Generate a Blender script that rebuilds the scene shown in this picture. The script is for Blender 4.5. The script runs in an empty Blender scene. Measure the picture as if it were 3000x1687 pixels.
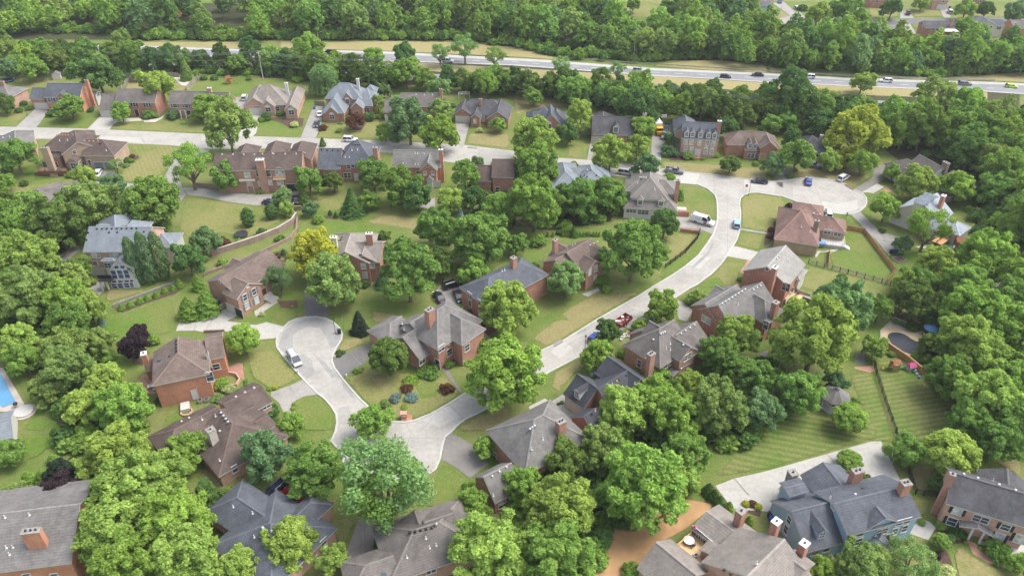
import bpy, math, random
import numpy as np
from mathutils import Vector
R = math.radians
SC = bpy.context.scene
COL = SC.collection
# ------------------------------------------------------------------ camera, sky, sun, exposure
CAM_H, PITCH, FPX = 104.0, R(35.0), 7700.0        # height (m), downward tilt, focal length in survey pixels (10300 wide)
SURV_W, SURV_H = 10300.0, 5792.0
cam = bpy.data.objects.new('camera', bpy.data.cameras.new('camera'))
COL.objects.link(cam)
cam.location = (0, 0, CAM_H)
cam.rotation_euler = (math.pi/2 - PITCH, 0, 0)
cam.data.sensor_width = 36.0
cam.data.lens = 36.0*FPX/SURV_W
cam.data.clip_end = 5000
SC.camera = cam
SUN_EL, SUN_AZ = R(57), R(78)                      # azimuth from +Y towards +X
w = bpy.data.worlds.new('World'); SC.world = w; w.use_nodes = True
nt = w.node_tree
sky = nt.nodes.new('ShaderNodeTexSky'); sky.sky_type = 'NISHITA'; sky.sun_disc = False
sky.sun_elevation = SUN_EL; sky.sun_rotation = SUN_AZ; sky.air_density = 1.0; sky.dust_density = 3.0; sky.ozone_density = 1.0
bg = nt.nodes['Background']; bg.inputs['Strength'].default_value = 0.15
bw = nt.nodes.new('ShaderNodeRGBToBW'); nt.links.new(sky.outputs[0], bw.inputs[0])          # thin overcast: the sky's colour veiled to near white
veil = nt.nodes.new('ShaderNodeMix'); veil.data_type = 'RGBA'; veil.inputs[0].default_value = 0.6
nt.links.new(sky.outputs[0], veil.inputs[6]); nt.links.new(bw.outputs[0], veil.inputs[7]); nt.links.new(veil.outputs[2], bg.inputs['Color'])
sl = bpy.data.lights.new('sun', 'SUN'); sl.energy = 0.95; sl.angle = R(32); sl.color = (1.0, 0.95, 0.86)
so = bpy.data.objects.new('sun', sl); COL.objects.link(so)
sd = Vector((math.sin(SUN_AZ)*math.cos(SUN_EL), math.cos(SUN_AZ)*math.cos(SUN_EL), math.sin(SUN_EL)))
so.rotation_euler = sd.to_track_quat('Z', 'Y').to_euler(); so.location = (0, 100, 200)
SC.view_settings.view_transform = 'Standard'; SC.view_settings.look = 'None'; SC.view_settings.gamma = 1.0
SC.view_settings.exposure = 1.62
SC.cycles.max_bounces = 5; SC.cycles.diffuse_bounces = 3; SC.cycles.transmission_bounces = 3; SC.cycles.transparent_max_bounces = 6

# ------------------------------------------------------------------ survey helpers: photo measurements to points on the land
_u = Vector((0, math.sin(PITCH), math.cos(PITCH))); _f = Vector((0, math.cos(PITCH), -math.sin(PITCH)))
CAMP = Vector((0, 0, CAM_H))
def ray(X, Y):
    return _f + Vector((1, 0, 0))*((X-SURV_W/2)/FPX) + _u*((SURV_H/2-Y)/FPX)
def at(X, Y, z=0.0):
    d = ray(X, Y); t = (z-CAM_H)/d.z
    return CAMP + d*t
def proj(p):
    q = Vector(p)-CAMP; dz = q.dot(_f)
    return SURV_W/2+FPX*q.x/dz, SURV_H/2-FPX*q.dot(_u)/dz, dz
FR = {}
for _c in range(4):
    for _r in range(4): FR['%d%d' % (_c, _r)] = (750*_c, (0, 422, 844, 1265)[_r], 3.43333)
FR.update(z1=(2140, 690, 7.247), z2=(2560, 430, 4.83), z3=(1980, 800, 6.3), z4=(580, 700, 6.3), z5=(400, 1100, 4.528), z6=(600, 1390, 4.88), z7=(1640, 1030, 4.83))
def G(fr, x, y):
    ox, oy, s = FR[fr]
    return (ox+x/s)*3.43333, (oy+y/s)*3.43333
def gp(fr, x, y, z=0.0):
    return at(*G(fr, x, y), z)

# ------------------------------------------------------------------ tagging
def tag(o, label=None, cat=None, group=None, kind=None):
    if label: o['label'] = label
    if cat: o['category'] = cat
    if group: o['group'] = group
    if kind: o['kind'] = kind
    return o
def empty(name, loc, rz=0.0):
    o = bpy.data.objects.new(name, None); COL.objects.link(o)
    o.location = loc; o.rotation_euler = (0, 0, rz); o.empty_display_size = 0.5
    return o
class MB:
    """collects faces and links them as ONE mesh object"""
    def __init__(s): s.v = []; s.f = []; s.m = []
    def face(s, pts, m=0):
        n = len(s.v); s.v += [tuple(p) for p in pts]; s.f.append(tuple(range(n, n+len(pts)))); s.m.append(m)
    def mesh(s, vs, fs, m=0):
        n = len(s.v); s.v += [tuple(p) for p in vs]
        for f in fs: s.f.append(tuple(i+n for i in f)); s.m.append(m)
    def box(s, c, ux, hx, hy, z0, z1, m=0, top=1.0, bev=0.0):
        """box on centre c, local x axis ux (2D unit), half sizes hx, hy"""
        u = Vector((ux[0], ux[1], 0)); v = Vector((-ux[1], ux[0], 0)); c = Vector((c[0], c[1], 0))
        b = [c+u*a*hx+v*d*hy+Vector((0, 0, z0)) for a, d in ((-1, -1), (1, -1), (1, 1), (-1, 1))]
        t = [c+u*a*hx*top+v*d*hy*top+Vector((0, 0, z1)) for a, d in ((-1, -1), (1, -1), (1, 1), (-1, 1))]
        s.mesh(b+t, [(3, 2, 1, 0), (4, 5, 6, 7), (0, 1, 5, 4), (1, 2, 6, 5), (2, 3, 7, 6), (3, 0, 4, 7)], m)
    def tube(s, p, q, r0, r1=None, n=6, m=0):
        p = Vector(p); q = Vector(q); r1 = r0 if r1 is None else r1
        d = (q-p).normalized(); a = d.orthogonal().normalized(); b = d.cross(a)
        vs = []
        for c, r in ((p, r0), (q, r1)):
            vs += [c+(a*math.cos(2*math.pi*i/n)+b*math.sin(2*math.pi*i/n))*r for i in range(n)]
        fs = [(i, (i+1) % n, n+(i+1) % n, n+i) for i in range(n)]+[tuple(range(n-1, -1, -1)), tuple(range(n, 2*n))]
        s.mesh(vs, fs, m)
    def lathe(s, c, prof, n=12, m=0):
        vs = []; c = Vector(c)
        for r, z in prof:
            vs += [c+Vector((r*math.cos(2*math.pi*i/n), r*math.sin(2*math.pi*i/n), z)) for i in range(n)]
        fs = []
        for k in range(len(prof)-1):
            fs += [(k*n+i, k*n+(i+1) % n, (k+1)*n+(i+1) % n, (k+1)*n+i) for i in range(n)]
        fs += [tuple(range(n-1, -1, -1)), tuple(range((len(prof)-1)*n, len(prof)*n))]
        s.mesh(vs, fs, m)
    def build(s, name, mats, parent=None, org=None, smooth=False):
        me = bpy.data.meshes.new(name)
        o3 = Vector(org) if org is not None else Vector((0, 0, 0))
        me.from_pydata([(x-o3.x, y-o3.y, z-o3.z) for x, y, z in s.v], [], s.f)
        for mt in (mats if isinstance(mats, (list, tuple)) else [mats]): me.materials.append(mt)
        if any(s.m): me.polygons.foreach_set('material_index', s.m)
        if smooth: me.polygons.foreach_set('use_smooth', [True]*len(s.f))
        me.update()
        o = bpy.data.objects.new(name, me); COL.objects.link(o)
        if parent is not None: o.parent = parent
        return o

# ------------------------------------------------------------------ materials
def newmat(name):
    m = bpy.data.materials.new(name); m.use_nodes = True
    n = m.node_tree.nodes; b = n['Principled BSDF']
    return m, n, m.node_tree.links, b
def ramp(n, l, src, stops):
    r = n.new('ShaderNodeValToRGB')
    e = r.color_ramp.elements
    while len(e) < len(stops): e.new(0.5)
    for x, (p, c) in zip(e, stops): x.position = p; x.color = (*c, 1) if len(c) == 3 else c
    l.new(src, r.inputs[0]); return r.outputs[0]
def noise(n, l, vec, scale, detail=4, rough=0.6):
    t = n.new('ShaderNodeTexNoise'); t.inputs['Scale'].default_value = scale; t.inputs['Detail'].default_value = detail; t.inputs['Roughness'].default_value = rough
    l.new(vec, t.inputs['Vector']); return t.outputs['Fac']
def mapping(n, l, rz=0.0, scale=(1, 1, 1), kind='Object'):
    tc = n.new('ShaderNodeTexCoord'); mp = n.new('ShaderNodeMapping')
    mp.inputs['Rotation'].default_value = (0, 0, rz); mp.inputs['Scale'].default_value = scale
    l.new(tc.outputs[kind], mp.inputs['Vector']); return mp.outputs[0]
def mixc(n, l, fac, a, b, mode='MIX'):
    x = n.new('ShaderNodeMix'); x.data_type = 'RGBA'; x.blend_type = mode
    if isinstance(fac, float): x.inputs[0].default_value = fac
    else: l.new(fac, x.inputs[0])
    for i, c in ((6, a), (7, b)):
        if isinstance(c, tuple): x.inputs[i].default_value = (*c, 1)
        else: l.new(c, x.inputs[i])
    return x.outputs[2]
def flat(name, c, rough=0.6, metal=0.0, spec=0.4, vary=0.12, scale=3.0):
    m, n, l, b = newmat(name)
    f = noise(n, l, mapping(n, l), scale, 3)
    col = ramp(n, l, f, [(0.3, tuple(x*(1-vary) for x in c)), (0.7, tuple(min(1, x*(1+vary)) for x in c))])
    l.new(col, b.inputs['Base Color']); b.inputs['Roughness'].default_value = rough; b.inputs['Metallic'].default_value = metal
    b.inputs['Specular IOR Level'].default_value = spec
    return m
def grass(name, green, dry, dryness=0.5, stripe=None, sw=1.1, amp=0.35, big=0.09, seed=0.0):
    """turf: tufts, worn straw-coloured patches and, where mown in lines, the lines"""
    m, n, l, b = newmat(name)
    v = mapping(n, l)
    add = n.new('ShaderNodeVectorMath'); add.inputs[1].default_value = (seed*37.1, seed*11.7, seed); l.new(v, add.inputs[0]); v = add.outputs[0]
    f1 = noise(n, l, v, big, 5, 0.62); f2 = noise(n, l, v, 0.6, 6, 0.72); f3 = noise(n, l, v, 4.0, 4, 0.75)
    g2 = ramp(n, l, f3, [(0.25, tuple(c*0.55 for c in green)), (0.5, green), (0.78, tuple(c*1.5 for c in green))])
    d2 = ramp(n, l, f3, [(0.25, tuple(c*0.68 for c in dry)), (0.75, tuple(min(1, c*1.25) for c in dry))])
    ms = n.new('ShaderNodeMath'); ms.operation = 'MULTIPLY_ADD'; l.new(f2, ms.inputs[0]); ms.inputs[1].default_value = 0.55; l.new(f1, ms.inputs[2])
    lo = 0.94-dryness*0.55
    fac = ramp(n, l, ms.outputs[0], [(max(0.0, lo-0.16), (0, 0, 0)), (min(1.0, lo+0.17), (1, 1, 1))])
    col = mixc(n, l, fac, g2, d2)
    f5 = noise(n, l, v, 1.7, 5, 0.8); col = mixc(n, l, 1.0, col, ramp(n, l, f5, [(0.3, (0.74, 0.8, 0.78)), (0.5, (1, 1, 1)), (0.72, (1.26, 1.2, 1.15))]), 'MULTIPLY')
    if stripe is not None:
        wv = n.new('ShaderNodeTexWave'); wv.wave_profile = 'SIN'; wv.inputs['Scale'].default_value = 0.314/sw
        wv.inputs['Distortion'].default_value = 1.6; wv.inputs['Detail'].default_value = 2; wv.inputs['Detail Scale'].default_value = 0.25
        l.new(mapping(n, l, stripe), wv.inputs['Vector'])
        st = ramp(n, l, wv.outputs['Fac'], [(0.3, (1-amp,)*3), (0.7, (1+amp*0.75, 1+amp*0.75, 1+amp*0.4))])
        col = mixc(n, l, 1.0, col, st, 'MULTIPLY')
    l.new(col, b.inputs['Base Color']); b.inputs['Roughness'].default_value = 0.9; b.inputs['Specular IOR Level'].default_value = 0.15
    bp = n.new('ShaderNodeBump'); bp.inputs['Strength'].default_value = 0.5; bp.inputs['Distance'].default_value = 0.15; l.new(f3, bp.inputs['Height']); l.new(bp.outputs[0], b.inputs['Normal'])
    return m
def paving(name, c, stain=0.3, joint=0.0, seed=0.0, rough=0.85):
    m, n, l, b = newmat(name)
    v = mapping(n, l)
    f1 = noise(n, l, v, 0.16, 7, 0.7); f2 = noise(n, l, v, 1.3, 5, 0.75)
    col = ramp(n, l, f1, [(0.3, tuple(x*(1-stain) for x in c)), (0.55, c), (0.8, tuple(min(1, x*(1+stain*0.35)) for x in c))])
    d = ramp(n, l, f2, [(0.3, (0.82,)*3), (0.7, (1.1,)*3)])
    col = mixc(n, l, 1.0, col, d, 'MULTIPLY')
    l.new(col, b.inputs['Base Color']); b.inputs['Roughness'].default_value = rough; b.inputs['Specular IOR Level'].default_value = 0.2
    return m
def brick(name, c, c2, mortar=(0.42, 0.36, 0.32), size=1.0):
    """courses of brick in world height, laid along either wall direction"""
    m, n, l, b = newmat(name)
    tc = n.new('ShaderNodeTexCoord'); sx = n.new('ShaderNodeSeparateXYZ'); l.new(tc.outputs['Object'], sx.inputs[0])
    a = n.new('ShaderNodeMath'); a.operation = 'ADD'; l.new(sx.outputs[0], a.inputs[0]); l.new(sx.outputs[1], a.inputs[1])
    cb = n.new('ShaderNodeCombineXYZ'); l.new(a.outputs[0], cb.inputs[0]); l.new(sx.outputs[2], cb.inputs[1])
    t = n.new('ShaderNodeTexBrick'); l.new(cb.outputs[0], t.inputs['Vector'])
    t.inputs['Color1'].default_value = (*c, 1); t.inputs['Color2'].default_value = (*c2, 1); t.inputs['Mortar'].default_value = (*mortar, 1)
    t.inputs['Scale'].default_value = 1.0; t.inputs['Brick Width'].default_value = 0.24*size; t.inputs['Row Height'].default_value = 0.085*size; t.inputs['Mortar Size'].default_value = 0.008; t.inputs['Mortar Smooth'].default_value = 0.3
    f = noise(n, l, tc.outputs['Object'], 0.5, 5, 0.7)
    g = ramp(n, l, f, [(0.3, (0.8,)*3), (0.7, (1.16,)*3)])
    l.new(mixc(n, l, 1.0, t.outputs['Color'], g, 'MULTIPLY'), b.inputs['Base Color']); b.inputs['Roughness'].default_value = 0.85; b.inputs['Specular IOR Level'].default_value = 0.2
    return m
def shingle(name, c, streak=0.25):
    """asphalt shingles: courses, mottling, weather streaks"""
    m, n, l, b = newmat(name)
    tc = n.new('ShaderNodeTexCoord')
    f = noise(n, l, tc.outputs['Object'], 0.22, 5, 0.65); f2 = noise(n, l, tc.outputs['Object'], 5.0, 3, 0.8)
    mp = n.new('ShaderNodeMapping'); mp.inputs['Scale'].default_value = (1.1, 1.1, 0.12); l.new(tc.outputs['Object'], mp.inputs[0])
    f3 = noise(n, l, mp.outputs[0], 1.0, 4, 0.6)
    col = ramp(n, l, f, [(0.28, tuple(x*(1-streak) for x in c)), (0.72, tuple(x*(1+streak*0.8) for x in c))])
    col = mixc(n, l, 1.0, col, ramp(n, l, f2, [(0.25, (0.7,)*3), (0.75, (1.3,)*3)]), 'MULTIPLY')
    col = mixc(n, l, 1.0, col, ramp(n, l, f3, [(0.3, (1-streak*0.8,)*3), (0.65, (1.1,)*3)]), 'MULTIPLY')
    sx = n.new('ShaderNodeSeparateXYZ'); l.new(tc.outputs['Object'], sx.inputs[0])
    mo = n.new('ShaderNodeMath'); mo.operation = 'PINGPONG'; mo.inputs[1].default_value = 0.09; l.new(sx.outputs[2], mo.inputs[0])
    col = mixc(n, l, 1.0, col, ramp(n, l, mo.outputs[0], [(0.0, (0.86,)*3), (0.06, (1.05,)*3)]), 'MULTIPLY')
    l.new(col, b.inputs['Base Color']); b.inputs['Roughness'].default_value = 0.8; b.inputs['Specular IOR Level'].default_value = 0.25
    return m
def siding(name, c):
    m, n, l, b = newmat(name)
    tc = n.new('ShaderNodeTexCoord'); sx = n.new('ShaderNodeSeparateXYZ'); l.new(tc.outputs['Object'], sx.inputs[0])
    mo = n.new('ShaderNodeMath'); mo.operation = 'PINGPONG'; mo.inputs[1].default_value = 0.1; l.new(sx.outputs[2], mo.inputs[0])
    f = noise(n, l, tc.outputs['Object'], 0.7, 4)
    col = mixc(n, l, 1.0, ramp(n, l, f, [(0.3, tuple(x*0.93 for x in c)), (0.7, c)]), ramp(n, l, mo.outputs[0], [(0.0, (0.78,)*3), (0.035, (1, 1, 1))]), 'MULTIPLY')
    l.new(col, b.inputs['Base Color']); b.inputs['Roughness'].default_value = 0.6
    return m
def planks(name, c, rz=0.0, wd=0.15):
    m, n, l, b = newmat(name)
    v = mapping(n, l, rz)
    wv = n.new('ShaderNodeTexWave'); wv.wave_profile = 'SAW'; wv.inputs['Scale'].default_value = 0.157/wd*1.0; l.new(v, wv.inputs['Vector'])
    f = noise(n, l, mapping(n, l, rz, (6, 0.6, 1)), 1.0, 4)
    col = mixc(n, l, 1.0, ramp(n, l, f, [(0.3, tuple(x*0.75 for x in c)), (0.7, tuple(min(1, x*1.2) for x in c))]), ramp(n, l, wv.outputs['Fac'], [(0.0, (0.55,)*3), (0.12, (1, 1, 1))]), 'MULTIPLY')
    l.new(col, b.inputs['Base Color']); b.inputs['Roughness'].default_value = 0.75
    return m
def glass(name, c=(0.03, 0.04, 0.05)):
    m, n, l, b = newmat(name)
    f = noise(n, l, mapping(n, l), 0.8, 2)
    l.new(ramp(n, l, f, [(0.35, c), (0.7, tuple(x*2.6+0.01 for x in c))]), b.inputs['Base Color'])
    b.inputs['Roughness'].default_value = 0.08; b.inputs['Specular IOR Level'].default_value = 0.7
    return m
def leafmat(name='foliage', trans=0.4):
    """one foliage material; every tree carries its own leaf colour (object colour)"""
    m, n, l, b = newmat(name)
    oi = n.new('ShaderNodeObjectInfo'); tc = n.new('ShaderNodeTexCoord')
    f = noise(n, l, tc.outputs['Object'], 0.55, 4, 0.7); f2 = noise(n, l, tc.outputs['Object'], 3.6, 2, 0.8); f3 = noise(n, l, tc.outputs['Object'], 26.0 if name == 'foliage' else 1.3, 2, 0.8)
    k = mixc(n, l, 1.0, ramp(n, l, f, [(0.3, (0.74, 0.78, 0.72)), (0.7, (1.26, 1.2, 1.1))]), ramp(n, l, f2, [(0.25, (0.62, 0.66, 0.6)), (0.75, (1.34, 1.3, 1.25))]), 'MULTIPLY')
    k = mixc(n, l, 1.0, k, ramp(n, l, f3, [(0.3, (0.55, 0.6, 0.6)), (0.5, (1.0, 1.0, 1.0)), (0.7, (1.45, 1.38, 1.3))]), 'MULTIPLY')
    col = mixc(n, l, 1.0, oi.outputs['Color'], k, 'MULTIPLY')
    d = n.new('ShaderNodeBsdfDiffuse'); t = n.new('ShaderNodeBsdfTranslucent'); mx = n.new('ShaderNodeMixShader'); mx.inputs[0].default_value = trans
    l.new(col, d.inputs['Color']); l.new(mixc(n, l, 1.0, col, (1.1, 1.15, 0.75), 'MULTIPLY'), t.inputs['Color'])
    l.new(d.outputs[0], mx.inputs[1]); l.new(t.outputs[0], mx.inputs[2])
    l.new(mx.outputs[0], n['Material Output'].inputs[0]); n.remove(b)
    return m
M = dict(
    white=flat('white_paint', (0.55, 0.54, 0.52), 0.5), trim=flat('trim_paint', (0.46, 0.44, 0.41), 0.5), offwhite=flat('cream_paint', (0.46, 0.42, 0.355), 0.55),
    garage=flat('garage_paint', (0.52, 0.5, 0.465), 0.5, vary=0.05), door=flat('door_paint', (0.09, 0.03, 0.025), 0.4), greygar=flat('grey_garage', (0.16, 0.19, 0.22), 0.5),
    glass=glass('window_glass'), navy=glass('navy_glass', (.025, .04, .12)), blind=glass('window_blind', (0.26, 0.27, 0.26)), shut=flat('shutter_grey', (0.13, 0.145, 0.17), 0.6), shutb=flat('shutter_black', (0.025, 0.025, 0.028), 0.6),
    brick=brick('brick_red', (0.40, 0.175, 0.11), (0.31, 0.125, 0.08)), brickp=brick('brick_pink', (0.49, 0.285, 0.205), (0.40, 0.225, 0.16)), bricko=brick('brick_orange', (0.50, 0.20, 0.10), (0.41, 0.155, 0.078)),
    brickb=brick('brick_brown', (0.38, 0.205, 0.125), (0.30, 0.15, 0.095)), brickt=brick('brick_tan', (0.40, 0.28, 0.18), (0.32, 0.215, 0.14)), brickw=brick('brick_weathered', (0.25, 0.175, 0.145), (0.19, 0.13, 0.105)),
    blue=siding('blue_siding', (0.26, 0.385, 0.50)), cream=siding('cream_siding', (0.52, 0.48, 0.39)), wsid=siding('white_siding', (0.54, 0.53, 0.5)),
    stone=flat('stone', (0.22, 0.205, 0.185), 0.85, vary=0.35, scale=2.5), metal=flat('galvanised', (0.42, 0.44, 0.46), 0.35, 0.7), black=flat('black_metal', (0.02, 0.02, 0.022), 0.5), dark=flat('dark_plastic', (0.03, 0.03, 0.035), 0.5),
    wood=planks('wood_deck', (0.42, 0.23, 0.10)), wooddk=planks('wood_dark', (0.16, 0.085, 0.05)), woodpl=planks('wood_new', (0.60, 0.40, 0.21)), woodgr=planks('wood_grey', (0.24, 0.21, 0.18)), woodr=planks('wood_red', (0.26, 0.095, 0.045)),
    bin=flat('bin_blue', (0.03, 0.10, 0.36), 0.45), red=flat('red_paint', (0.42, 0.02, 0.02), 0.4), yellow=flat('yellow_paint', (0.75, 0.42, 0.02), 0.4), greenp=flat('green_plastic', (0.03, 0.22, 0.16), 0.4), pink=flat('pink_plastic', (0.5, 0.10, 0.22), 0.5),
    bluep=flat('blue_canvas', (0.10, 0.25, 0.50), 0.6), mulch=flat('mulch', (0.075, 0.045, 0.033), 0.95, vary=0.5, scale=3), gravel=flat('gravel', (0.42, 0.39, 0.33), 0.9, vary=0.3, scale=5), bark=flat('bark', (0.16, 0.125, 0.095), 0.95, vary=0.35, scale=4), barkp=flat('bark_pale', (0.42, 0.38, 0.32), 0.9, vary=0.3, scale=3),
)
ROOF = {k: (shingle('shingle_'+k, c, s), shingle('ridge_'+k, tuple(x*1.28 for x in c), 0.1)) for k, c, s in (
    ('brown', (0.14, 0.105, 0.088), 0.3), ('dkbrown', (0.095, 0.07, 0.06), 0.32), ('redbrown', (0.185, 0.115, 0.095), 0.3), ('slate', (0.085, 0.092, 0.108), 0.3), ('dark', (0.055, 0.058, 0.068), 0.22), ('charcoal', (0.075, 0.074, 0.08), 0.35),
    ('grey', (0.15, 0.142, 0.135), 0.3), ('tan', (0.2, 0.178, 0.158), 0.22), ('bluegrey', (0.155, 0.175, 0.195), 0.18), ('light', (0.235, 0.228, 0.212), 0.2), ('taupe', (0.165, 0.15, 0.135), 0.22), ('metal', (0.27, 0.30, 0.335), 0.18), ('greybrown', (0.135, 0.12, 0.11), 0.3))}
LEAF = leafmat()
# ------------------------------------------------------------------ the land: ground, lawns, roads, drives (all 'structure')
_zl = [0.0]
def sheet(name, fr, pts, mat, z=None, soft=0.0):
    """a flat sheet lying on the ground, outline measured from the photo"""
    b = MB()
    if z is None: _zl[0] += 0.0013; z = 0.01+_zl[0]
    q = []
    for p in pts:
        f, x, y = (fr, p[0], p[1]) if len(p) == 2 else p
        q.append(gp(f, x, y, z))
    b.face(q[::-1] if poly_area(q) < 0 else q)
    o = b.build(name, mat); o['kind'] = 'structure'
    import bmesh
    bm = bmesh.new(); bm.from_mesh(o.data)
    if soft:                                                    # ragged turf edge: distance to the outline, used by the material
        ol = [(q[i], q[(i+1) % len(q)]) for i in range(len(q))]; bmesh.ops.triangulate(bm, faces=bm.faces[:]); lim = max(2.2, soft*1.3)
        for _ in range(9):
            lg = [e for e in bm.edges if e.calc_length() > lim]
            if not lg: break
            bmesh.ops.subdivide_edges(bm, edges=lg, cuts=1); bmesh.ops.triangulate(bm, faces=[f for f in bm.faces if len(f.verts) > 3])
        lay = bm.verts.layers.float.new('edge')
        for v in bm.verts:
            dm = 9e9
            for a_, c_ in ol:
                ax, ay, bx, by = a_.x, a_.y, c_.x-a_.x, c_.y-a_.y; l2 = bx*bx+by*by+1e-9; t = max(0, min(1, ((v.co.x-ax)*bx+(v.co.y-ay)*by)/l2)); dm = min(dm, (v.co.x-ax-bx*t)**2+(v.co.y-ay-by*t)**2)
            v[lay] = min(1.0, math.sqrt(dm)/soft)
    bmesh.ops.triangulate(bm, faces=bm.faces[:]); bm.to_mesh(o.data); bm.free()
    return o
def poly_area(q):
    return sum(q[i].x*q[(i+1) % len(q)].y-q[(i+1) % len(q)].x*q[i].y for i in range(len(q)))/2
def smooth_line(pts, n=6, closed=False):
    """Catmull-Rom through measured points"""
    out = []; L = len(pts)
    for i in range(L if closed else L-1):
        p = [pts[(i+k) % L] if closed else pts[max(0, min(L-1, i+k))] for k in (-1, 0, 1, 2)]
        for j in range(n):
            t = j/n
            out.append(tuple(0.5*((2*p[1][a])+(-p[0][a]+p[2][a])*t+(2*p[0][a]-5*p[1][a]+4*p[2][a]-p[3][a])*t*t+(-p[0][a]+3*p[1][a]-3*p[2][a]+p[3][a])*t**3) for a in (0, 1)))
    if not closed: out.append(pts[-1])
    return out
MG = dict(
    base=grass('turf', (0.08, 0.14, 0.022), (0.16, 0.172, 0.058), 0.38),
    lush=grass('turf_lush', (0.08, 0.15, 0.02), (0.14, 0.165, 0.045), 0.38, seed=1),
    dry=grass('turf_dry', (0.11, 0.15, 0.033), (0.215, 0.19, 0.085), 0.72, seed=2),
    mix=grass('turf_mixed', (0.088, 0.145, 0.024), (0.185, 0.182, 0.066), 0.5, seed=3),
    verge=grass('turf_verge', (0.16, 0.165, 0.055), (0.27, 0.235, 0.11), 0.7, seed=4, big=0.05),
    strA=grass('turf_mown_a', (0.082, 0.142, 0.025), (0.155, 0.168, 0.058), 0.4, R(78), 1.2, 0.15, seed=5),
    strB=grass('turf_mown_b', (0.085, 0.145, 0.022), (0.155, 0.165, 0.055), 0.4, R(-20), 0.7, 0.12, seed=6),
    strC=grass('turf_mown_c', (0.08, 0.138, 0.024), (0.16, 0.168, 0.06), 0.42, R(105), 1.4, 0.15, seed=7),
    strD=grass('turf_mown_d', (0.085, 0.15, 0.02), (0.15, 0.18, 0.05), 0.35, R(128), 1.2, 0.1, seed=8),
    strE=grass('turf_mown_e', (0.115, 0.155, 0.032), (0.20, 0.19, 0.075), 0.6, R(-30), 1.2, 0.06, seed=9),
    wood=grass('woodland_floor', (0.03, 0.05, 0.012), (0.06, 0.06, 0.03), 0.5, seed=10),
)
for _k, _m in MG.items():
    if _k == 'base': continue
    _nd = _m.node_tree.nodes; _lk = _m.node_tree.links; _a = _nd.new('ShaderNodeAttribute'); _a.attribute_name = 'edge'
    _nz = noise(_nd, _lk, mapping(_nd, _lk), 1.3, 8, 0.85); _s = _nd.new('ShaderNodeMath'); _s.operation = 'MULTIPLY_ADD'; _lk.new(_a.outputs['Fac'], _s.inputs[0]); _s.inputs[1].default_value = 1.0; _lk.new(_nz, _s.inputs[2])
    _e = ramp(_nd, _lk, _s.outputs[0], [(0.86, (0, 0, 0)), (0.9, (1, 1, 1))]); _t = _nd.new('ShaderNodeBsdfTransparent'); _x = _nd.new('ShaderNodeMixShader')
    _lk.new(_e, _x.inputs[0]); _lk.new(_t.outputs[0], _x.inputs[1]); _lk.new(_nd['Principled BSDF'].outputs[0], _x.inputs[2]); _lk.new(_x.outputs[0], _nd['Material Output'].inputs[0])
MP = dict(road=paving('concrete_road', (0.345, 0.328, 0.298), 0.24), roadl=paving('concrete_newer', (0.385, 0.37, 0.34), 0.1), roadm=paving('concrete_older', (0.305, 0.29, 0.265), 0.14), roadw=paving('concrete_worn', (0.27, 0.265, 0.255), 0.22), drive=paving('concrete_drive', (0.285, 0.27, 0.25), 0.25), drivel=paving('concrete_light', (0.37, 0.355, 0.325), 0.14), drived=paving('concrete_dark', (0.195, 0.18, 0.167), 0.25),
    asph=paving('asphalt_old', (0.15, 0.145, 0.14), 0.25), hwy=paving('asphalt_highway', (0.215, 0.22, 0.23), 0.15), shoulder=paving('shoulder', (0.38, 0.375, 0.35), 0.15), kerb=paving('kerb_concrete', (0.42, 0.41, 0.385), 0.12), joint=paving('joint', (0.27, 0.255, 0.235), 0.3),
    soil=flat('bare_soil', (0.36, 0.215, 0.105), 0.95, vary=0.16, scale=0.5), paver=brick('brick_paving', (0.36, 0.19, 0.14), (0.28, 0.15, 0.11)), tan=paving('pool_deck_tan', (0.52, 0.41, 0.25), 0.15), paverl=paving('stone_paving', (0.42, 0.37, 0.33), 0.25))
# base ground
b = MB(); N = 24
for i in range(N):
    for j in range(N):
        x0, x1 = -420+840*i/N, -420+840*(i+1)/N; y0, y1 = 40+680*j/N, 40+680*(j+1)/N
        b.face([(x0, y0, 0), (x1, y0, 0), (x1, y1, 0), (x0, y1, 0)])
b.face([(-3000, -400, -0.05), (3000, -400, -0.05), (3000, 3000, -0.05), (-3000, 3000, -0.05)])
b.build('ground', MG['base'])['kind'] = 'structure'
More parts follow.
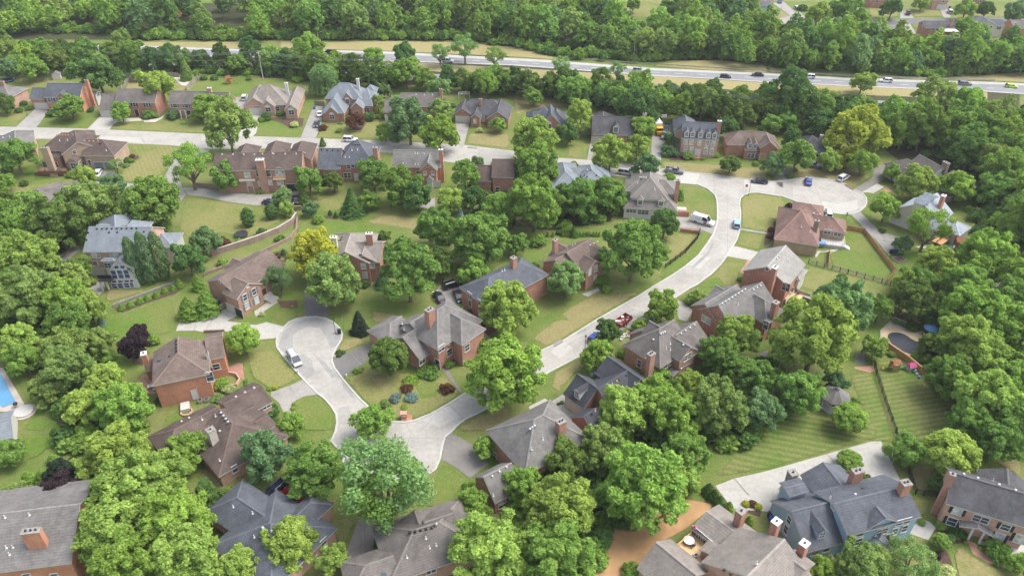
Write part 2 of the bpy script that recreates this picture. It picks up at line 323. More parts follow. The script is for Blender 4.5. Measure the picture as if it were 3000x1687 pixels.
# woodland floors
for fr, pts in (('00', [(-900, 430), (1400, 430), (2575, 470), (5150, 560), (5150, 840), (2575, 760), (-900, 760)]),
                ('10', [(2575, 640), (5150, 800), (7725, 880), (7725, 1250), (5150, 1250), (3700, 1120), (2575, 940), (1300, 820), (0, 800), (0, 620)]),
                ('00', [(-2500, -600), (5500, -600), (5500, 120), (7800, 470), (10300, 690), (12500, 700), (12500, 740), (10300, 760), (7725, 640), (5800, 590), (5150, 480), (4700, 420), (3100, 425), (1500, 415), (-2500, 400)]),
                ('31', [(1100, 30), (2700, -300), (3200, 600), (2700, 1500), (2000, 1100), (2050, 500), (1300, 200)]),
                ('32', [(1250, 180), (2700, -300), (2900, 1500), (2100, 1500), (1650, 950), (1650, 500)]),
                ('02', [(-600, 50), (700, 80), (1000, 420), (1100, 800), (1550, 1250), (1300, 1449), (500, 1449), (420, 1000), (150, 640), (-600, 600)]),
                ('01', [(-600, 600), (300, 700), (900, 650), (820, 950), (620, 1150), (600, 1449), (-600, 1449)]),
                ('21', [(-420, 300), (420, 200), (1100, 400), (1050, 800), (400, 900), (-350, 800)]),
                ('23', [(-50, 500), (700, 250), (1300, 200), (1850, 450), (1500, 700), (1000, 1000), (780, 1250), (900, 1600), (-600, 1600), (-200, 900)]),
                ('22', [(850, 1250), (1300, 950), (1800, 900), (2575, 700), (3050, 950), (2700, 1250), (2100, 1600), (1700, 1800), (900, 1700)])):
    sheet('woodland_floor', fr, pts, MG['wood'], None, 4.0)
# lawns (turf cut and watered differently from yard to yard)
for fr, mt, pts in (
    ('00', 'mix', [(90, 800), (560, 780), (760, 800), (740, 900), (300, 910), (280, 960), (250, 900)]), ('00', 'lush', [(380, 1195), (1010, 1110), (940, 1230), (870, 1293), (365, 1280)]), ('00', 'mix', [(-200, 1170), (330, 1110), (150, 1275), (-200, 1272)]),
    ('00', 'mix', [(1110, 1260), (1440, 1230), (2060, 1250), (2080, 1345), (1100, 1302)]), ('00', 'dry', [(1290, 800), (2000, 800), (1880, 920), (1240, 900)]), ('00', 'lush', [(2000, 800), (2560, 800), (2520, 960), (2350, 980), (2200, 930), (1900, 915)]),
    ('10', 'lush', [(20, 1210), (480, 1230), (440, 1384), (-40, 1370), (0, 1290)]), ('10', 'mix', [(640, 1260), (1270, 1210), (1220, 1400), (605, 1388)]), ('10', 'dry', [(2130, 1340), (2560, 1340), (2560, 1500), (2100, 1445)]), ('10', 'lush', [(1370, 890), (1760, 880), (1700, 930), (1440, 990), (1370, 980)]),
    ('20', 'dry', [(0, 960), (500, 1000), (640, 1080), (400, 1080), (150, 1120), (30, 1180)]), ('20', 'lush', [(30, 1180), (140, 1130), (130, 1290), (0, 1310)]), ('21', 'mix', [(560, 10), (790, 10), (760, 155), (545, 130)]), ('21', 'dry', [(1180, 80), (1400, 80), (1400, 150), (1240, 190)]), ('21', 'dry', [(1505, 170), (1900, 190), (2575, 250), (2575, 375), (2330, 352), (1720, 278), (1505, 240)]),
    ('31', 'dry', [(-10, 250), (60, 370), (200, 362), (330, 342), (560, 348), (780, 400), (870, 440), (1050, 330), (900, 250), (500, 230), (280, 250)]),
    ('01', 'strE', [(1280, 20), (1720, 10), (1800, 40), (1690, 250), (1610, 340), (1300, 390), (1170, 360), (1230, 260), (1400, 140)]), ('01', 'lush', [(-100, 250), (400, 200), (430, 320), (700, 350), (480, 440), (120, 560), (-100, 480)]), ('01', 'mix', [(-100, 400), (360, 400), (700, 370), (480, 440), (100, 560)]),
    ('01', 'mix', [(1870, 530), (2050, 535), (2300, 585), (2575, 618), (2720, 640), (2900, 740), (2620, 900), (2480, 940), (2200, 900), (1900, 990), (1790, 850), (1830, 620)]), 
    ('11', 'lush', [(440, 720), (700, 740), (900, 790), (1300, 860), (1560, 960), (1570, 1120), (1180, 1130), (900, 900), (600, 1000), (420, 1160), (330, 1449), (250, 1380), (280, 1140), (380, 960), (415, 800)]), ('11', 'dry', [(1050, 790), (1300, 700), (1650, 740), (1620, 880), (1350, 830)]), ('11', 'mix', [(600, 560), (850, 520), (880, 650), (700, 700), (620, 660)]), ('11', 'lush', [(1260, 85), (1370, 90), (1360, 220), (1260, 170)]),
    ('21', 'strB', [(1690, 400), (1870, 414), (1970, 454), (2040, 514), (2058, 570), (2062, 660), (2062, 768), (1760, 728), (1700, 560)]), ('21', 'strE', [(2300, 545), (2340, 510), (2480, 494), (2575, 510), (2725, 530), (2760, 610), (2650, 850), (2560, 890), (2300, 845), (2290, 620)]), ('21', 'mix', [(2285, 875), (2560, 910), (2500, 1080), (2235, 1010)]),
    ('21', 'strE', [(1560, 900), (1880, 900), (1850, 960), (1740, 1090), (1540, 1240), (1500, 1380), (1400, 1300)]), ('21', 'strD', [(1895, 875), (2010, 905), (1950, 1010), (1870, 1120), (1740, 1225), (1500, 1390), (1450, 1380), (1540, 1250), (1760, 1090), (1870, 960)]), ('21', 'mix', [(2165, 1130), (2380, 1170), (2300, 1300), (2360, 1449), (1830, 1449), (2010, 1310)]), ('21', 'lush', [(1880, 1400), (2080, 1300), (2200, 1449), (1830, 1449)]),
    ('21', 'lush', [(100, 1040), (360, 1060), (340, 1180), (180, 1240), (50, 1200)]),
    ('22', 'dry', [(540, 200), (740, 90), (1290, 20), (1300, 60), (940, 260), (660, 430), (520, 520), (350, 600), (170, 500), (380, 350)]), ('22', 'dry', [(400, 840), (690, 690), (860, 720), (640, 870), (420, 1130), (380, 1000)]), ('22', 'lush', [(345, 300), (540, 230), (600, 330), (420, 350)]), ('22', 'lush', [(1640, 100), (1790, 20), (1880, 120), (1820, 205)]),
    ('31', 'lush', [(770, 860), (960, 890), (1250, 1290), (1180, 1390), (620, 1230), (600, 1110), (740, 1010)]), ('31', 'mix', [(400, 1220), (800, 1300), (1300, 1440), (1250, 1560), (700, 1560), (350, 1449), (300, 1400)]), ('31', 'lush', [(1000, 880), (1210, 1130), (1320, 1120), (1500, 1030), (1750, 1050), (1560, 1200), (1400, 1400), (1290, 1290)]), ('31', 'mix', [(740, 710), (830, 708), (960, 860), (800, 840)]), ('31', 'lush', [(940, 500), (1160, 495), (1130, 600), (1030, 790), (930, 690), (990, 600)]), ('31', 'lush', [(2280, 1130), (2575, 1050), (2575, 1330), (2280, 1210)]),
    ('32', 'strA', [(800, 890), (880, 820), (1060, 840), (1170, 1130), (1270, 1449), (1290, 1560), (1000, 1560), (930, 1200)]), ('32', 'strA', [(1080, 800), (1400, 860), (1550, 940), (1800, 1130), (1950, 1449), (2000, 1560), (1300, 1560), (1170, 1130)]), ('23', 'strC', [(2000, 430), (2575, -80), (2725, -300), (3250, -220), (3700, -60), (3690, 70), (3200, 210), (2575, 385), (2100, 470)]),
    ('33', 'mix', [(1150, 60), (1300, 80), (1500, 620), (1690, 660), (1600, 900), (1530, 900), (1450, 780), (1350, 480)]), ('33', 'dry', [(1380, 310), (1700, 300), (1650, 640), (1490, 600)]), ('33', 'dry', [(1830, 1150), (2000, 1120), (2060, 1220), (2200, 1310), (2430, 1390), (2400, 1600), (1900, 1600)]), ('33', 'dry', [(2080, 100), (2575, 250), (2575, 500), (2300, 320), (2100, 330)]),
    ('02', 'lush', [(1050, 240), (1230, 250), (1500, 160), (1740, 70), (1800, 330), (1775, 425), (1700, 460), (1500, 500), (1200, 700), (1000, 380)]), ('02', 'dry', [(1050, 0), (1600, 10), (1180, 120), (1050, 180)]), ('02', 'lush', [(60, 640), (150, 650), (420, 1000), (520, 1449), (180, 1449), (345, 1230), (250, 1150), (60, 800)]), ('02', 'lush', [(1640, 1250), (2100, 1170), (1700, 1400), (1620, 1420)]),
    ('12', 'lush', [(130, 310), (200, 220), (420, 200), (440, 290), (290, 385)]), ('12', 'mix', [(-120, 640), (190, 600), (280, 690), (400, 840), (460, 890), (330, 975), (140, 1040), (-60, 900)]), ('12', 'lush', [(365, 1150), (480, 1090), (620, 1070), (690, 1120), (760, 1200), (808, 1280), (815, 1360), (795, 1449), (500, 1449), (300, 1350)]), ('12', 'dry', [(780, 690), (820, 600), (870, 500), (1050, 480), (1150, 540), (900, 645), (790, 720)]),
    ('12', 'mix', [(880, 910), (1110, 790), (1600, 850), (1930, 880), (2090, 1060), (1930, 1165), (1750, 1265), (1600, 1325), (1500, 1345), (1370, 1335), (1200, 1255), (1050, 1115), (960, 1015)]), ('12', 'lush', [(1560, 960), (1880, 900), (1840, 1100), (1640, 1150)]), ('12', 'dry', [(1080, 880), (1300, 870), (1420, 1000), (1250, 1060)]), ('12', 'dry', [(2030, 1380), (2200, 1280), (2575, 1130), (2575, 1449), (1970, 1449)]), ('12', 'dry', [(1150, 220), (1500, 250), (1220, 380), (1150, 330)]), ('12', 'lush', [(1050, 20), (1170, 20), (1120, 180), (1040, 160)]),
    ('13', 'lush', [(1880, 290), (2010, 360), (2150, 470), (2170, 700), (2000, 780), (1600, 770), (1560, 700), (1750, 500)]), ('13', 'mix', [(640, 850), (1040, 840), (900, 1250), (840, 1290), (780, 1080)]), ('03', 'dry', [(2050, 230), (2400, 260), (2500, 450), (2200, 560), (1950, 590)]), ('03', 'lush', [(180, 0), (700, 0), (700, 240), (480, 180), (330, 320), (240, 280)]), ('03', 'lush', [(40, 500), (200, 420), (220, 500), (60, 540)]), ('23', 'lush', [(770, 240), (880, 240), (970, 400), (800, 420)]), ('33', 'lush', [(960, 450), (1040, 470), (960, 500)]),
    ('10', 'verge', [(230, 415), (560, 425), (1500, 412), (2000, 425), (2575, 470), (3000, 530), (3000, 605), (2575, 575), (1370, 522), (650, 500), (230, 490)]), ('20', 'verge', [(1480, 640), (1800, 605), (2100, 605), (2575, 660), (2575, 740), (2000, 712), (1400, 665)]), ('30', 'verge', [(0, 675), (800, 755), (1700, 790), (2100, 760), (2575, 720), (3200, 700), (3200, 870), (2270, 820), (1500, 805), (0, 735)]), ('00', 'verge', [(1400, 420), (2575, 420), (2575, 500), (1400, 465)]),
    ('20', 'verge', [(-2000, 640), (-1200, 612), (1380, 760), (2100, 800), (2575, 830), (4800, 925), (4800, 1010), (2575, 930), (1200, 850), (-1200, 700), (-2000, 680)]),
    ('20', 'mix', [(1000, 40), (1300, -60), (2100, -60), (1480, 120), (1450, 190), (1200, 170), (950, 90)]), ('30', 'mix', [(920, 20), (1060, 20), (1300, 100), (1320, 170), (1020, 185), (1000, 100)]), ('30', 'mix', [(1440, 80), (1720, 90), (1760, 165), (1470, 178)]), ('30', 'mix', [(1900, 120), (2100, 130), (2575, 100), (2575, 175), (1900, 180)]), ('30', 'dry', [(1900, 300), (2100, 380), (2000, 500), (1880, 420)]), ('30', 'dry', [(40, 50), (240, 165), (100, 190), (0, 170)]), ('30', 'lush', [(150, 20), (640, 20), (640, 90), (280, 130)]), ('30', 'lush', [(1420, 245), (1520, 245), (1510, 330)]), ('00', 'lush', [(1880, -40), (2400, -60), (2400, 40), (1910, 40)])):
    sheet('lawn', fr, pts, MG[mt], None, 1.6)
# highway: two carriageways
sheet('highway_shoulder', '10', [(-3200, 440), (-1175, 460), (0, 500), (650, 503), (1370, 523), (2000, 556), (2905, 603), (3575, 655), (3975, 685), (4575, 712), (5150, 738), (5950, 786), (6650, 806), (7420, 826), (7800, 845), (8800, 880), (8800, 1000), (7800, 955), (7350, 925), (6050, 873), (5150, 831), (4675, 801), (3955, 761), (2575, 660), (1370, 618), (690, 602), (-575, 566), (-1175, 556), (-3200, 540)], MP['shoulder'])
sheet('highway', '10', [(-3200, 460), (-1175, 480), (0, 517), (650, 520), (1370, 545), (2000, 580), (2905, 628), (3575, 678), (3975, 708), (4575, 734), (5150, 758), (5950, 806), (6650, 828), (7420, 850), (7800, 862), (8800, 900), (8800, 990), (7800, 945), (7350, 915), (6050, 863), (5150, 822), (4675, 792), (3955, 752), (2575, 650), (1370, 608), (690, 594), (-575, 558), (-1175, 548), (-3200, 530)], MP['hwy'])
sheet('highway', '10', [(-3200, 620), (0, 660), (1500, 730), (2575, 790), (3975, 890), (5150, 950), (6600, 1030), (8800, 1120), (8800, 1210), (6600, 1110), (5150, 1030), (3975, 960), (2575, 850), (1500, 790), (0, 710), (-3200, 670)], MP['hwy'])
mb = MB()                                                     # lane dashes and edge lines
def gline(b, fr, p, q, wd, z, m=0):
    p = gp(fr, *p, z); q = gp(fr, *q, z); d = (q-p); d.z = 0; d.normalize(); nrm = Vector((-d.y, d.x, 0))*wd/2
    b.face([p-nrm, q-nrm, q+nrm, p+nrm], m)
hw = [(-1175, 515), (0, 545), (690, 560), (1370, 582), (2575, 622), (3975, 728), (4675, 762), (5150, 790), (6050, 836), (7350, 886), (8500, 930)]
for (p, q) in zip(hw, hw[1:]):
    n = max(1, int((q[0]-p[0])/190))
    for i in range(n):
        a = (p[0]+(q[0]-p[0])*i/n, p[1]+(q[1]-p[1])*i/n); c = (p[0]+(q[0]-p[0])*(i+0.38)/n, p[1]+(q[1]-p[1])*(i+0.38)/n)
        gline(mb, '10', a, c, 0.22, 0.135)
for off in (-34, 36):
    for p, q in zip(hw, hw[1:]): gline(mb, '10', (p[0], p[1]+off), (q[0], q[1]+off), 0.18, 0.132)
o = mb.build('highway_marking', M['white']); o['kind'] = 'structure'
# streets
streetA = [(('00'), -900, 1262), ('00', 0, 1275), ('00', 365, 1283), ('00', 880, 1297), ('00', 1550, 1325), ('00', 2080, 1350), ('10', 0, 1372), ('10', 450, 1388), ('10', 1260, 1415), ('11', 2095, 10), ('11', 2560, 66), ('21', 440, 137), ('21', 760, 160), ('21', 1215, 207), ('21', 1500, 252), ('21', 1720, 280), ('21', 2000, 308), ('21', 2330, 353), ('21', 2575, 379), ('31', 100, 378), ('31', 200, 366), ('31', 330, 345), ('31', 440, 341), ('31', 560, 349), ('31', 700, 374), ('31', 780, 404), ('31', 870, 463), ('31', 940, 490), ('31', 985, 540), ('31', 992, 582), ('31', 975, 632), ('31', 920, 680), ('31', 830, 706), ('31', 740, 708), ('31', 560, 682), ('31', 430, 640), ('31', 300, 585), ('31', 150, 530), ('31', 0, 508), ('21', 2480, 492), ('21', 2400, 492), ('21', 2330, 515), ('21', 2297, 545), ('21', 2287, 610), ('21', 2298, 700), ('21', 2293, 830), ('21', 2284, 890), ('21', 2262, 960), ('21', 2225, 1022), ('21', 2162, 1125), ('21', 2100, 1210), ('21', 2000, 1310), ('21', 1850, 1420), ('22', 1790, 0), ('22', 1640, 98), ('22', 1500, 180), ('22', 1340, 262), ('22', 1200, 340), ('22', 1050, 425), ('22', 820, 570), ('22', 690, 680), ('22', 390, 835), ('12', 2765, 950), ('12', 2500, 1120), ('12', 2190, 1280), ('12', 2100, 1322), ('12', 2020, 1382), ('12', 1960, 1449), ('13', 1900, 50), ('13', 1875, 130), ('13', 1850, 270), ('13', 1800, 380), ('13', 1690, 450), ('13', 1450, 480), ('13', 1150, 470), ('13', 930, 400), ('13', 868, 280), ('13', 855, 190), ('13', 800, 140), ('13', 760, 90), ('13', 800, 0), ('12', 818, 1345), ('12', 808, 1270), ('12', 760, 1190), ('12', 690, 1110), ('12', 620, 1060), ('12', 500, 940), ('12', 400, 830), ('12', 280, 690), ('12', 215, 600), ('12', 206, 540), ('12', 215, 480), ('12', 280, 395), ('12', 330, 345), ('12', 400, 312), ('12', 500, 294), ('12', 600, 290), ('12', 700, 305), ('12', 780, 348), ('12', 840, 402), ('12', 868, 460), ('12', 858, 520), ('12', 810, 600), ('12', 770, 680), ('12', 765, 740), ('12', 790, 805), ('12', 870, 912), ('12', 960, 1020), ('12', 1050, 1120), ('12', 1140, 1205), ('12', 1200, 1265), ('12', 1290, 1325), ('12', 1370, 1343), ('12', 1500, 1350), ('12', 1600, 1330), ('12', 1750, 1270), ('12', 1930, 1170), ('12', 2100, 1062), ('12', 2575, 780), ('22', 340, 610), ('22', 520, 528), ('22', 660, 440), ('22', 850, 322), ('22', 950, 265), ('22', 1100, 178), ('22', 1300, 65), ('21', 1400, 1449), ('21', 1480, 1400), ('21', 1600, 1330), ('21', 1750, 1228), ('21', 1880, 1118), ('21', 1960, 1010), ('21', 2030, 900), ('21', 2060, 810), ('21', 2067, 750), ('21', 2066, 640), ('21', 2060, 560), ('21', 2040, 510), ('21', 1970, 452), ('21', 1870, 410), ('21', 1690, 396), ('21', 1480, 372), ('21', 1000, 318), ('21', 480, 285), ('21', 0, 250), ('11', 2050, 200), ('11', 1380, 92), ('11', 600, 45), ('10', 0, 1496), ('00', 2100, 1500), ('00', 1700, 1462), ('00', 1250, 1442), ('00', 960, 1400), ('00', 380, 1398), ('00', -900, 1385)]
road = sheet('road', '00', streetA, MP['road'], 0.045)
mb = MB()                                                     # kerbs along the road edge (gaps where the drives come in)
drive_gap = []
def strip(b, pts, wd, z0, z1, m=0):
    for p, q in zip(pts, pts[1:]):
        d = (q-p); d.z = 0
        if d.length < 1e-4: continue
        d.normalize(); nv = Vector((-d.y, d.x, 0))*wd/2
        lo = Vector((0, 0, z0)); hi = Vector((0, 0, z1)); p0 = Vector((p.x, p.y, 0)); q0 = Vector((q.x, q.y, 0))+d*0.03
        b.mesh([p0-nv+lo, q0-nv+lo, q0+nv+lo, p0+nv+lo, p0-nv+hi, q0-nv+hi, q0+nv+hi, p0+nv+hi], [(4, 5, 6, 7), (0, 1, 5, 4), (2, 3, 7, 6), (1, 2, 6, 5), (3, 0, 4, 7)], m)
kq = [gp(*p) for p in streetA]
for i, p in enumerate(kq):
    q = kq[(i+1) % len(kq)]
    if (q-p).length < 45 and p.y < 215: strip(mb, [p, q], 0.38, 0.0, 0.15)
o = mb.build('kerb', MP['kerb']); o['kind'] = 'structure'
jt = MB()                                                     # slab joints and tarred cracks
for fr, p, q in (('00', (600, 1290), (640, 1400)), ('00', (1380, 1318), (1460, 1450)), ('00', (2000, 1348), (2040, 1480)), ('10', (300, 1384), (320, 1500)), ('11', (1900, 0), (1820, 150)), ('11', (2250, 40), (2180, 200)), ('21', (1900, 300), (1850, 405)), ('21', (2030, 312), (2035, 505)), ('21', (2330, 355), (2325, 512)), ('21', (2066, 520), (2290, 560)), ('21', (2066, 640), (2288, 610)), ('21', (2160, 380), (2170, 1090)), ('21', (2066, 740), (2295, 700)), ('21', (2040, 880), (2285, 880)), ('21', (1985, 960), (2220, 1020)), ('21', (1890, 1110), (2120, 1180)), ('21', (1770, 1215), (1990, 1310)), ('21', (1610, 1330), (1830, 1430)), ('22', (1350, 50), (1560, 150)), ('22', (1130, 160), (1340, 262)), ('22', (930, 280), (1130, 370)), ('22', (700, 420), (880, 520)), ('22', (1580, -40), (530, 590)), ('31', (70, 380), (75, 510)), ('31', (440, 345), (530, 560)), ('31', (530, 560), (545, 670)), ('31', (240, 370), (250, 560)),
                 ('12', (210, 570), (740, 500)), ('12', (440, 640), (760, 590)), ('12', (500, 910), (760, 780)), ('12', (600, 1040), (830, 910)), ('12', (790, 1250), (920, 1185)), ('12', (820, 1365), (970, 1355)), ('12', (440, 640), (600, 850)), ('12', (930, 1180), (970, 1440)), ('12', (1640, 1449), (1820, 1250)), ('12', (1930, 1170), (2090, 1300)), ('12', (1500, 1350), (1560, 1449)), ('12', (400, 830), (620, 700)), ('13', (870, 210), (1010, 215)), ('13', (930, 50), (1020, 70)), ('13', (1400, 60), (1880, 60)), ('13', (1560, 0), (1500, 200))):
    gline(jt, fr, p, q, 0.11, 0.05)
o = jt.build('road_joint', MP['joint']); o['kind'] = 'structure'
wp = [('12', [(270, 440), (420, 330), (600, 300), (760, 345), (850, 430), (850, 520), (800, 590), (745, 600), (700, 480), (640, 395), (540, 385), (440, 420), (370, 480), (370, 620), (300, 660), (225, 590)]), ('12', [(470, 650), (560, 720), (590, 860), (510, 910), (400, 820), (360, 740)]), ('12', [(560, 650), (620, 720), (760, 900), (850, 900), (740, 800), (690, 740)]), ('12', [(860, 930), (960, 1040), (1010, 1120), (960, 1090), (880, 1000)]), ('22', [(1060, 420), (1120, 385), (1140, 395), (1060, 450)]), ('22', [(640, 450), (740, 400), (760, 420), (660, 470)]), ('21', [(1800, 1240), (1960, 1090), (2010, 1000), (2030, 1010), (1980, 1110), (1830, 1250)])]
slab = [('21', [(2070, 760), (2160, 765), (2150, 880), (2045, 880)], 0), ('21', [(2330, 356), (2575, 381), (2725, 372), (2725, 440), (2330, 420)], 1), ('21', [(1880, 1110), (2000, 1140), (1880, 1260), (1770, 1215)], 1), ('22', [(1130, 165), (1240, 215), (1040, 330), (930, 285)], 0), ('22', [(520, 535), (620, 600), (480, 700), (380, 640)], 1), ('31', [(80, 385), (240, 375), (250, 550), (80, 505)], 0), ('31', [(540, 570), (700, 600), (900, 560), (900, 660), (740, 700), (560, 675)], 1), ('10', [(300, 1386), (700, 1400), (720, 1450), (320, 1440)], 0), ('00', [(600, 1345), (1400, 1385), (1440, 1440), (960, 1398), (640, 1395)], 1), ('12', [(1660, 1320), (1930, 1180), (2050, 1290), (1840, 1400)], 1), ('12', [(830, 1200), (930, 1180), (970, 1350), (830, 1370)], 0), ('11', [(2250, 50), (2560, 75), (2560, 130), (2220, 120)], 0), ('21', [(1700, 285), (1900, 305), (1860, 395), (1690, 385)], 1)]
for fr, pts, k in slab: sheet('road_slab_patch', fr, pts, MP['roadl'] if k else MP['roadm'], 0.0472)
for fr, pts in wp: sheet('road_worn_patch', fr, pts, MP['roadw'], 0.0485)
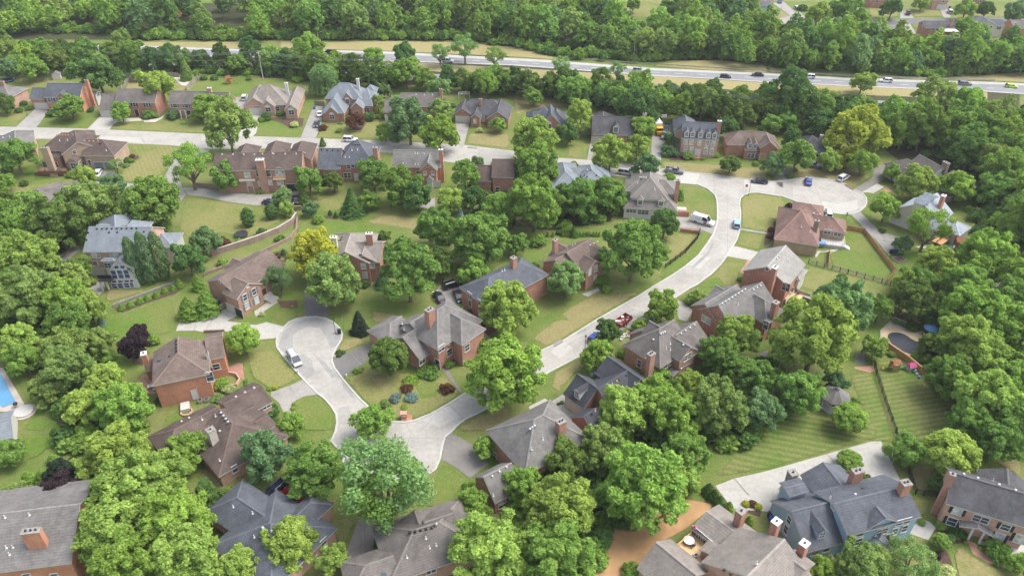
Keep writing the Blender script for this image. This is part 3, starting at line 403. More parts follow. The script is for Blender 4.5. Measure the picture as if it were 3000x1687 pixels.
# drives, walks, patios
for nm, mt, fr, pts in (
    ('driveway', 'drive', '00', [(350, 1100), (478, 1104), (470, 1150), (365, 1284), (160, 1280)]), ('driveway', 'drivel', '00', [(1020, 1160), (1175, 1165), (1240, 1195), (1140, 1255), (1098, 1308), (878, 1299)]), ('driveway', 'drive', '00', [(2350, 985), (2500, 975), (2490, 1060), (2330, 1210), (2290, 1360), (2080, 1352), (2200, 1250), (2380, 1070)]), ('driveway', 'drivel', '00', [(2480, 1140), (2630, 1150), (2575, 1340), (2540, 1375), (2400, 1366)]),
    ('driveway', 'drive', '10', [(610, 1070), (668, 1075), (662, 1240), (600, 1393), (448, 1389), (560, 1110)]), ('driveway', 'drive', '10', [(2005, 1240), (2148, 1245), (2095, 1449), (2085, 1480), (2050, 1480)]), ('driveway', 'drive', '20', [(1420, 1330), (1490, 1260), (1612, 1275), (1580, 1380), (1510, 1460), (1500, 1600), (1490, 1690), (1400, 1650), (1402, 1449)]), ('driveway', 'drive', '21', [(790, -30), (860, -30), (825, 80), (790, 165), (755, 162)]),
    ('driveway', 'drived', '31', [(40, 378), (150, 235), (235, 235), (200, 366), (120, 380)]), ('driveway', 'drived', '31', [(862, 455), (1050, 340), (1072, 225), (1255, 200), (1205, 325), (1100, 396), (930, 485)]), ('driveway', 'drivel', '31', [(930, 490), (1100, 398), (1172, 432), (1060, 497), (1000, 486)]), ('brick_path', 'paver', '31', [(1120, 478), (1190, 433), (1245, 470), (1205, 495)]),
    ('driveway', 'drive', '31', [(828, 704), (922, 676), (1040, 800), (1130, 880), (1300, 930), (1352, 940), (1282, 1060), (1222, 1122), (1200, 1107), (1100, 982), (980, 862), (900, 772)]), ('driveway', 'drive', '21', [(1640, 725), (1800, 740), (2068, 772), (2062, 832), (2015, 907), (1900, 858), (1690, 840), (1640, 800)]), ('driveway', 'drivel', '21', [(2222, 1022), (2480, 1085), (2400, 1172), (2160, 1127)]), ('garden_path', 'drive', '21', [(2288, 846), (2565, 888), (2562, 906), (2284, 862)]), ('brick_path', 'paver', '21', [(2370, 1170), (2400, 1172), (2330, 1310), (2290, 1290)]),
    ('driveway', 'drive', '22', [(1598, 102), (1640, 98), (1822, 215), (1760, 335), (1680, 312), (1650, 220)]), ('driveway', 'drive', '22', [(1140, 385), (1300, 290), (1345, 300), (1240, 435)]), ('driveway', 'drivel', '22', [(390, 1142), (530, 1055), (560, 1160), (670, 1245), (630, 1420), (440, 1470), (180, 1270), (170, 1190), (330, 1108)]), ('garden_path', 'drivel', '22', [(700, 60), (860, 0), (890, 20), (760, 85)]), ('garden_path', 'drived', '22', [(1600, 205), (2360, 760), (2500, 650), (2575, 620), (2575, 680), (2420, 770)]),
    ('driveway', 'drived', '13', [(1958, 5), (2230, 155), (2262, 212), (2345, 320), (2182, 440), (2150, 462), (2020, 362), (1868, 278), (1888, 100)]), ('driveway', 'drived', '13', [(1060, 820), (1215, 900), (1212, 1222), (960, 1315), (888, 1262), (1000, 960)]), ('driveway', 'asph', '12', [(763, 738), (900, 650), (1150, 555), (1195, 640), (1080, 760), (950, 842), (874, 914), (800, 805)]), ('driveway', 'asph', '12', [(488, -40), (695, -40), (742, 170), (722, 312), (600, 292), (492, 296)]), ('driveway', 'drive', '12', [(500, 903), (622, 1066), (480, 1087), (360, 1150), (348, 1272), (280, 1252), (230, 1150), (150, 1085), (150, 1045), (330, 980)]), ('driveway', 'drivel', '02', [(1770, 430), (1800, 348), (1975, 345), (2100, 300), (2190, 220), (2400, 190), (2440, 250), (2280, 330), (2575, 370), (2680, 340), (2870, 390), (2780, 500), (2575, 520), (2260, 432), (2050, 442), (1960, 426)]), ('garden_path', 'drivel', '12', [(-20, 235), (120, 140), (85, 85), (130, 78), (222, 140), (0, 285)]),
    ('driveway', 'drive', '12', [(1840, -20), (2100, -20), (2050, 195), (1930, 170), (1780, 120)]), ('driveway', 'drive', '12', [(2060, 240), (2130, 270), (2405, 550), (2360, 590), (2180, 440)]), ('driveway', 'drive', '01', [(1830, 10), (2112, 62), (2050, 110), (1800, 330), (1835, 440), (1872, 505), (1820, 578), (1770, 460), (1640, 345), (1700, 250)]), ('driveway', 'drive', '01', [(1830, 440), (2000, 440), (2300, 480), (2575, 512), (2780, 500), (2980, 400), (3010, 470), (2980, 570), (2870, 635), (2575, 617), (2300, 582), (2050, 532), (1890, 510)]), ('driveway', 'drive', '01', [(955, 385), (1000, 278), (1160, 278), (1145, 330), (1200, 370), (1300, 398), (1660, 420), (1800, 500), (1700, 520), (1290, 470), (960, 440)]), ('driveway', 'drive', '01', [(570, 1150), (720, 1030), (795, 1000), (800, 1070), (680, 1170), (630, 1350), (600, 1300)]), ('driveway', 'drive', '01', [(950, 1400), (1030, 1345), (1060, 1449), (1000, 1520), (905, 1449)]),
    ('driveway', 'drivel', '23', [(2045, 540), (2240, 465), (2575, 388), (3165, 220), (3700, 70), (3925, 520), (4030, 900), (2900, 900), (2575, 800), (2220, 772)]), ('garden_path', 'drivel', '33', [(1420, 960), (1560, 880), (1622, 900), (1690, 960), (1610, 1085), (1400, 1010)]), ('brick_path', 'paver', '33', [(1995, 1080), (2090, 1118), (2140, 1200), (2250, 1270), (2440, 1350), (2400, 1382), (2200, 1310), (2060, 1222)]), ('garden_path', 'drivel', '33', [(2130, 1090), (2300, 1120), (2575, 1240), (2575, 1290), (2290, 1150), (2110, 1130)]), ('driveway', 'drivel', '33', [(2430, 1160), (2575, 1130), (2620, 1260), (2500, 1210)]),
    ('bare_soil', 'soil', '23', [(600, 1330), (760, 1150), (940, 1000), (1060, 900), (1300, 780), (1500, 690), (1700, 670), (2035, 722), (2000, 760), (1760, 960), (1420, 1150), (1290, 1345), (1160, 1400), (1200, 1560), (800, 1600), (600, 1480)]), ('pool_deck', 'tan', '32', [(1148, 430), (1230, 368), (1320, 408), (1400, 450), (1540, 465), (1680, 480), (1760, 580), (1640, 700), (1500, 695), (1380, 672), (1180, 562), (1150, 500)]), ('patio', 'paverl', '32', [(1130, 420), (1230, 330), (1340, 380), (1460, 440), (1560, 430), (1540, 465), (1400, 450), (1320, 408), (1230, 368), (1148, 430), (1150, 520), (1130, 490)]), ('patio', 'paverl', '32', [(1240, 300), (1270, 280), (1400, 340), (1380, 375)]), ('brick_path', 'paver', '32', [(870, 790), (1060, 780), (1075, 830), (1030, 850), (870, 810)]), ('trampoline_pad', 'asph', '32', [(885, 640), (980, 660), (980, 775), (875, 745)]), ('patio', 'paverl', '02', [(-300, 760), (30, 798), (245, 1160), (242, 1205), (60, 1240), (-20, 1240), (-300, 1240)]), ('garden_path', 'drived', '02', [(-100, 590), (60, 575), (60, 640), (-100, 670)]), ('patio', 'paver', '02', [(1370, 960), (1440, 870), (1600, 880), (1640, 1060), (1440, 1060)]), ('brick_path', 'paver', '02', [(2210, 830), (2400, 750), (2440, 760), (2460, 920), (2390, 890), (2200, 860)]),
    ('patio', 'gravel', '00', [(1430, 790), (1640, 780), (1990, 778), (1910, 870), (1830, 860), (1750, 800), (1400, 820)]), ('garden_bed', 'gravel', '00', [(1150, 1195), (1400, 1185), (1440, 1215), (1160, 1232)]), ('garden_bed', 'gravel', '00', [(1440, 1210), (1600, 1190), (1660, 1150), (1640, 1190), (1560, 1230), (1450, 1228)]), ('garden_bed', 'gravel', '31', [(1480, 1030), (1640, 1010), (1650, 1060), (1520, 1050)]), ('garden_bed', 'gravel', '31', [(1740, 1040), (1900, 980), (1980, 1040), (1860, 1100)]), ('patio', 'drivel', '31', [(1690, 1010), (1790, 940), (1830, 950), (1740, 1040)]), ('driveway', 'drivel', '31', [(2220, 1310), (2420, 1370), (2575, 1420), (2500, 1449), (2250, 1449)]), ('garden_path', 'drived', '12', [(1820, 745), (1870, 720), (2080, 1060), (2040, 1040)]), ('patio', 'drivel', '31', [(470, 1130), (500, 1075), (560, 1080), (740, 1040), (700, 1080), (520, 1090), (490, 1140)]), ('patio', 'drive', '11', [(1640, 640), (1740, 560), (1800, 540), (1800, 655)]),
    ('road', 'asph', '30', [(1040, 202), (1600, 186), (1900, 193), (2380, 178), (3200, 150), (3200, 200), (2390, 212), (1960, 255), (1430, 247), (1060, 252)]), ('driveway', 'drive', '30', [(1340, 245), (1430, 245), (1490, 345), (1420, 345)]), ('driveway', 'drive', '30', [(1330, 110), (1400, 110), (1470, 185), (1330, 188)]), ('driveway', 'drive', '30', [(1720, 85), (1800, 85), (1840, 180), (1770, 182)]), ('driveway', 'drive', '30', [(40, 30), (160, 20), (330, 130), (360, 160), (240, 170)]), ('road', 'drive', '30', [(60, 190), (260, 150), (360, 160), (420, 260), (100, 260)]), ('driveway', 'asph', '30', [(2040, 370), (2180, 370), (2240, 450), (2100, 470)]), ('driveway', 'drive', '30', [(1600, 380), (1740, 400), (1740, 450), (1650, 440)]), ('road', 'asph', '20', [(-240, -30), (-110, -30), (-90, 105), (-180, 115)]), ('road', 'drive', '00', [(-200, 150), (60, 140), (60, 170), (-200, 190)])):
    sheet(nm, fr, pts, MP[mt] if mt in MP else M[mt], 0.05+len(bpy.data.meshes)*0.00004 if nm != 'road' else 0.046)
jt = MB()
for fr, p, q in (('02', (1975, 345), (1950, 426)), ('02', (2140, 310), (2060, 440)), ('02', (2190, 225), (2380, 330)), ('13', (1075, 850), (1075, 1260)), ('23', (2240, 468), (2390, 640)), ('33', (590, 222), (680, 300)), ('31', (1060, 945), (1280, 1000)), ('31', (1130, 890), (1190, 990)), ('22', (560, 1160), (400, 1300)), ('21', (1880, 750), (1870, 850)), ('12', (950, 650), (1060, 770)), ('12', (340, 985), (420, 1110)), ('01', (2575, 515), (2540, 612)), ('13', (1990, 120), (2200, 300))):
    gline(jt, fr, p, q, 0.1, 0.125)
o = jt.build('driveway_joint', MP['joint']); o['kind'] = 'structure'
# mulch beds
for fr, pts in (('10', [(30, 1180), (480, 1190), (470, 1270), (350, 1290), (230, 1230)]), ('10', [(620, 1260), (740, 1270), (690, 1320), (620, 1310)]), ('10', [(930, 1240), (1110, 1240), (1060, 1310), (980, 1310)]), ('11', [(680, 720), (830, 740), (810, 760), (680, 745)]), ('11', [(170, 1090), (290, 1060), (350, 1110), (350, 1190), (260, 1190)]), ('21', [(1530, 110), (1700, 120), (1850, 150), (1830, 170), (1600, 165)]), ('31', [(-20, 760), (100, 750), (130, 860), (60, 960), (-40, 1030)]), ('31', [(130, 640), (250, 590), (300, 640), (230, 700)]), ('01', [(1240, 190), (1390, 110), (1400, 140), (1300, 200)]), ('02', [(1140, 200), (1750, 10), (1880, -20), (1760, 60), (1480, 150), (1230, 248)]), ('12', [(770, 640), (900, 600), (900, 660), (800, 700)]), ('12', [(980, 810), (1090, 800), (1060, 885), (990, 870)]), ('12', [(1440, 1180), (1550, 1180), (1540, 1215), (1460, 1220)]), ('12', [(2220, 320), (2350, 320), (2420, 430), (2330, 480)]), ('12', [(220, 130), (420, 120), (420, 200), (250, 200)]), ('33', [(1640, 1200), (1800, 1180), (1900, 1449), (1700, 1449)]), ('33', [(1600, 980), (1990, 990), (2000, 1110), (1820, 1130)]), ('23', [(2240, 760), (2340, 740), (2510, 800), (2490, 850), (2300, 790)]), ('13', [(1020, 210), (1420, 200), (1440, 260), (1250, 290), (1040, 260)]), ('13', [(620, 720), (790, 700), (720, 830), (640, 800)]), ('33', [(350, 1270), (720, 1190), (700, 1260), (400, 1340)]), ('32', [(1270, 230), (1480, 240), (1520, 420), (1420, 420), (1300, 330)]), ('02', [(1330, 700), (1440, 710), (1440, 775), (1330, 760)])):
    sheet('garden_bed', fr, pts, M['mulch'], 0.03+len(bpy.data.meshes)*0.00004)
# pools
pool = flat('pool_water', (0.09, 0.25, 0.42), 0.05, vary=0.1, spec=0.6); cover = flat('pool_cover', (0.02, 0.026, 0.038), 0.6, vary=0.25, scale=1.5)
o = sheet('pool_water', '02', [(-300, 840), (-10, 862), (20, 878), (155, 1138), (150, 1148), (30, 1195), (-40, 1150), (-300, 1150)], pool, 0.13)
kid = smooth_line([(1205, 490), (1228, 452), (1300, 445), (1380, 466), (1440, 507), (1510, 538), (1600, 552), (1650, 600), (1580, 655), (1450, 660), (1330, 620), (1240, 550)], 5, True)
o = sheet('pool_cover', '32', kid, cover, 0.135); o['kind'] = 'thing'; tag(o, 'dark cover stretched over the kidney-shaped pool with tan deck', 'pool cover')
# ------------------------------------------------------------------ houses
class Wing: pass
def snap(a, ref):
    if ref is None: return a
    d = (a-ref) % (math.pi/2)
    if d > math.pi/4: d -= math.pi/2
    return a-d if abs(d) < R(24) else a
def solve_depth(A, n, u, e, k, fr, x, y):
    """depth of a wing whose ridge passes through the measured point"""
    gx, gy = G(fr, x, y); lo, hi = 2.0, 34.0
    for _ in range(40):
        D = (lo+hi)/2; c = A+n*(D/2); z = e+k*D/2
        p = proj((c.x, c.y, z)); q = proj((c.x+u.x*8, c.y+u.y*8, z))
        yy = p[1]+(q[1]-p[1])*(gx-p[0])/(q[0]-p[0]) if abs(q[0]-p[0]) > 1e-6 else p[1]
        if yy > gy: lo = D
        else: hi = D
    return D
def mkwing(s, fr, ref):
    t = s[0]; opt = s[-1] if isinstance(s[-1], dict) else {}
    fr = opt.get('fr', fr); W = Wing(); W.opt = opt
    if t == 'G':
        _, x1, y1, x2, y2, zr, wd, k, hips = s[:9]
        p, q = gp(fr, x1, y1, zr), gp(fr, x2, y2, zr)
        a = snap(math.atan2(q.y-p.y, q.x-p.x), ref); m = (p+q)/2; L = (q-p).length/2
        u = Vector((math.cos(a), math.sin(a), 0))
        a0, a1 = -L-(wd if '1' in hips else 0), L+(wd if '2' in hips else 0)
        W.c = Vector((m.x, m.y, 0))+u*((a0+a1)/2); W.L = (a1-a0)/2; W.u = u; W.w = wd; W.k = k; W.e = zr-k*wd
        W.hA, W.hB = '1' in hips, '2' in hips
    else:
        _, ax, ay, bx, by, dp, e, k, hips = s[:9]
        A, B = gp(fr, ax, ay, e), gp(fr, bx, by, e)
        a = snap(math.atan2(B.y-A.y, B.x-A.x), ref); m = (A+B)/2; L = Vector((B.x-A.x, B.y-A.y)).length/2
        u = Vector((math.cos(a), math.sin(a), 0)); n = Vector((-u.y, u.x, 0)); m = Vector((m.x, m.y, 0))
        if isinstance(dp, tuple):
            if dp[0] == 'R': D = solve_depth(m, n, u, e, k, dp[3] if len(dp) > 3 else fr, dp[1], dp[2])
            elif dp[0] == 'C': D = abs((gp(fr, dp[1], dp[2], e)-m).dot(n))
            else: D = abs((gp(fr, dp[1], dp[2], e+k*L)-m).dot(n))
        else: D = dp
        W.c = m+n*D/2; W.e = e; W.k = k
        if t == 'P': W.u, W.L, W.w, W.hA, W.hB = u, L, D/2, 'L' in hips, 'R' in hips
        else: W.u, W.L, W.w, W.hA, W.hB = n, D/2, L, 'F' in hips, 'B' in hips
    # measured lines are the gutters: the walls stand back from them
    W.e += W.k*0.36; W.w -= 0.36; W.L -= 0.3
    W.v = Vector((-W.u.y, W.u.x, 0)); W.a = math.atan2(W.u.y, W.u.x)
    return W
def P3(W, a, b, z): return W.c+W.u*a+W.v*b+Vector((0, 0, z))
def roof_faces(W, o=0.36, og=0.28, dz=0.0):
    L, w_, k, e = W.L, W.w, W.k, W.e+dz
    a0, a1 = -L-(o if W.hA else og), L+(o if W.hB else og)
    zr = e+k*w_; ze = e-k*o; b = w_+o
    run = b
    r0 = a0+run if W.hA else a0; r1 = a1-run if W.hB else a1
    if r0 > r1:
        m = (r0+r1)/2 if W.hA and W.hB else (r1 if W.hA else r0)
        r0 = r1 = m
    c = [P3(W, a0, -b, ze), P3(W, a1, -b, ze), P3(W, a1, b, ze), P3(W, a0, b, ze)]
    q0, q1 = P3(W, r0, 0, zr), P3(W, r1, 0, zr)
    one = (q1-q0).length < 0.02
    fs = [[c[0], c[1], q0] if one else [c[0], c[1], q1, q0], [c[2], c[3], q0] if one else [c[2], c[3], q0, q1]]
    if W.hB: fs.append([c[1], c[2], q1])
    if W.hA: fs.append([c[3], c[0], q0])
    loop = [c[0], c[1]]+([] if W.hB else [q1])+[c[2], c[3]]+([] if W.hA else [q0])
    caps = [] if one else [(q0, q1)]
    if W.hB: caps += [(c[1], q1), (c[2], q1)]
    if W.hA: caps += [(c[0], q0), (c[3], q0)]
    return fs, loop, caps
def add_roof(b, W, th=0.22, **kw):
    fs, loop, caps = roof_faces(W, **kw); dn = Vector((0, 0, -th)); up = Vector((0, 0, 0.035))
    for f in fs: b.face(f, 0); b.face([p+dn for p in f[::-1]], 1)
    for p, q in zip(loop, loop[1:]+loop[:1]): b.face([p, p+dn, q+dn, q], 1)
    for p, q in caps:
        d = (q-p).normalized(); s = d.cross(Vector((0, 0, 1))).normalized()*0.17
        b.mesh([p-s, q-s, q+up*1.6, p+up*1.6, p+s, q+s], [(0, 1, 2, 3), (3, 2, 5, 4)], 2)
def add_wall(b, W, m=0):
    L, w_, e, k = W.L, W.w, W.e-0.1, W.k
    zs = lambda h: [] if h else [(0, e+k*w_)]
    def ring(a, h): return [P3(W, a, -w_, 0), P3(W, a, w_, 0), P3(W, a, w_, e)]+([] if h else [P3(W, a, 0, e+k*w_)])+[P3(W, a, -w_, e)]
    A, B = ring(-L, W.hA), ring(L, W.hB)
    b.face(A[::-1], m); b.face(B, m)
    b.face([P3(W, -L, -w_, 0), P3(W, L, -w_, 0), P3(W, L, -w_, e), P3(W, -L, -w_, e)], m)
    b.face([P3(W, L, w_, 0), P3(W, -L, w_, 0), P3(W, -L, w_, e), P3(W, L, w_, e)], m)
def hit_wall(Ws, X, Y):
    """first outside wall the line of sight through the measured point meets"""
    d = ray(X, Y); best = None
    for W in Ws:
        for n, c, half, gable in ((W.u, W.L, W.w, not W.hB), (-W.u, W.L, W.w, not W.hA), (W.v, W.w, W.L, 0), (-W.v, W.w, W.L, 0)):
            if d.dot(n) >= -1e-3: continue
            t = (W.c+n*c-CAMP).dot(n)/d.dot(n); p = CAMP+d*t
            s = Vector((-n.y, n.x, 0)); a = (p-W.c).dot(s)
            top = W.e+(W.k*max(0, half-abs(a)) if gable else 0)
            over = max(0, abs(a)-half)+max(0, -p.z)+max(0, p.z-top)
            if p.z > top-0.75 and not gable: p = Vector((p.x, p.y, max(0.8, top-0.75)))
            key = (over > 0.9, over*6+t*0.05 if over > 0.25 else t*0.05, )
            if best is None or key < best[0]: best = (key, p, n, s)
    return best[1:]
def hit_roof(Ws, X, Y, up=0.0):
    d = ray(X, Y); best = None
    for W in Ws:
        planes = [(W.v, W.w), (-W.v, W.w)]+([(W.u, W.L)] if W.hB else [])+([(-W.u, W.L)] if W.hA else [])
        for n, c in planes:
            nn = Vector((n.x*W.k, n.y*W.k, 1.0)); p0 = W.c+n*c+Vector((0, 0, W.e+up))
            den = d.dot(nn)
            if den >= 0: continue
            t = (p0-CAMP).dot(nn)/den; p = CAMP+d*t; q = p-W.c
            a, bb = q.dot(W.u), q.dot(W.v)
            roof = W.e+W.k*(W.w-abs(bb))
            if W.hA: roof = min(roof, W.e+W.k*(W.L+a))
            if W.hB: roof = min(roof, W.e+W.k*(W.L-a))
            over = max(0, abs(a)-W.L-0.4)+max(0, abs(bb)-W.w-0.5)+abs(p.z-up-roof)
            key = (over > 0.5, over if over > 0.5 else t)
            if best is None or key < best[0]: best = (key, p, n, W)
    return best[1:]
def add_window(par, org, p, n, s, wd, ht, style='', name='window'):
    """frame > pane, set on the wall at p, facing n"""
    z = Vector((0, 0, 1)); dark = M['blind'] if 'b' in style else (M['navy'] if 'n' in style else M['glass'])
    fm = M['offwhite'] if 'c' in style else M['white']
    f = MB(); hw, hh = wd/2, ht/2; t = 0.11
    def bar(x0, x1, y0, y1, d0, d1, m=0):
        b8 = [p+s*x+z*y+n*dd for dd in (d0, d1) for x, y in ((x0, y0), (x1, y0), (x1, y1), (x0, y1))]
        return b8
    q6 = [(3, 2, 1, 0), (4, 5, 6, 7), (0, 1, 5, 4), (1, 2, 6, 5), (2, 3, 7, 6), (3, 0, 4, 7)]
    f.mesh(bar(-hw-t, -hw, -hh, hh, 0.0, 0.09), q6); f.mesh(bar(hw, hw+t, -hh, hh, 0.0, 0.09), q6)
    f.mesh(bar(-hw-t, hw+t, hh, hh+t*1.3, 0.0, 0.1), q6); f.mesh(bar(-hw-t-0.05, hw+t+0.05, -hh-t, -hh, 0.0, 0.14), q6)
    nv = max(0, int(round(wd/0.95))-1)
    for i in range(nv):
        x = -hw+wd*(i+1)/(nv+1); f.mesh(bar(x-0.05, x+0.05, -hh, hh, 0.03, 0.08), q6)
    if ht > 0.9: f.mesh(bar(-hw, hw, -0.035, 0.035, 0.03, 0.07), q6)
    if 'a' in style:                                            # arched head
        for i in range(8):
            a0, a1 = math.pi*i/8, math.pi*(i+1)/8
            f.face([p+z*(hh+t)+s*math.cos(a1)*(hw+t)+z*math.sin(a1)*(hw+t)*0.9+n*0.07, p+z*(hh+t)+n*0.07, p+z*(hh+t)+s*math.cos(a0)*(hw+t)+z*math.sin(a0)*(hw+t)*0.9+n*0.07])
    o = f.build(name, fm, par, org)
    g = MB(); g.face([p-s*hw-z*hh+n*0.03, p+s*hw-z*hh+n*0.03, p+s*hw+z*hh+n*0.03, p-s*hw+z*hh+n*0.03]); g.build('pane', dark, o, org)
    if 's' in style or 'k' in style:
        for sg in (-1, 1):
            h = MB(); x0, x1 = sorted((sg*(hw+t+0.04), sg*(hw+t+0.46))); h.mesh(bar(x0, x1, -hh-0.05, hh+0.05, 0.0, 0.06), q6)
            h.build('shutter', M['shut'] if 's' in style else M['shutb'], o, org)
    return o
def panel(par, org, name, mat, p, n, s, wd, ht, z0=0.02, rows=4, trim=True):
    """a garage door or house door on the wall"""
    b = MB(); z = Vector((0, 0, 1)); p = Vector((p.x, p.y, 0)); q6 = [(3, 2, 1, 0), (4, 5, 6, 7), (0, 1, 5, 4), (1, 2, 6, 5), (2, 3, 7, 6), (3, 0, 4, 7)]
    for i in range(rows):
        y0, y1 = z0+ht*i/rows+0.02, z0+ht*(i+1)/rows-0.02
        b.mesh([p+s*x+z*y+n*dd for dd in (0.0, 0.07) for x, y in ((-wd/2, y0), (wd/2, y0), (wd/2, y1), (-wd/2, y1))], q6, 0)
    if trim:
        t = 0.14
        for x0, x1, y0, y1 in ((-wd/2-t, -wd/2, z0, z0+ht), (wd/2, wd/2+t, z0, z0+ht), (-wd/2-t, wd/2+t, z0+ht, z0+ht+t)):
            b.mesh([p+s*x+z*y+n*dd for dd in (0.0, 0.1) for x, y in ((x0, y0), (x1, y0), (x1, y1), (x0, y1))], q6, 1)
    return b.build(name, [mat, M['trim']], par, org)
def house(fr, label, wall, roof, wings, wins=(), doors=(), garages=(), chims=(), dorms=(), vents=(), boxes=(), name='house', cat='house', group='houses of the neighbourhood'):
    Ws = []; ref = None
    for i, s in enumerate(wings):
        W = mkwing(s, fr, ref); W.e += i*0.017; W.w += i*0.004; W.L -= i*0.006
        if ref is None: ref = W.a
        Ws.append(W)
    org = Vector((Ws[0].c.x, Ws[0].c.y, 0))
    root = empty(name, org); tag(root, label, cat, group)
    # walls, one part per wall material
    by = {}
    for W in Ws: by.setdefault(W.opt.get('wall', wall), []).append(W)
    for mt, L_ in by.items():
        b = MB()
        for W in L_:
            if not W.opt.get('open'): add_wall(b, W)
        b.build('wall', M[mt], root, org)
    rb = MB()
    for W in Ws: add_roof(rb, W)
    ro = rb.build('roof', [ROOF[roof][0], M['trim'], ROOF[roof][1]], root, org)
    for wv in wins:
        f2 = fr
        if isinstance(wv[0], str): f2, wv = wv[0], wv[1:]
        x, y, wd, ht = wv[:4]; p, n, s = hit_wall([W for W in Ws if not W.opt.get('open')], *G(f2, x, y)); add_window(root, org, p, n, s, wd, ht, wv[4] if len(wv) > 4 else '')
    for d in doors:
        f2 = fr
        if isinstance(d[0], str): f2, d = d[0], d[1:]
        p, n, s = hit_wall([W for W in Ws if not W.opt.get('open')], *G(f2, d[0], d[1])); panel(root, org, 'door', M[d[2]] if len(d) > 2 else M['door'], p, n, s, d[3] if len(d) > 3 else 1.1, 2.3, 0.3, 2)
    for g in garages:
        f2 = fr
        if isinstance(g[0], str): f2, g = g[0], g[1:]
        p, n, s = hit_wall(Ws, *G(f2, g[0], g[1])); panel(root, org, 'garage_door', M[g[3]] if len(g) > 3 else M['garage'], p, n, s, g[2], 2.3)
    for c in chims:
        f2 = fr
        if isinstance(c[0], str): f2, c = c[0], c[1:]
        x, y, zt, cw, cd, mt = c[:6]; p = gp(f2, x, y, zt); b = MB(); u = (math.cos(ref), math.sin(ref))
        z0 = c[6] if len(c) > 6 else 0.0
        b.box(p, u, cw/2, cd/2, z0, zt-0.25); b.box(p, u, cw/2+0.06, cd/2+0.06, zt-0.55, zt-0.4)
        co = b.build('chimney', M[mt], ro, org)
        b = MB(); b.box(p, u, cw/2+0.07, cd/2+0.07, zt-0.25, zt-0.12, 0)
        k = max(1, int(cw/0.75))
        for i in range(k):
            q = p+Vector((u[0], u[1], 0))*((i+0.5)/k-0.5)*cw*0.8
            b.lathe((q.x, q.y, zt-0.12), [(0.17, 0), (0.14, 0.28), (0.09, 0.285)], 8, 1)
        capo = b.build('chimney_cap', [M['white'] if mt in ('white', 'wsid') or (len(c) > 7) else M['stone'], M['dark']], root, org)
    for d in dorms:
        f2 = fr
        if isinstance(d[0], str): f2, d = d[0], d[1:]
        x, y, wd, ht = d[:4]; dm = d[4] if len(d) > 4 else 'white'; hip = len(d) > 5
        p, n, W = hit_roof(Ws, *G(f2, x, y), ht/2+0.35)
        s = Vector((-n.y, n.x, 0)); zc = p.z; zb = zc-ht/2-0.5; ze = zc+ht/2+0.18; hw = wd/2+0.28; kk = 1.0 if not hip else 0.8; zrg = ze+kk*hw
        run = max(0.6, (zrg-(zc-ht/2-0.35))/max(W.k, .3))+0.3; run2 = (ze-(zc-ht/2-0.35))/max(W.k, .3)+0.2
        b = MB(); z = Vector((0, 0, 1)); f0 = Vector((p.x, p.y, 0))
        a1, a2 = f0-s*hw, f0+s*hw
        b.face([a1+z*zb, a2+z*zb, a2+z*ze, f0+z*(zrg if not hip else ze), a1+z*ze], 0)
        for a in (a1, a2):
            b.face([a+z*zb, a+z*ze, a+z*ze-n*run2, a+z*zb-n*run2], 0)
        ov = 0.18; e1, e2 = a1-s*ov+n*ov, a2+s*ov+n*ov; zz = ze-kk*ov
        fr_ = f0+n*ov+z*zrg if not hip else f0-n*hw+z*zrg; bk = f0-n*run+z*zrg
        for a, sg in ((e1, 1), (e2, -1)):
            b.face([a+z*zz, fr_, bk, a-n*(run2+ov)+z*zz], 1)
            b.face([a+z*(zz-0.12), fr_-z*0.12, bk-z*0.12, a-n*(run2+ov)+z*(zz-0.12)], 0)
            b.face([a+z*zz, a+z*(zz-0.12), a-n*(run2+ov)+z*(zz-0.12), a-n*(run2+ov)+z*zz], 0)
            if not hip: b.face([a+z*zz, fr_, fr_-z*0.12, a+z*(zz-0.12)], 0)
        if hip: b.face([e1+z*zz, e2+z*zz, fr_], 1); b.face([e1+z*zz, e2+z*zz, e2+z*(zz-.12), e1+z*(zz-.12)], 0)
        do = b.build('dormer', [M[dm], ROOF[roof][0]], ro, org)
        # the dormer's window belongs to the dormer (frame and glass in one mesh)
        wbm = MB(); q6 = [(3, 2, 1, 0), (4, 5, 6, 7), (0, 1, 5, 4), (1, 2, 6, 5), (2, 3, 7, 6), (3, 0, 4, 7)]
        pc = f0+z*zc
        wbm.face([pc-s*wd/2-z*ht/2+n*0.03, pc+s*wd/2-z*ht/2+n*0.03, pc+s*wd/2+z*ht/2+n*0.03, pc-s*wd/2+z*ht/2+n*0.03], 1)
        for x0, x1, y0, y1 in ((-wd/2-.08, -wd/2, -ht/2, ht/2), (wd/2, wd/2+.08, -ht/2, ht/2), (-wd/2, wd/2, ht/2, ht/2+.1), (-wd/2-.1, wd/2+.1, -ht/2-.1, -ht/2), (-wd/2, wd/2, -.03, .03), (-.03, .03, -ht/2, ht/2)):
            wbm.mesh([pc+s*xx+z*yy+n*dd for dd in (0.0, 0.07) for xx, yy in ((x0, y0), (x1, y0), (x1, y1), (x0, y1))], q6, 0)
        wbm.build('window', [M['white'], M['glass']], root, org)
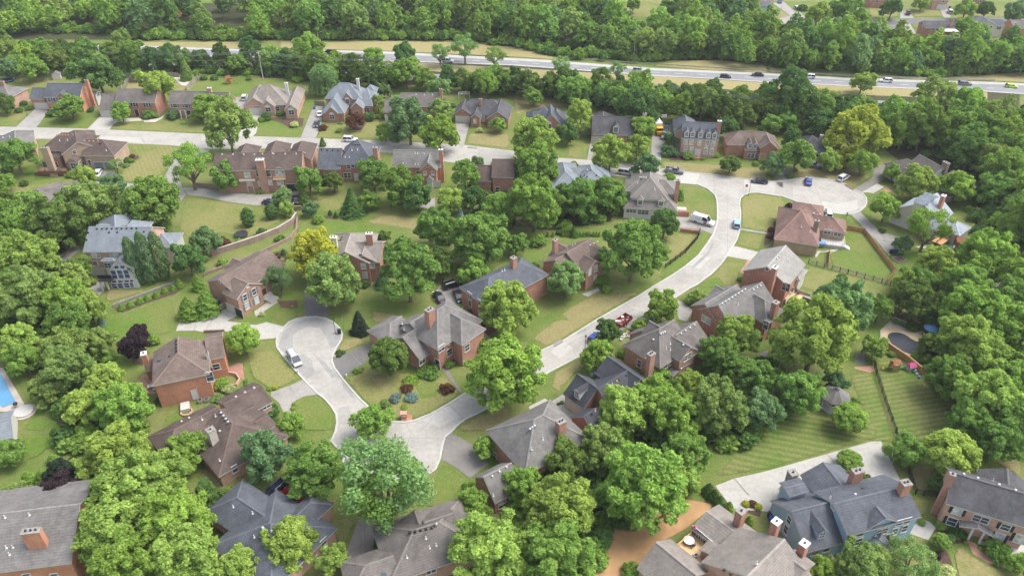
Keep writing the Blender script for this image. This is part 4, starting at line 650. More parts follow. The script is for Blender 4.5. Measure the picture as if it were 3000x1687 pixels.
    for vt in vents:
        f2 = fr
        if isinstance(vt[0], str): f2, vt = vt[0], vt[1:]
        x1, y1, x2, y2, cnt, st = vt
        for i in range(cnt):
            t = i/(cnt-1) if cnt > 1 else 0; p, n, W = hit_roof(Ws, *G(f2, x1+(x2-x1)*t, y1+(y2-y1)*t))
            b = MB()
            if st == 'p': b.tube(p-Vector((0, 0, .1)), p+Vector((0, 0, 0.55)), 0.075, m=0); b.lathe((p.x, p.y, p.z), [(0.22, -0.05), (0.1, 0.14)], 8, 0); mt = M['white']
            elif st == 'd': b.lathe((p.x, p.y, p.z-.1), [(0.26, 0), (0.26, 0.2), (0.16, 0.32), (0.05, 0.36)], 10, 0); mt = M['metal']
            elif st == 'w': b.box(p, (n.x, n.y), 0.2, 0.2, p.z-0.1, p.z+0.2, top=0.75); mt = M['trim']
            elif st == 'c': b.box(p, (n.x, n.y), 0.2, 0.2, p.z-0.1, p.z+0.18, top=0.8); mt = M['wood']
            elif st == 'k': b.box(p, (n.x, n.y), 0.5, 0.35, p.z-0.35, p.z+0.12); mt = M['glass']
            else: b.box(p, (n.x, n.y), 0.2, 0.2, p.z-0.1, p.z+0.18, top=0.8); mt = M['black']
            b.build('roof_vent' if st != 'k' else 'skylight', mt, ro, org)
    u = (math.cos(ref), math.sin(ref))
    for bx in boxes:                                             # porch columns, decks, bay bodies: (name, mat, x, y at z0, wx, wy, z0, z1)
        f2 = fr
        nm, mt, x, y, wx, wy, z0, z1 = bx[:8]; p = gp(bx[8] if len(bx) > 8 else fr, x, y, z0); b = MB(); b.box(p, u, wx/2, wy/2, z0, z1); b.build(nm, M[mt] if mt in M else ROOF[mt][0], root, org)
    root['_a'] = ref
    return root, Ws
H = house
# --- upper row, left to right
H('00', 'brick house with grey roof cut off by the left photo edge, in the upper row', 'brickp', 'grey', [('P', -420, 955, 100, 985, ('C', 242, 885), 4.4, .55, 'LR')], chims=[(20, 815, 8.5, 1.2, .8, 'brick')])
H('00', 'orange brick house with dark grey gable roof and tall side chimney', 'bricko', 'slate', [('P', 437, 980, 803, 984, ('R', 650, 838), 5.3, .72, ''), ('P', 290, 998, 445, 998, ('R', 380, 884), 3.9, .72, ''), ('X', 556, 990, 682, 990, 4.5, 5.2, .95, ''), ('G', 930, 925, 985, 920, 4.6, 2.0, .4, '', dict(wall='wsid'))],
  [(495, 1007, 1.0, 1.4, 's'), (547, 1007, 1.0, 1.4, 's'), (608, 1005, 1.1, 1.5), (545, 1093, 1.5, 1.5, 's'), (775, 1007, 1.0, 1.4, 's'), (985, 950, 1.6, 1.2)], garages=[(420, 1078, 4.6)], chims=[(865, 800, 10.2, 1.1, .9, 'bricko')])
H('00', 'red brick house with taupe roof and low garage wing behind the lime tree', 'brick', 'greybrown', [('P', 1150, 1030, 1560, 1034, ('R', 1290, 893), 5.3, .7, ''), ('P', 990, 1100, 1165, 1100, ('R', 1100, 942), 2.9, .72, '')],
  [(1215, 1054, 1.0, 1.4, 'k'), (1272, 1054, 1.0, 1.4, 'k'), (1350, 1054, 1.0, 1.4, 'k'), (1480, 1060, 1.0, 1.4, 'k')], doors=[(1375, 1130, 'dark', 1.3)], garages=[(1075, 1130, 4.6)])
H('00', 'pink brick house with columned porch and two dormers on its lower wing', 'brickp', 'greybrown', [('P', 1690, 1043, 2090, 1046, ('R', 1900, 918), 5.0, .7, ''), ('P', 2085, 1105, 2285, 1107, ('R', 2220, 930), 3.2, .85, ''), ('P', 1810, 1108, 1950, 1110, 2.6, 2.9, .1, '', dict(open=1))],
  [(1760, 1062, 1.4, 1.4, 's'), (1875, 1065, 1.2, 1.4, 's'), (2330, 1090, .9, 1.2)], doors=[(1905, 1160, 'door', 1.2)], chims=[(2103, 880, 9.2, 1.3, .9, 'brickp', 0, 1)], dorms=[(2150, 1030, .9, 1.2, 'offwhite'), (2218, 1035, .9, 1.2, 'offwhite')], boxes=[('column', 'white', 1830, 1200, .28, .28, 0, 3.0), ('column', 'white', 1945, 1175, .28, .28, 0, 3.0), ('column', 'white', 1880, 1200, .28, .28, 0, 3.0)])
H('10', 'pink brick house with broad tan hip roof and three small front gables', 'brickp', 'tan', [('P', -115, 1068, 320, 1055, ('R', 210, 853), 3.3, .8, 'LR'), ('X', 285, 1105, 412, 1112, ('E', 455, 848), 3.3, .85, 'B'), ('X', 45, 1078, 187, 1080, 7, 3.3, .95, ''), ('X', -130, 1068, 100, 1066, ('E', 75, 820), 3.32, .72, 'B')],
  [(122, 1105, 1.7, 1.5, 'a'), (356, 1132, 1.7, 1.6, 'a'), (285, 1065, .8, .8), (218, 1095, 1.2, 1.4)], garages=[(0, 1118, 4.6)], chims=[(300, 830, 8.6, 1.0, .8, 'white')])
H('10', 'brick house with many-gabled blue grey roof above a purple leaved tree', 'brick', 'bluegrey', [('P', 690, 992, 1058, 998, ('R', 900, 834), 5.5, .8, 'LR'), ('P', 1030, 1065, 1172, 1068, ('R', 1100, 880), 3.6, .75, 'LR'), ('X', 655, 1138, 890, 1140, 9, 3.3, .95, 'F'), ('X', 690, 1144, 828, 1144, 5, 3.3, .95, ''), ('X', 862, 1000, 972, 1002, 6, 5.5, 1.15, ''), ('X', 945, 1096, 1078, 1098, 6, 3.7, .9, ''), ('P', 1080, 955, 1200, 955, 7, 4.6, .7, 'LR')],
  [(921, 1022, 1.3, 1.5, 'a'), (765, 1178, 1.5, 1.6, 'a'), (1112, 1108, 1.9, 1.4), (922, 1105, 1.3, 1.1)], doors=[(1010, 1132, 'dark', 1.5)], chims=[(1020, 790, 11, .9, .9, 'wsid')])
H('10', 'brick house with grey brown gable roof and lower garage behind the blue green tree', 'brick', 'greybrown', [('P', 1442, 1072, 1845, 1076, ('R', 1640, 936), 5.3, .7, ''), ('P', 1282, 1130, 1450, 1131, ('R', 1370, 998), 3.4, .72, '')],
  [(1510, 1088, 1.2, 1.2, 'b'), (1560, 1090, 1.2, 1.2, 'b'), (1735, 1090, 1.2, 1.2), (1728, 1172, 1.0, 1.5)], garages=[(1360, 1170, 4.2)], chims=[(1856, 892, 10.3, 1.0, .8, 'brick')], vents=[(1610, 955, 1775, 958, 3, 'p')])
H('10', 'brown brick house with hip roof, gabled garage and central chimney', 'brick', 'charcoal', [('P', 2010, 1140, 2520, 1160, ('R', 2300, 1000), 3.2, .68, 'LR'), ('X', 1988, 1150, 2160, 1152, 8, 3.2, .75, ''), ('X', 2148, 1193, 2258, 1195, 7, 3.2, .85, ''), ('X', 2312, 1200, 2545, 1208, ('E', 2555, 1000), 3.3, .7, '')],
  [(2202, 1222, .8, 1.5, 'b'), (2082, 1112, .5, .5), (2420, 1190, .9, 1.2), (2390, 1225, 1.0, 1.4), (2505, 1230, 1.0, 1.4)], doors=[(2286, 1226, 'white', 1.2)], garages=[(2080, 1215, 4.8)], chims=[(2257, 992, 7.6, .9, .8, 'brick')])
H('20', 'small house with blue grey roof, steep brick gable and white shed dormer', 'brick', 'slate', [('P', 145, 1266, 495, 1268, ('R', 320, 1078), 3.1, .75, 'LR'), ('X', 302, 1245, 488, 1262, 9, 3.9, 1.1, ''), ('X', 305, 1265, 420, 1268, 3, 3.3, 1.0, ''), ('X', 345, 1260, 560, 1266, 10, 3.2, .95, 'FB'), ('P', 207, 1187, 330, 1187, 4, 4.6, .6, '', dict(wall='wsid'))],
  [(262, 1200, 2.0, .9), (360, 1272, 2.2, 1.4, 'a')])
H('20', 'long brown roofed house with one white dormer and white end chimney', 'brick', 'charcoal', [('P', 800, 1352, 1335, 1366, ('R', 1050, 1174), 3.2, .85, ''), ('G', 915, 1122, 925, 1195, 6.0, 4.5, .7, '1')],
  [(1180, 1375, 1.6, 1.2)], garages=[(876, 1412, 4.9, 'offwhite')], chims=[(1336, 1134, 9.0, 1.2, .9, 'offwhite')], dorms=[(1045, 1305, 1.2, 1.5)])
H('20', 'three storey brick house with grey roof and five white arched dormers', 'brickp', 'slate', [('P', 1703, 1390, 2083, 1410, ('R', 1900, 1230), 6.2, .85, ''), ('P', 1590, 1352, 1720, 1356, ('R', 1660, 1230), 4.0, .85, 'L'), ('G', 1745, 1160, 1760, 1260, 8.8, 3.6, .85, '1')],
  [(1748, 1428, 1.0, 1.6, 'b'), (1805, 1432, 1.0, 1.6, 'b'), (1885, 1436, 1.0, 1.6, 'b'), (1965, 1442, 1.0, 1.6, 'b'), (2025, 1445, 1.0, 1.6, 'b'), (1745, 1505, 1.0, 1.8, 'b'), (1805, 1508, 1.0, 1.8, 'b'), (1948, 1522, 1.0, 1.8, 'ab'), (2008, 1526, 1.0, 1.8, 'ab')], doors=[(1868, 1530, 'white', 1.7)],
  chims=[(2091, 1212, 11.5, 1.2, .9, 'brick', 0, 1)], dorms=[(1757, 1352, .8, 1.2), (1816, 1355, .8, 1.2), (1896, 1359, .8, 1.2), (1977, 1365, .8, 1.2), (2037, 1368, .8, 1.2)], boxes=[('steps', 'brick', 1868, 1590, 2.2, 2.6, 0, .45)])
H('21', 'brick house with brown hip roof, paired dormers and bay window', 'brick', 'brown', [('P', 2160, 5, 2690, 25, ('R', 2450, -125), 4.0, .7, 'LR'), ('X', 2490, 45, 2680, 55, 6, 4.4, .8, ''), ('P', 2340, 62, 2480, 66, 2.2, 3.2, .4, 'LR')],
  [(2385, 118, .9, 1.4), (2420, 120, .9, 1.4), (2460, 115, .8, 1.4), (2640, 130, 1.0, 1.5)], doors=[(2525, 100, 'wood', 1.5)], dorms=[(2395, 22, .8, 1.1), (2447, 24, .8, 1.1)], boxes=[('steps', 'brick', 2520, 190, 1.6, 2.4, 0, .5)])
H('31', 'brick house with dark grey hip roof half hidden behind the yellow tree', 'brickb', 'charcoal', [('P', 330, 95, 620, 100, ('R', 480, -85), 3.3, .6, 'LR')], [(492, 112, 1.0, 1.2), (560, 112, 1.0, 1.2)], chims=[(545, -95, 6.6, .9, .7, 'wsid')])
# --- second row, left to right
H('00', 'house with grey hip roof and pink brick side at the left photo edge', 'brickp', 'grey', [('P', -260, 1449, 255, 1450, ('R', 100, 1362), 4.2, .6, 'LR'), ('G', 150, 1312, 150, 1400, 7.4, 4.5, .6, '1')], vents=[(30, 1385, 100, 1380, 2, 'p')])
H('01', 'tan brown brick house with dark hip roofs and wooden deck', 'brickt', 'dkbrown', [('P', 390, 63, 838, 67, ('R', 640, -113), 5.6, .6, 'LR'), ('P', 825, 117, 1145, 121, ('R', 950, -45), 4.6, .62, 'R'), ('G', 750, -138, 775, -20, 8.6, 5.2, .6, '1'), ('X', 655, 187, 790, 178, 5, 3.4, .65, ''), ('P', 505, 130, 600, 135, 3, 4.0, .5, '')],
  [(628, 80, .9, 1.0), (748, 82, .9, 1.0), (755, 222, 2.4, 1.7), (840, 200, 1.2, 1.5), (902, 188, .9, 1.6), (450, 205, 1.4, 1.6), (560, 210, 1.4, 1.6)], garages=[(1003, 240, 2.7, 'greygar'), (1110, 242, 2.7, 'greygar')], chims=[(445, 30, 9.4, 2.0, 1.2, 'brickt')], vents=[('00', 575, 1360, 685, 1360, 5, 'c'), ('00', 850, 1420, 985, 1420, 4, 'c'), (600, -30, 680, -35, 2, 'p'), (1070, 68, 1070, 68, 1, 'p'), (1010, -10, 1010, -10, 1, 'k')],
  boxes=[('deck', 'wooddk', 530, 300, 8.6, 3.2, 0, 1.25), ('railing', 'wooddk', 530, 298, 8.6, .08, 1.25, 2.1)])
H('01', 'long brown brick house with brown roof, tall chimney and wooden balconies', 'brickb', 'dkbrown', [('P', 2138, 273, 3035, 250, ('R', 2600, 86), 7.2, .62, ''), ('G', 2440, 0, 2460, 90, 9.6, 3.4, .75, '1'), ('G', 2745, -30, 2755, 80, 9.6, 3.6, .75, '1'), ('G', 3020, -28, 3015, 80, 9.6, 3.6, .75, '1'), ('P', 3030, 130, 3120, 128, 5, 6.8, .3, '')],
  [(2488, 313, 1.6, 1.6, 'cb'), (2510, 402, 1.3, 1.2, 'cb'), (2592, 290, .9, 2.2, 'c'), (2698, 292, 1.2, 2.2, 'c'), (2818, 300, 2.4, 1.9, 'acb'), (2718, 388, 1.0, 1.4, 'b'), (2612, 398, .8, 1.4, 'b'), (2820, 390, 1.7, 1.2, 'b'), (3008, 272, .7, .9)], garages=[(2935, 425, 3.0, 'dark')], chims=[(2610, 150, 10.4, 2.2, 1.4, 'brickb', 0, 1)],
  vents=[(2235, 105, 2560, 108, 4, 'w'), (2640, 100, 2980, 100, 4, 'w'), (2740, 98, 2740, 98, 1, 'd')], boxes=[('balcony', 'woodpl', 2815, 350, 3.6, 1.7, 4.0, 4.2), ('balcony_rail', 'woodpl', 2815, 350, 3.6, .1, 4.2, 5.0), ('post', 'woodpl', 2775, 465, .16, .16, 0, 4.0), ('post', 'woodpl', 2880, 460, .16, .16, 0, 4.0), ('balcony', 'offwhite', 2490, 365, 4.4, 1.8, 3.9, 4.3), ('post', 'offwhite', 2440, 482, .22, .22, 0, 3.9), ('post', 'offwhite', 2500, 486, .22, .22, 0, 3.9), ('post', 'offwhite', 2560, 488, .22, .22, 0, 3.9), ('retaining_wall', 'brickw', 2650, 460, 6.5, .4, 0, 1.3)])
H('11', 'brick house with steep dark slate hip roof and lower left wing', 'brick', 'slate', [('P', 820, 204, 1185, 206, ('R', 1000, -50), 5.8, .85, 'LR'), ('P', 612, 252, 850, 256, ('R', 760, 43), 4.6, .75, ''), ('P', 690, 262, 830, 262, 3.0, 4.2, .3, '')],
  [(930, 228, .9, 1.4), (975, 222, .8, .8), (920, 316, 2.0, 1.6)], doors=[(1010, 330, 'white', 1.2)], chims=[(1196, 30, 12, 1.3, 1.0, 'brick')], vents=[(660, 62, 880, 70, 5, 'k2'), (965, 65, 1020, 62, 2, 'p'), (897, 135, 938, 135, 2, 'p'), (975, 10, 1045, 8, 4, 'k2')])
H('11', 'grey roofed house with orange brick gable and end chimney beyond the lawn', 'bricko', 'grey', [('P', 1365, 233, 1862, 238, ('R', 1560, 62), 5.4, .75, ''), ('X', 1642, 270, 1822, 272, ('E', 1780, 60), 5.6, 1.0, ''), ('X', 1705, 365, 1782, 368, 2.2, 3.2, .9, '', dict(wall='wsid'))],
  [(1700, 297, .8, 1.1, 'b'), (1780, 297, .8, 1.1, 'b'), (1725, 222, .6, .5), (1630, 300, 1.0, 1.6)], garages=[(1812, 480, 2.6)], chims=[(1858, 50, 10.6, 1.1, .9, 'bricko', 0, 1)], vents=[(1600, 95, 1625, 98, 2, 'p'), (1690, 100, 1690, 100, 1, 'w'), (1480, 198, 1480, 198, 1, 'w'), (1602, 208, 1630, 210, 2, 'p')])
H('11', 'brick house with dark brown roofs seen between trees by the upper street', 'brick', 'dkbrown', [('P', 2368, 334, 2600, 337, ('R', 2460, 151), 5.6, .75, ''), ('P', 2185, 372, 2375, 375, ('R', 2280, 213), 4.2, .75, ''), ('P', 2410, 410, 2480, 412, 2.5, 3.0, .9, '')], [(2430, 460, 1.2, 1.6), (2200, 420, 1.0, 1.4)])
H('21', 'low house with pale blue grey hip roof behind the big maples', 'brick', 'bluegrey', [('P', 470, 365, 1000, 350, ('R', 760, 235), 3.0, .55, 'LR'), ('G', 492, 186, 560, 280, 6.0, 4.5, .6, '12'), ('G', 790, 210, 800, 260, 5.8, 3, .6, '12')], vents=[(755, 262, 755, 262, 1, 'd'), (793, 265, 793, 265, 1, 'k2'), (848, 318, 848, 318, 1, 'k2'), (755, 330, 755, 330, 1, 'k2')], chims=[(730, 308, 4.8, .5, .5, 'offwhite', 2)])
H('21', 'tan grey hip roofed house with two hipped dormers at the street corner', 'wsid', 'taupe', [('P', 1118, 645, 1666, 682, ('R', 1425, 425), 3.2, .8, 'LR'), ('P', 1140, 490, 1670, 494, ('R', 1400, 352), 5.6, .6, 'LR'), ('G', 1385, 282, 1400, 340, 9.4, 5.0, .75, '12')],
  [(1200, 668, 2.6, 1.3), (1320, 684, 2.8, 1.4), (1560, 690, 1.6, 1.4)], chims=[(1672, 362, 10.2, 1.0, 1.0, 'brick')], dorms=[(1290, 586, 1.0, 1.3, 'white', 1), (1500, 598, 1.0, 1.3, 'white', 1)], vents=[(1265, 400, 1265, 400, 1, 'p'), (1435, 462, 1435, 462, 1, 'p'), (1470, 370, 1470, 370, 1, 'd'), (1285, 340, 1340, 340, 4, 'w'), (1352, 345, 1352, 345, 1, 'p')],
  boxes=[('retaining_wall', 'brick', 1700, 722, 4.0, .5, 0, 1.5), ('planter', 'offwhite', 1700, 690, 2.6, 1.6, 0, 1.3)])
H('31', 'reddish brown hip roofed brick house with white patio furniture beside it', 'brickt', 'redbrown', [('P', 62, 955, 510, 1030, ('C', 560, 700), 3.3, .5, 'LR'), ('P', 420, 840, 783, 902, ('R', 650, 738), 3.4, .6, 'R'), ('P', 240, 700, 556, 745, 7, 3.2, .5, 'LR'), ('P', 108, 775, 250, 790, 5, 3.25, .5, 'LR')],
  [(600, 880, 1.6, 1.2), (700, 905, 1.6, 1.2)], chims=[(497, 765, 7.6, 1.1, .9, 'brickw')], vents=[(460, 700, 650, 735, 4, 'w'), (365, 740, 360, 790, 3, 'w'), (335, 840, 335, 840, 1, 'd'), (420, 885, 440, 765, 2, 'p')])
H('z1', 'tall red brick house with light grey gable roof and brick chimney on its gable', 'brick', 'light', [('G', 785, 660, 1180, 205, 9.4, 5.4, .6, ''), ('G', 1380, 760, 1480, 700, 5.0, 1.7, .5, '12', dict(wall='wsid'))],
  [(1180, 1090, 1.6, 2.0), (775, 712, .6, .6)], chims=[(955, 655, 11.2, 1.5, 1.0, 'brick', 0, 1)], vents=[(985, 495, 1040, 455, 2, 'd'), (1232, 557, 1232, 557, 1, 'p')], boxes=[('deck', 'woodpl', 1310, 1270, 5.5, 4.4, 1.6, 1.85), ('railing', 'offwhite', 1250, 1340, 5.5, .1, 1.85, 2.7), ('railing', 'offwhite', 1490, 1230, .1, 4.4, 1.85, 2.7), ('stairs', 'woodgr', 1620, 1330, 1.6, 3.0, .5, 1.1)])
H('31', 'grey gabled house with pale siding at the head of the cul-de-sac', 'wsid', 'greybrown', [('G', 1760, 235, 1520, 103, 8.2, 5.4, .8, ''), ('G', 1400, 150, 1480, 190, 6.4, 4.0, .7, '1'), ('G', 1860, 262, 1940, 310, 5.0, 4.0, .55, '2'), ('G', 1765, 312, 1830, 350, 5.0, 4.2, .7, '2'), ('G', 1365, 240, 1460, 270, 5.8, 2.6, 1.0, '')],
  [(1755, 280, .8, 1.0), (1385, 265, 1.0, 1.2)], chims=[(1798, 180, 9.4, 1.8, 1.0, 'brickw')], boxes=[('column', 'offwhite', 1275, 385, .25, .25, 0, 2.9), ('column', 'offwhite', 1345, 405, .25, .25, 0, 2.9)])
H('z2', 'cream sided house with shiny pale grey roof, three dormers and brick chimney', 'cream', 'metal', [('G', 690, 795, 905, 657, 8.8, 5.4, .68, ''), ('G', 640, 935, 760, 850, 5.6, 5.0, .5, '', dict(wall='brick')), ('G', 1060, 1005, 1140, 1045, 5.0, 3.4, .55, '2'), ('G', 880, 960, 1000, 1040, 6.6, 3.0, .8, '')],
  [(1075, 1190, 1.0, 1.5), (1105, 1165, 1.0, 1.5), (1135, 1140, 1.0, 1.5), (910, 1185, 1.4, 1.2), (960, 1200, 1.4, 1.2)], garages=[(310, 1210, 4.9)], chims=[(995, 680, 10.6, 1.3, .9, 'bricko', 0, 1)], dorms=[(585, 790, .9, .9, 'cream'), (645, 750, .9, .9, 'cream'), (715, 705, .9, .9, 'cream')], boxes=[('deck', 'wood', 950, 1310, 6.0, 3.0, 1.2, 1.45), ('railing', 'wood', 960, 1310, 6.0, .1, 1.45, 2.35), ('brick_wall', 'brick', 690, 1290, 3.0, .3, 0, 1.6)])
# --- the middle of the photo
H('01', 'low house with dark grey brown hip roof among trees at the left', 'brickb', 'greybrown', [('G', 372, 458, 432, 540, 5.6, 7.2, .38, '12'), ('G', 430, 466, 785, 365, 5.3, 4.2, .5, '')], vents=[(380, 475, 425, 530, 8, 'k2'), (335, 490, 335, 490, 1, 'p'), (390, 565, 390, 565, 1, 'p'), (205, 550, 205, 550, 1, 'p')])
r24, W24 = H('01', 'large pink brick house with blue grey roof and white glazed sunroom', 'brickp', 'bluegrey', [('P', 830, 1086, 1480, 1086, ('R', 1170, 832), 7.0, .62, ''), ('G', 1152, 712, 1160, 850, 9.8, 4.6, .75, '1'), ('G', 1300, 770, 1300, 850, 9.4, 3.2, .75, '1'), ('X', 1100, 1262, 1345, 1250, 7.0, 5.6, .7, '', dict(wall='wsid')), ('P', 1010, 1182, 1152, 1178, 1.6, 5.2, .5, 'LR', dict(wall='wsid')), ('G', 1590, 905, 1630, 905, 6.6, 3.6, .5, '2', dict(wall='wsid')), ('P', 935, 905, 1230, 905, 5, 7.8, .4, '')],
  [(965, 1117, 1.8, 1.5, 'b'), (1145, 1105, 1.8, 1.3, 'b'), (957, 1200, 1.1, 1.1), (1085, 1222, 1.5, 1.3), (1148, 1312, 1.15, 2.3, 'n'), (1212, 1310, 1.15, 2.3, 'n'), (1275, 1306, 1.15, 2.3, 'n'), (1150, 1384, 1.1, .6, 'n'), (1212, 1382, 1.1, .6, 'n'), (1275, 1378, 1.1, .6, 'n'), (1325, 1374, .8, .6, 'n'), (1150, 1425, 1.15, 1.3, 'n'), (1212, 1423, 1.15, 1.3, 'n'), (1275, 1419, 1.15, 1.3, 'n'), (1325, 1414, .8, 1.3, 'n'), (1370, 1290, 1.2, 2.2, 'n'), (1172, 1238, 1.0, .8, 'n'), (1232, 1236, 1.0, .8, 'n'), (1655, 960, 1.5, 1.6)], garages=[(1000, 1330, 3.4)],
  vents=[(975, 855, 1375, 850, 9, 'k2'), (1098, 890, 1180, 888, 2, 'k2'), (888, 893, 888, 893, 1, 'k2'), (1447, 883, 1447, 883, 1, 'k2'), (870, 967, 870, 967, 1, 'k2')], boxes=[('balcony', 'black', 1075, 1355, 3.0, 2.4, 2.9, 3.1), ('balcony_rail', 'black', 1050, 1350, 3.0, .08, 3.1, 4.0), ('post', 'white', 1040, 1480, .3, .3, 0, 2.9), ('post', 'white', 1100, 1470, .3, .3, 0, 2.9)])
H('z4', 'brown roofed brick house with grey shutters and open garage above the cul-de-sac', 'brickb', 'brown', [('G', 375, 748, 1298, 203, 7.7, 5.1, .45, ''), ('G', 660, 695, 915, 822, 7.5, 3.7, .6, ''), ('G', 640, 352, 800, 420, 6.0, 3.8, .6, '')],
  [(868, 1078, 1.0, 1.6, 's'), (1032, 975, 1.0, 1.6, 's'), (905, 1235, 1.0, 1.6, 'sb'), (1083, 1130, 1.0, 1.6, 'sb'), (912, 872, .5, .7, 'b'), (1465, 620, 1.1, 1.8, 's'), (400, 790, .4, .5)], doors=[(1195, 930, 'door', 1.6)], garages=[(590, 1215, 2.6, 'offwhite'), (740, 1285, 2.4, 'dark')], boxes=[('porch', 'trim', 1225, 1075, 3.2, 2.4, 0, .9), ('steps', 'trim', 1365, 1125, 2.4, 2.2, 0, .5), ('gate', 'offwhite', 465, 1270, 1.6, .12, 0, 1.3)])  # dark garage panel paints the shade inside the open garage; no door there
H('11', 'brick house with tan grey hip roof and two chimneys behind the yellow tree', 'brick', 'tan', [('P', 800, 1190, 1255, 1190, ('R', 1150, 985), 5.6, .55, ''), ('X', 938, 1190, 1215, 1192, 7, 5.7, .62, ''), ('G', 890, 905, 960, 1080, 9.0, 5.5, .6, '1'), ('P', 980, 1260, 1050, 1260, 2.0, 3.6, .3, '')],
  [(1080, 1227, 1.0, 1.5, 'b'), (1167, 1222, 1.0, 1.4, 'b'), (1097, 1318, 1.0, 1.5, 'b'), (1052, 1115, .7, .6)], doors=[(992, 1335, 'white', 1.5)], chims=[(775, 930, 11, 1.5, 1.0, 'wsid', 0, 1), (1135, 892, 11, 1.5, 1.0, 'brick', 0, 1)], vents=[(865, 938, 855, 965, 2, 'k2')])
H('21', 'brown brick house with brown many-gabled roof left of the huge round tree', 'brickb', 'brown', [('G', 548, 1092, 800, 950, 8.0, 5.4, .65, ''), ('G', 742, 1108, 820, 1180, 7.3, 3.0, .7, ''), ('G', 430, 1165, 560, 1095, 7.2, 4.2, .6, ''), ('G', 465, 992, 545, 1045, 5.6, 3.4, .6, ''), ('G', 790, 1010, 880, 1060, 7.4, 4.0, .6, '')],
  [(843, 1252, .9, 1.5, 'b'), (782, 1287, .9, 1.5, 'b'), (700, 1312, .9, 1.4), (835, 1345, .9, 1.4, 'b')], chims=[(437, 958, 8.4, 1.3, .9, 'brick')], vents=[(610, 1025, 635, 1010, 2, 'p'), (785, 1020, 860, 985, 3, 'w')])
H('11', 'brick house with slate blue hip roof behind the lime green tree', 'brick', 'slate', [('G', 2345, 1345, 2655, 1197, 8.5, 4.8, .6, '12')],
  [('12', 2150, 68, 1.5, 1.4), ('12', 2250, 140, 1.0, 1.3), ('12', 2152, 152, 1.0, 1.5)], doors=[('12', 2255, 250, 'white', 1.2)], chims=[(2590, 1135, 11.0, 1.2, 1.2, 'brick', 0)], vents=[(2475, 1280, 2500, 1270, 2, 'p')])
H('12', 'brick house with steep grey hip roof and large chimney in the photo centre', 'brick', 'grey', [('G', 1826, 218, 1900, 172, 10.0, 5.5, .78, '12'), ('G', 1960, 235, 2045, 318, 8.8, 3.6, .78, '2'), ('G', 1450, 480, 1700, 385, 6.6, 4.8, .7, ''), ('G', 1340, 340, 1480, 290, 5.6, 3.6, .5, '1'), ('G', 1530, 340, 1720, 265, 7.4, 3.4, .6, '')],
  [(1863, 583, 1.5, 1.5), (1955, 522, .9, .8), (2120, 492, 1.3, 1.5), (2122, 597, 1.3, 1.6), (1670, 727, 1.5, 1.7), (1945, 642, 1.4, 1.7)], doors=[(1822, 690, 'dark', 1.2)], chims=[(1745, 208, 11.8, 1.7, 1.3, 'brick')], vents=[(1470, 360, 1490, 420, 2, 'p')], boxes=[('steps', 'brick', 1845, 740, 1.8, 2.4, 0, .7)])
H('02', 'large orange brick house with taupe hip roof and low chimney wing', 'bricko', 'brown', [('G', 1787, 648, 1787, 484, 8.6, 5.2, .5, '1'), ('P', 2085, 722, 2268, 690, ('R', 2100, 500), 5.2, .5, ''), ('P', 1475, 836, 1610, 806, 4.4, 3.4, .5, '')],
  [(1865, 1180, 1.5, .2), (2175, 790, 1.3, 1.4), (2110, 890, 1.2, 2.2)], doors=[(1985, 1150, 'white', .9)], chims=[(1440, 648, 6.6, 1.2, 1.0, 'bricko', 0, 1), (2075, 635, 8.0, .5, .5, 'offwhite', 4)], vents=[(1770, 527, 1772, 632, 4, 'k2'), (1705, 685, 1705, 685, 1, 'k2'), (1620, 715, 1620, 715, 1, 'k')], boxes=[('bulkhead', 'trim', 1868, 1210, 2.2, 1.6, 0, .8)])
H('z5', 'L shaped brown roofed brick house with white chimney box below the orange brick house', 'brickp', 'dkbrown', [('G', 1150, 378, 1650, 118, 5.6, 3.8, .47, ''), ('G', 1105, 438, 1265, 636, 6.0, 6.8, .45, '2'), ('G', 490, 692, 1100, 440, 5.4, 3.8, .47, '1'), ('G', 1350, 528, 1570, 398, 4.9, 2.5, .5, ''), ('G', 1560, 625, 1745, 525, 4.7, 2.2, .5, ''), ('G', 830, 735, 1000, 650, 4.6, 2.2, .5, '')],
  [(1288, 1185, .9, 1.5), (1700, 430, 2.4, .5)], chims=[(978, 705, 7.4, 1.3, 1.3, 'offwhite', 3)], vents=[(600, 610, 700, 562, 2, 'w'), (1320, 282, 1560, 163, 3, 'w'), (870, 583, 870, 583, 1, 'p'), (1050, 540, 1050, 540, 1, 'p'), (1118, 492, 1212, 612, 4, 'd'), (1103, 735, 1103, 735, 1, 'd'), (1103, 1128, 1103, 1128, 1, 'p')])
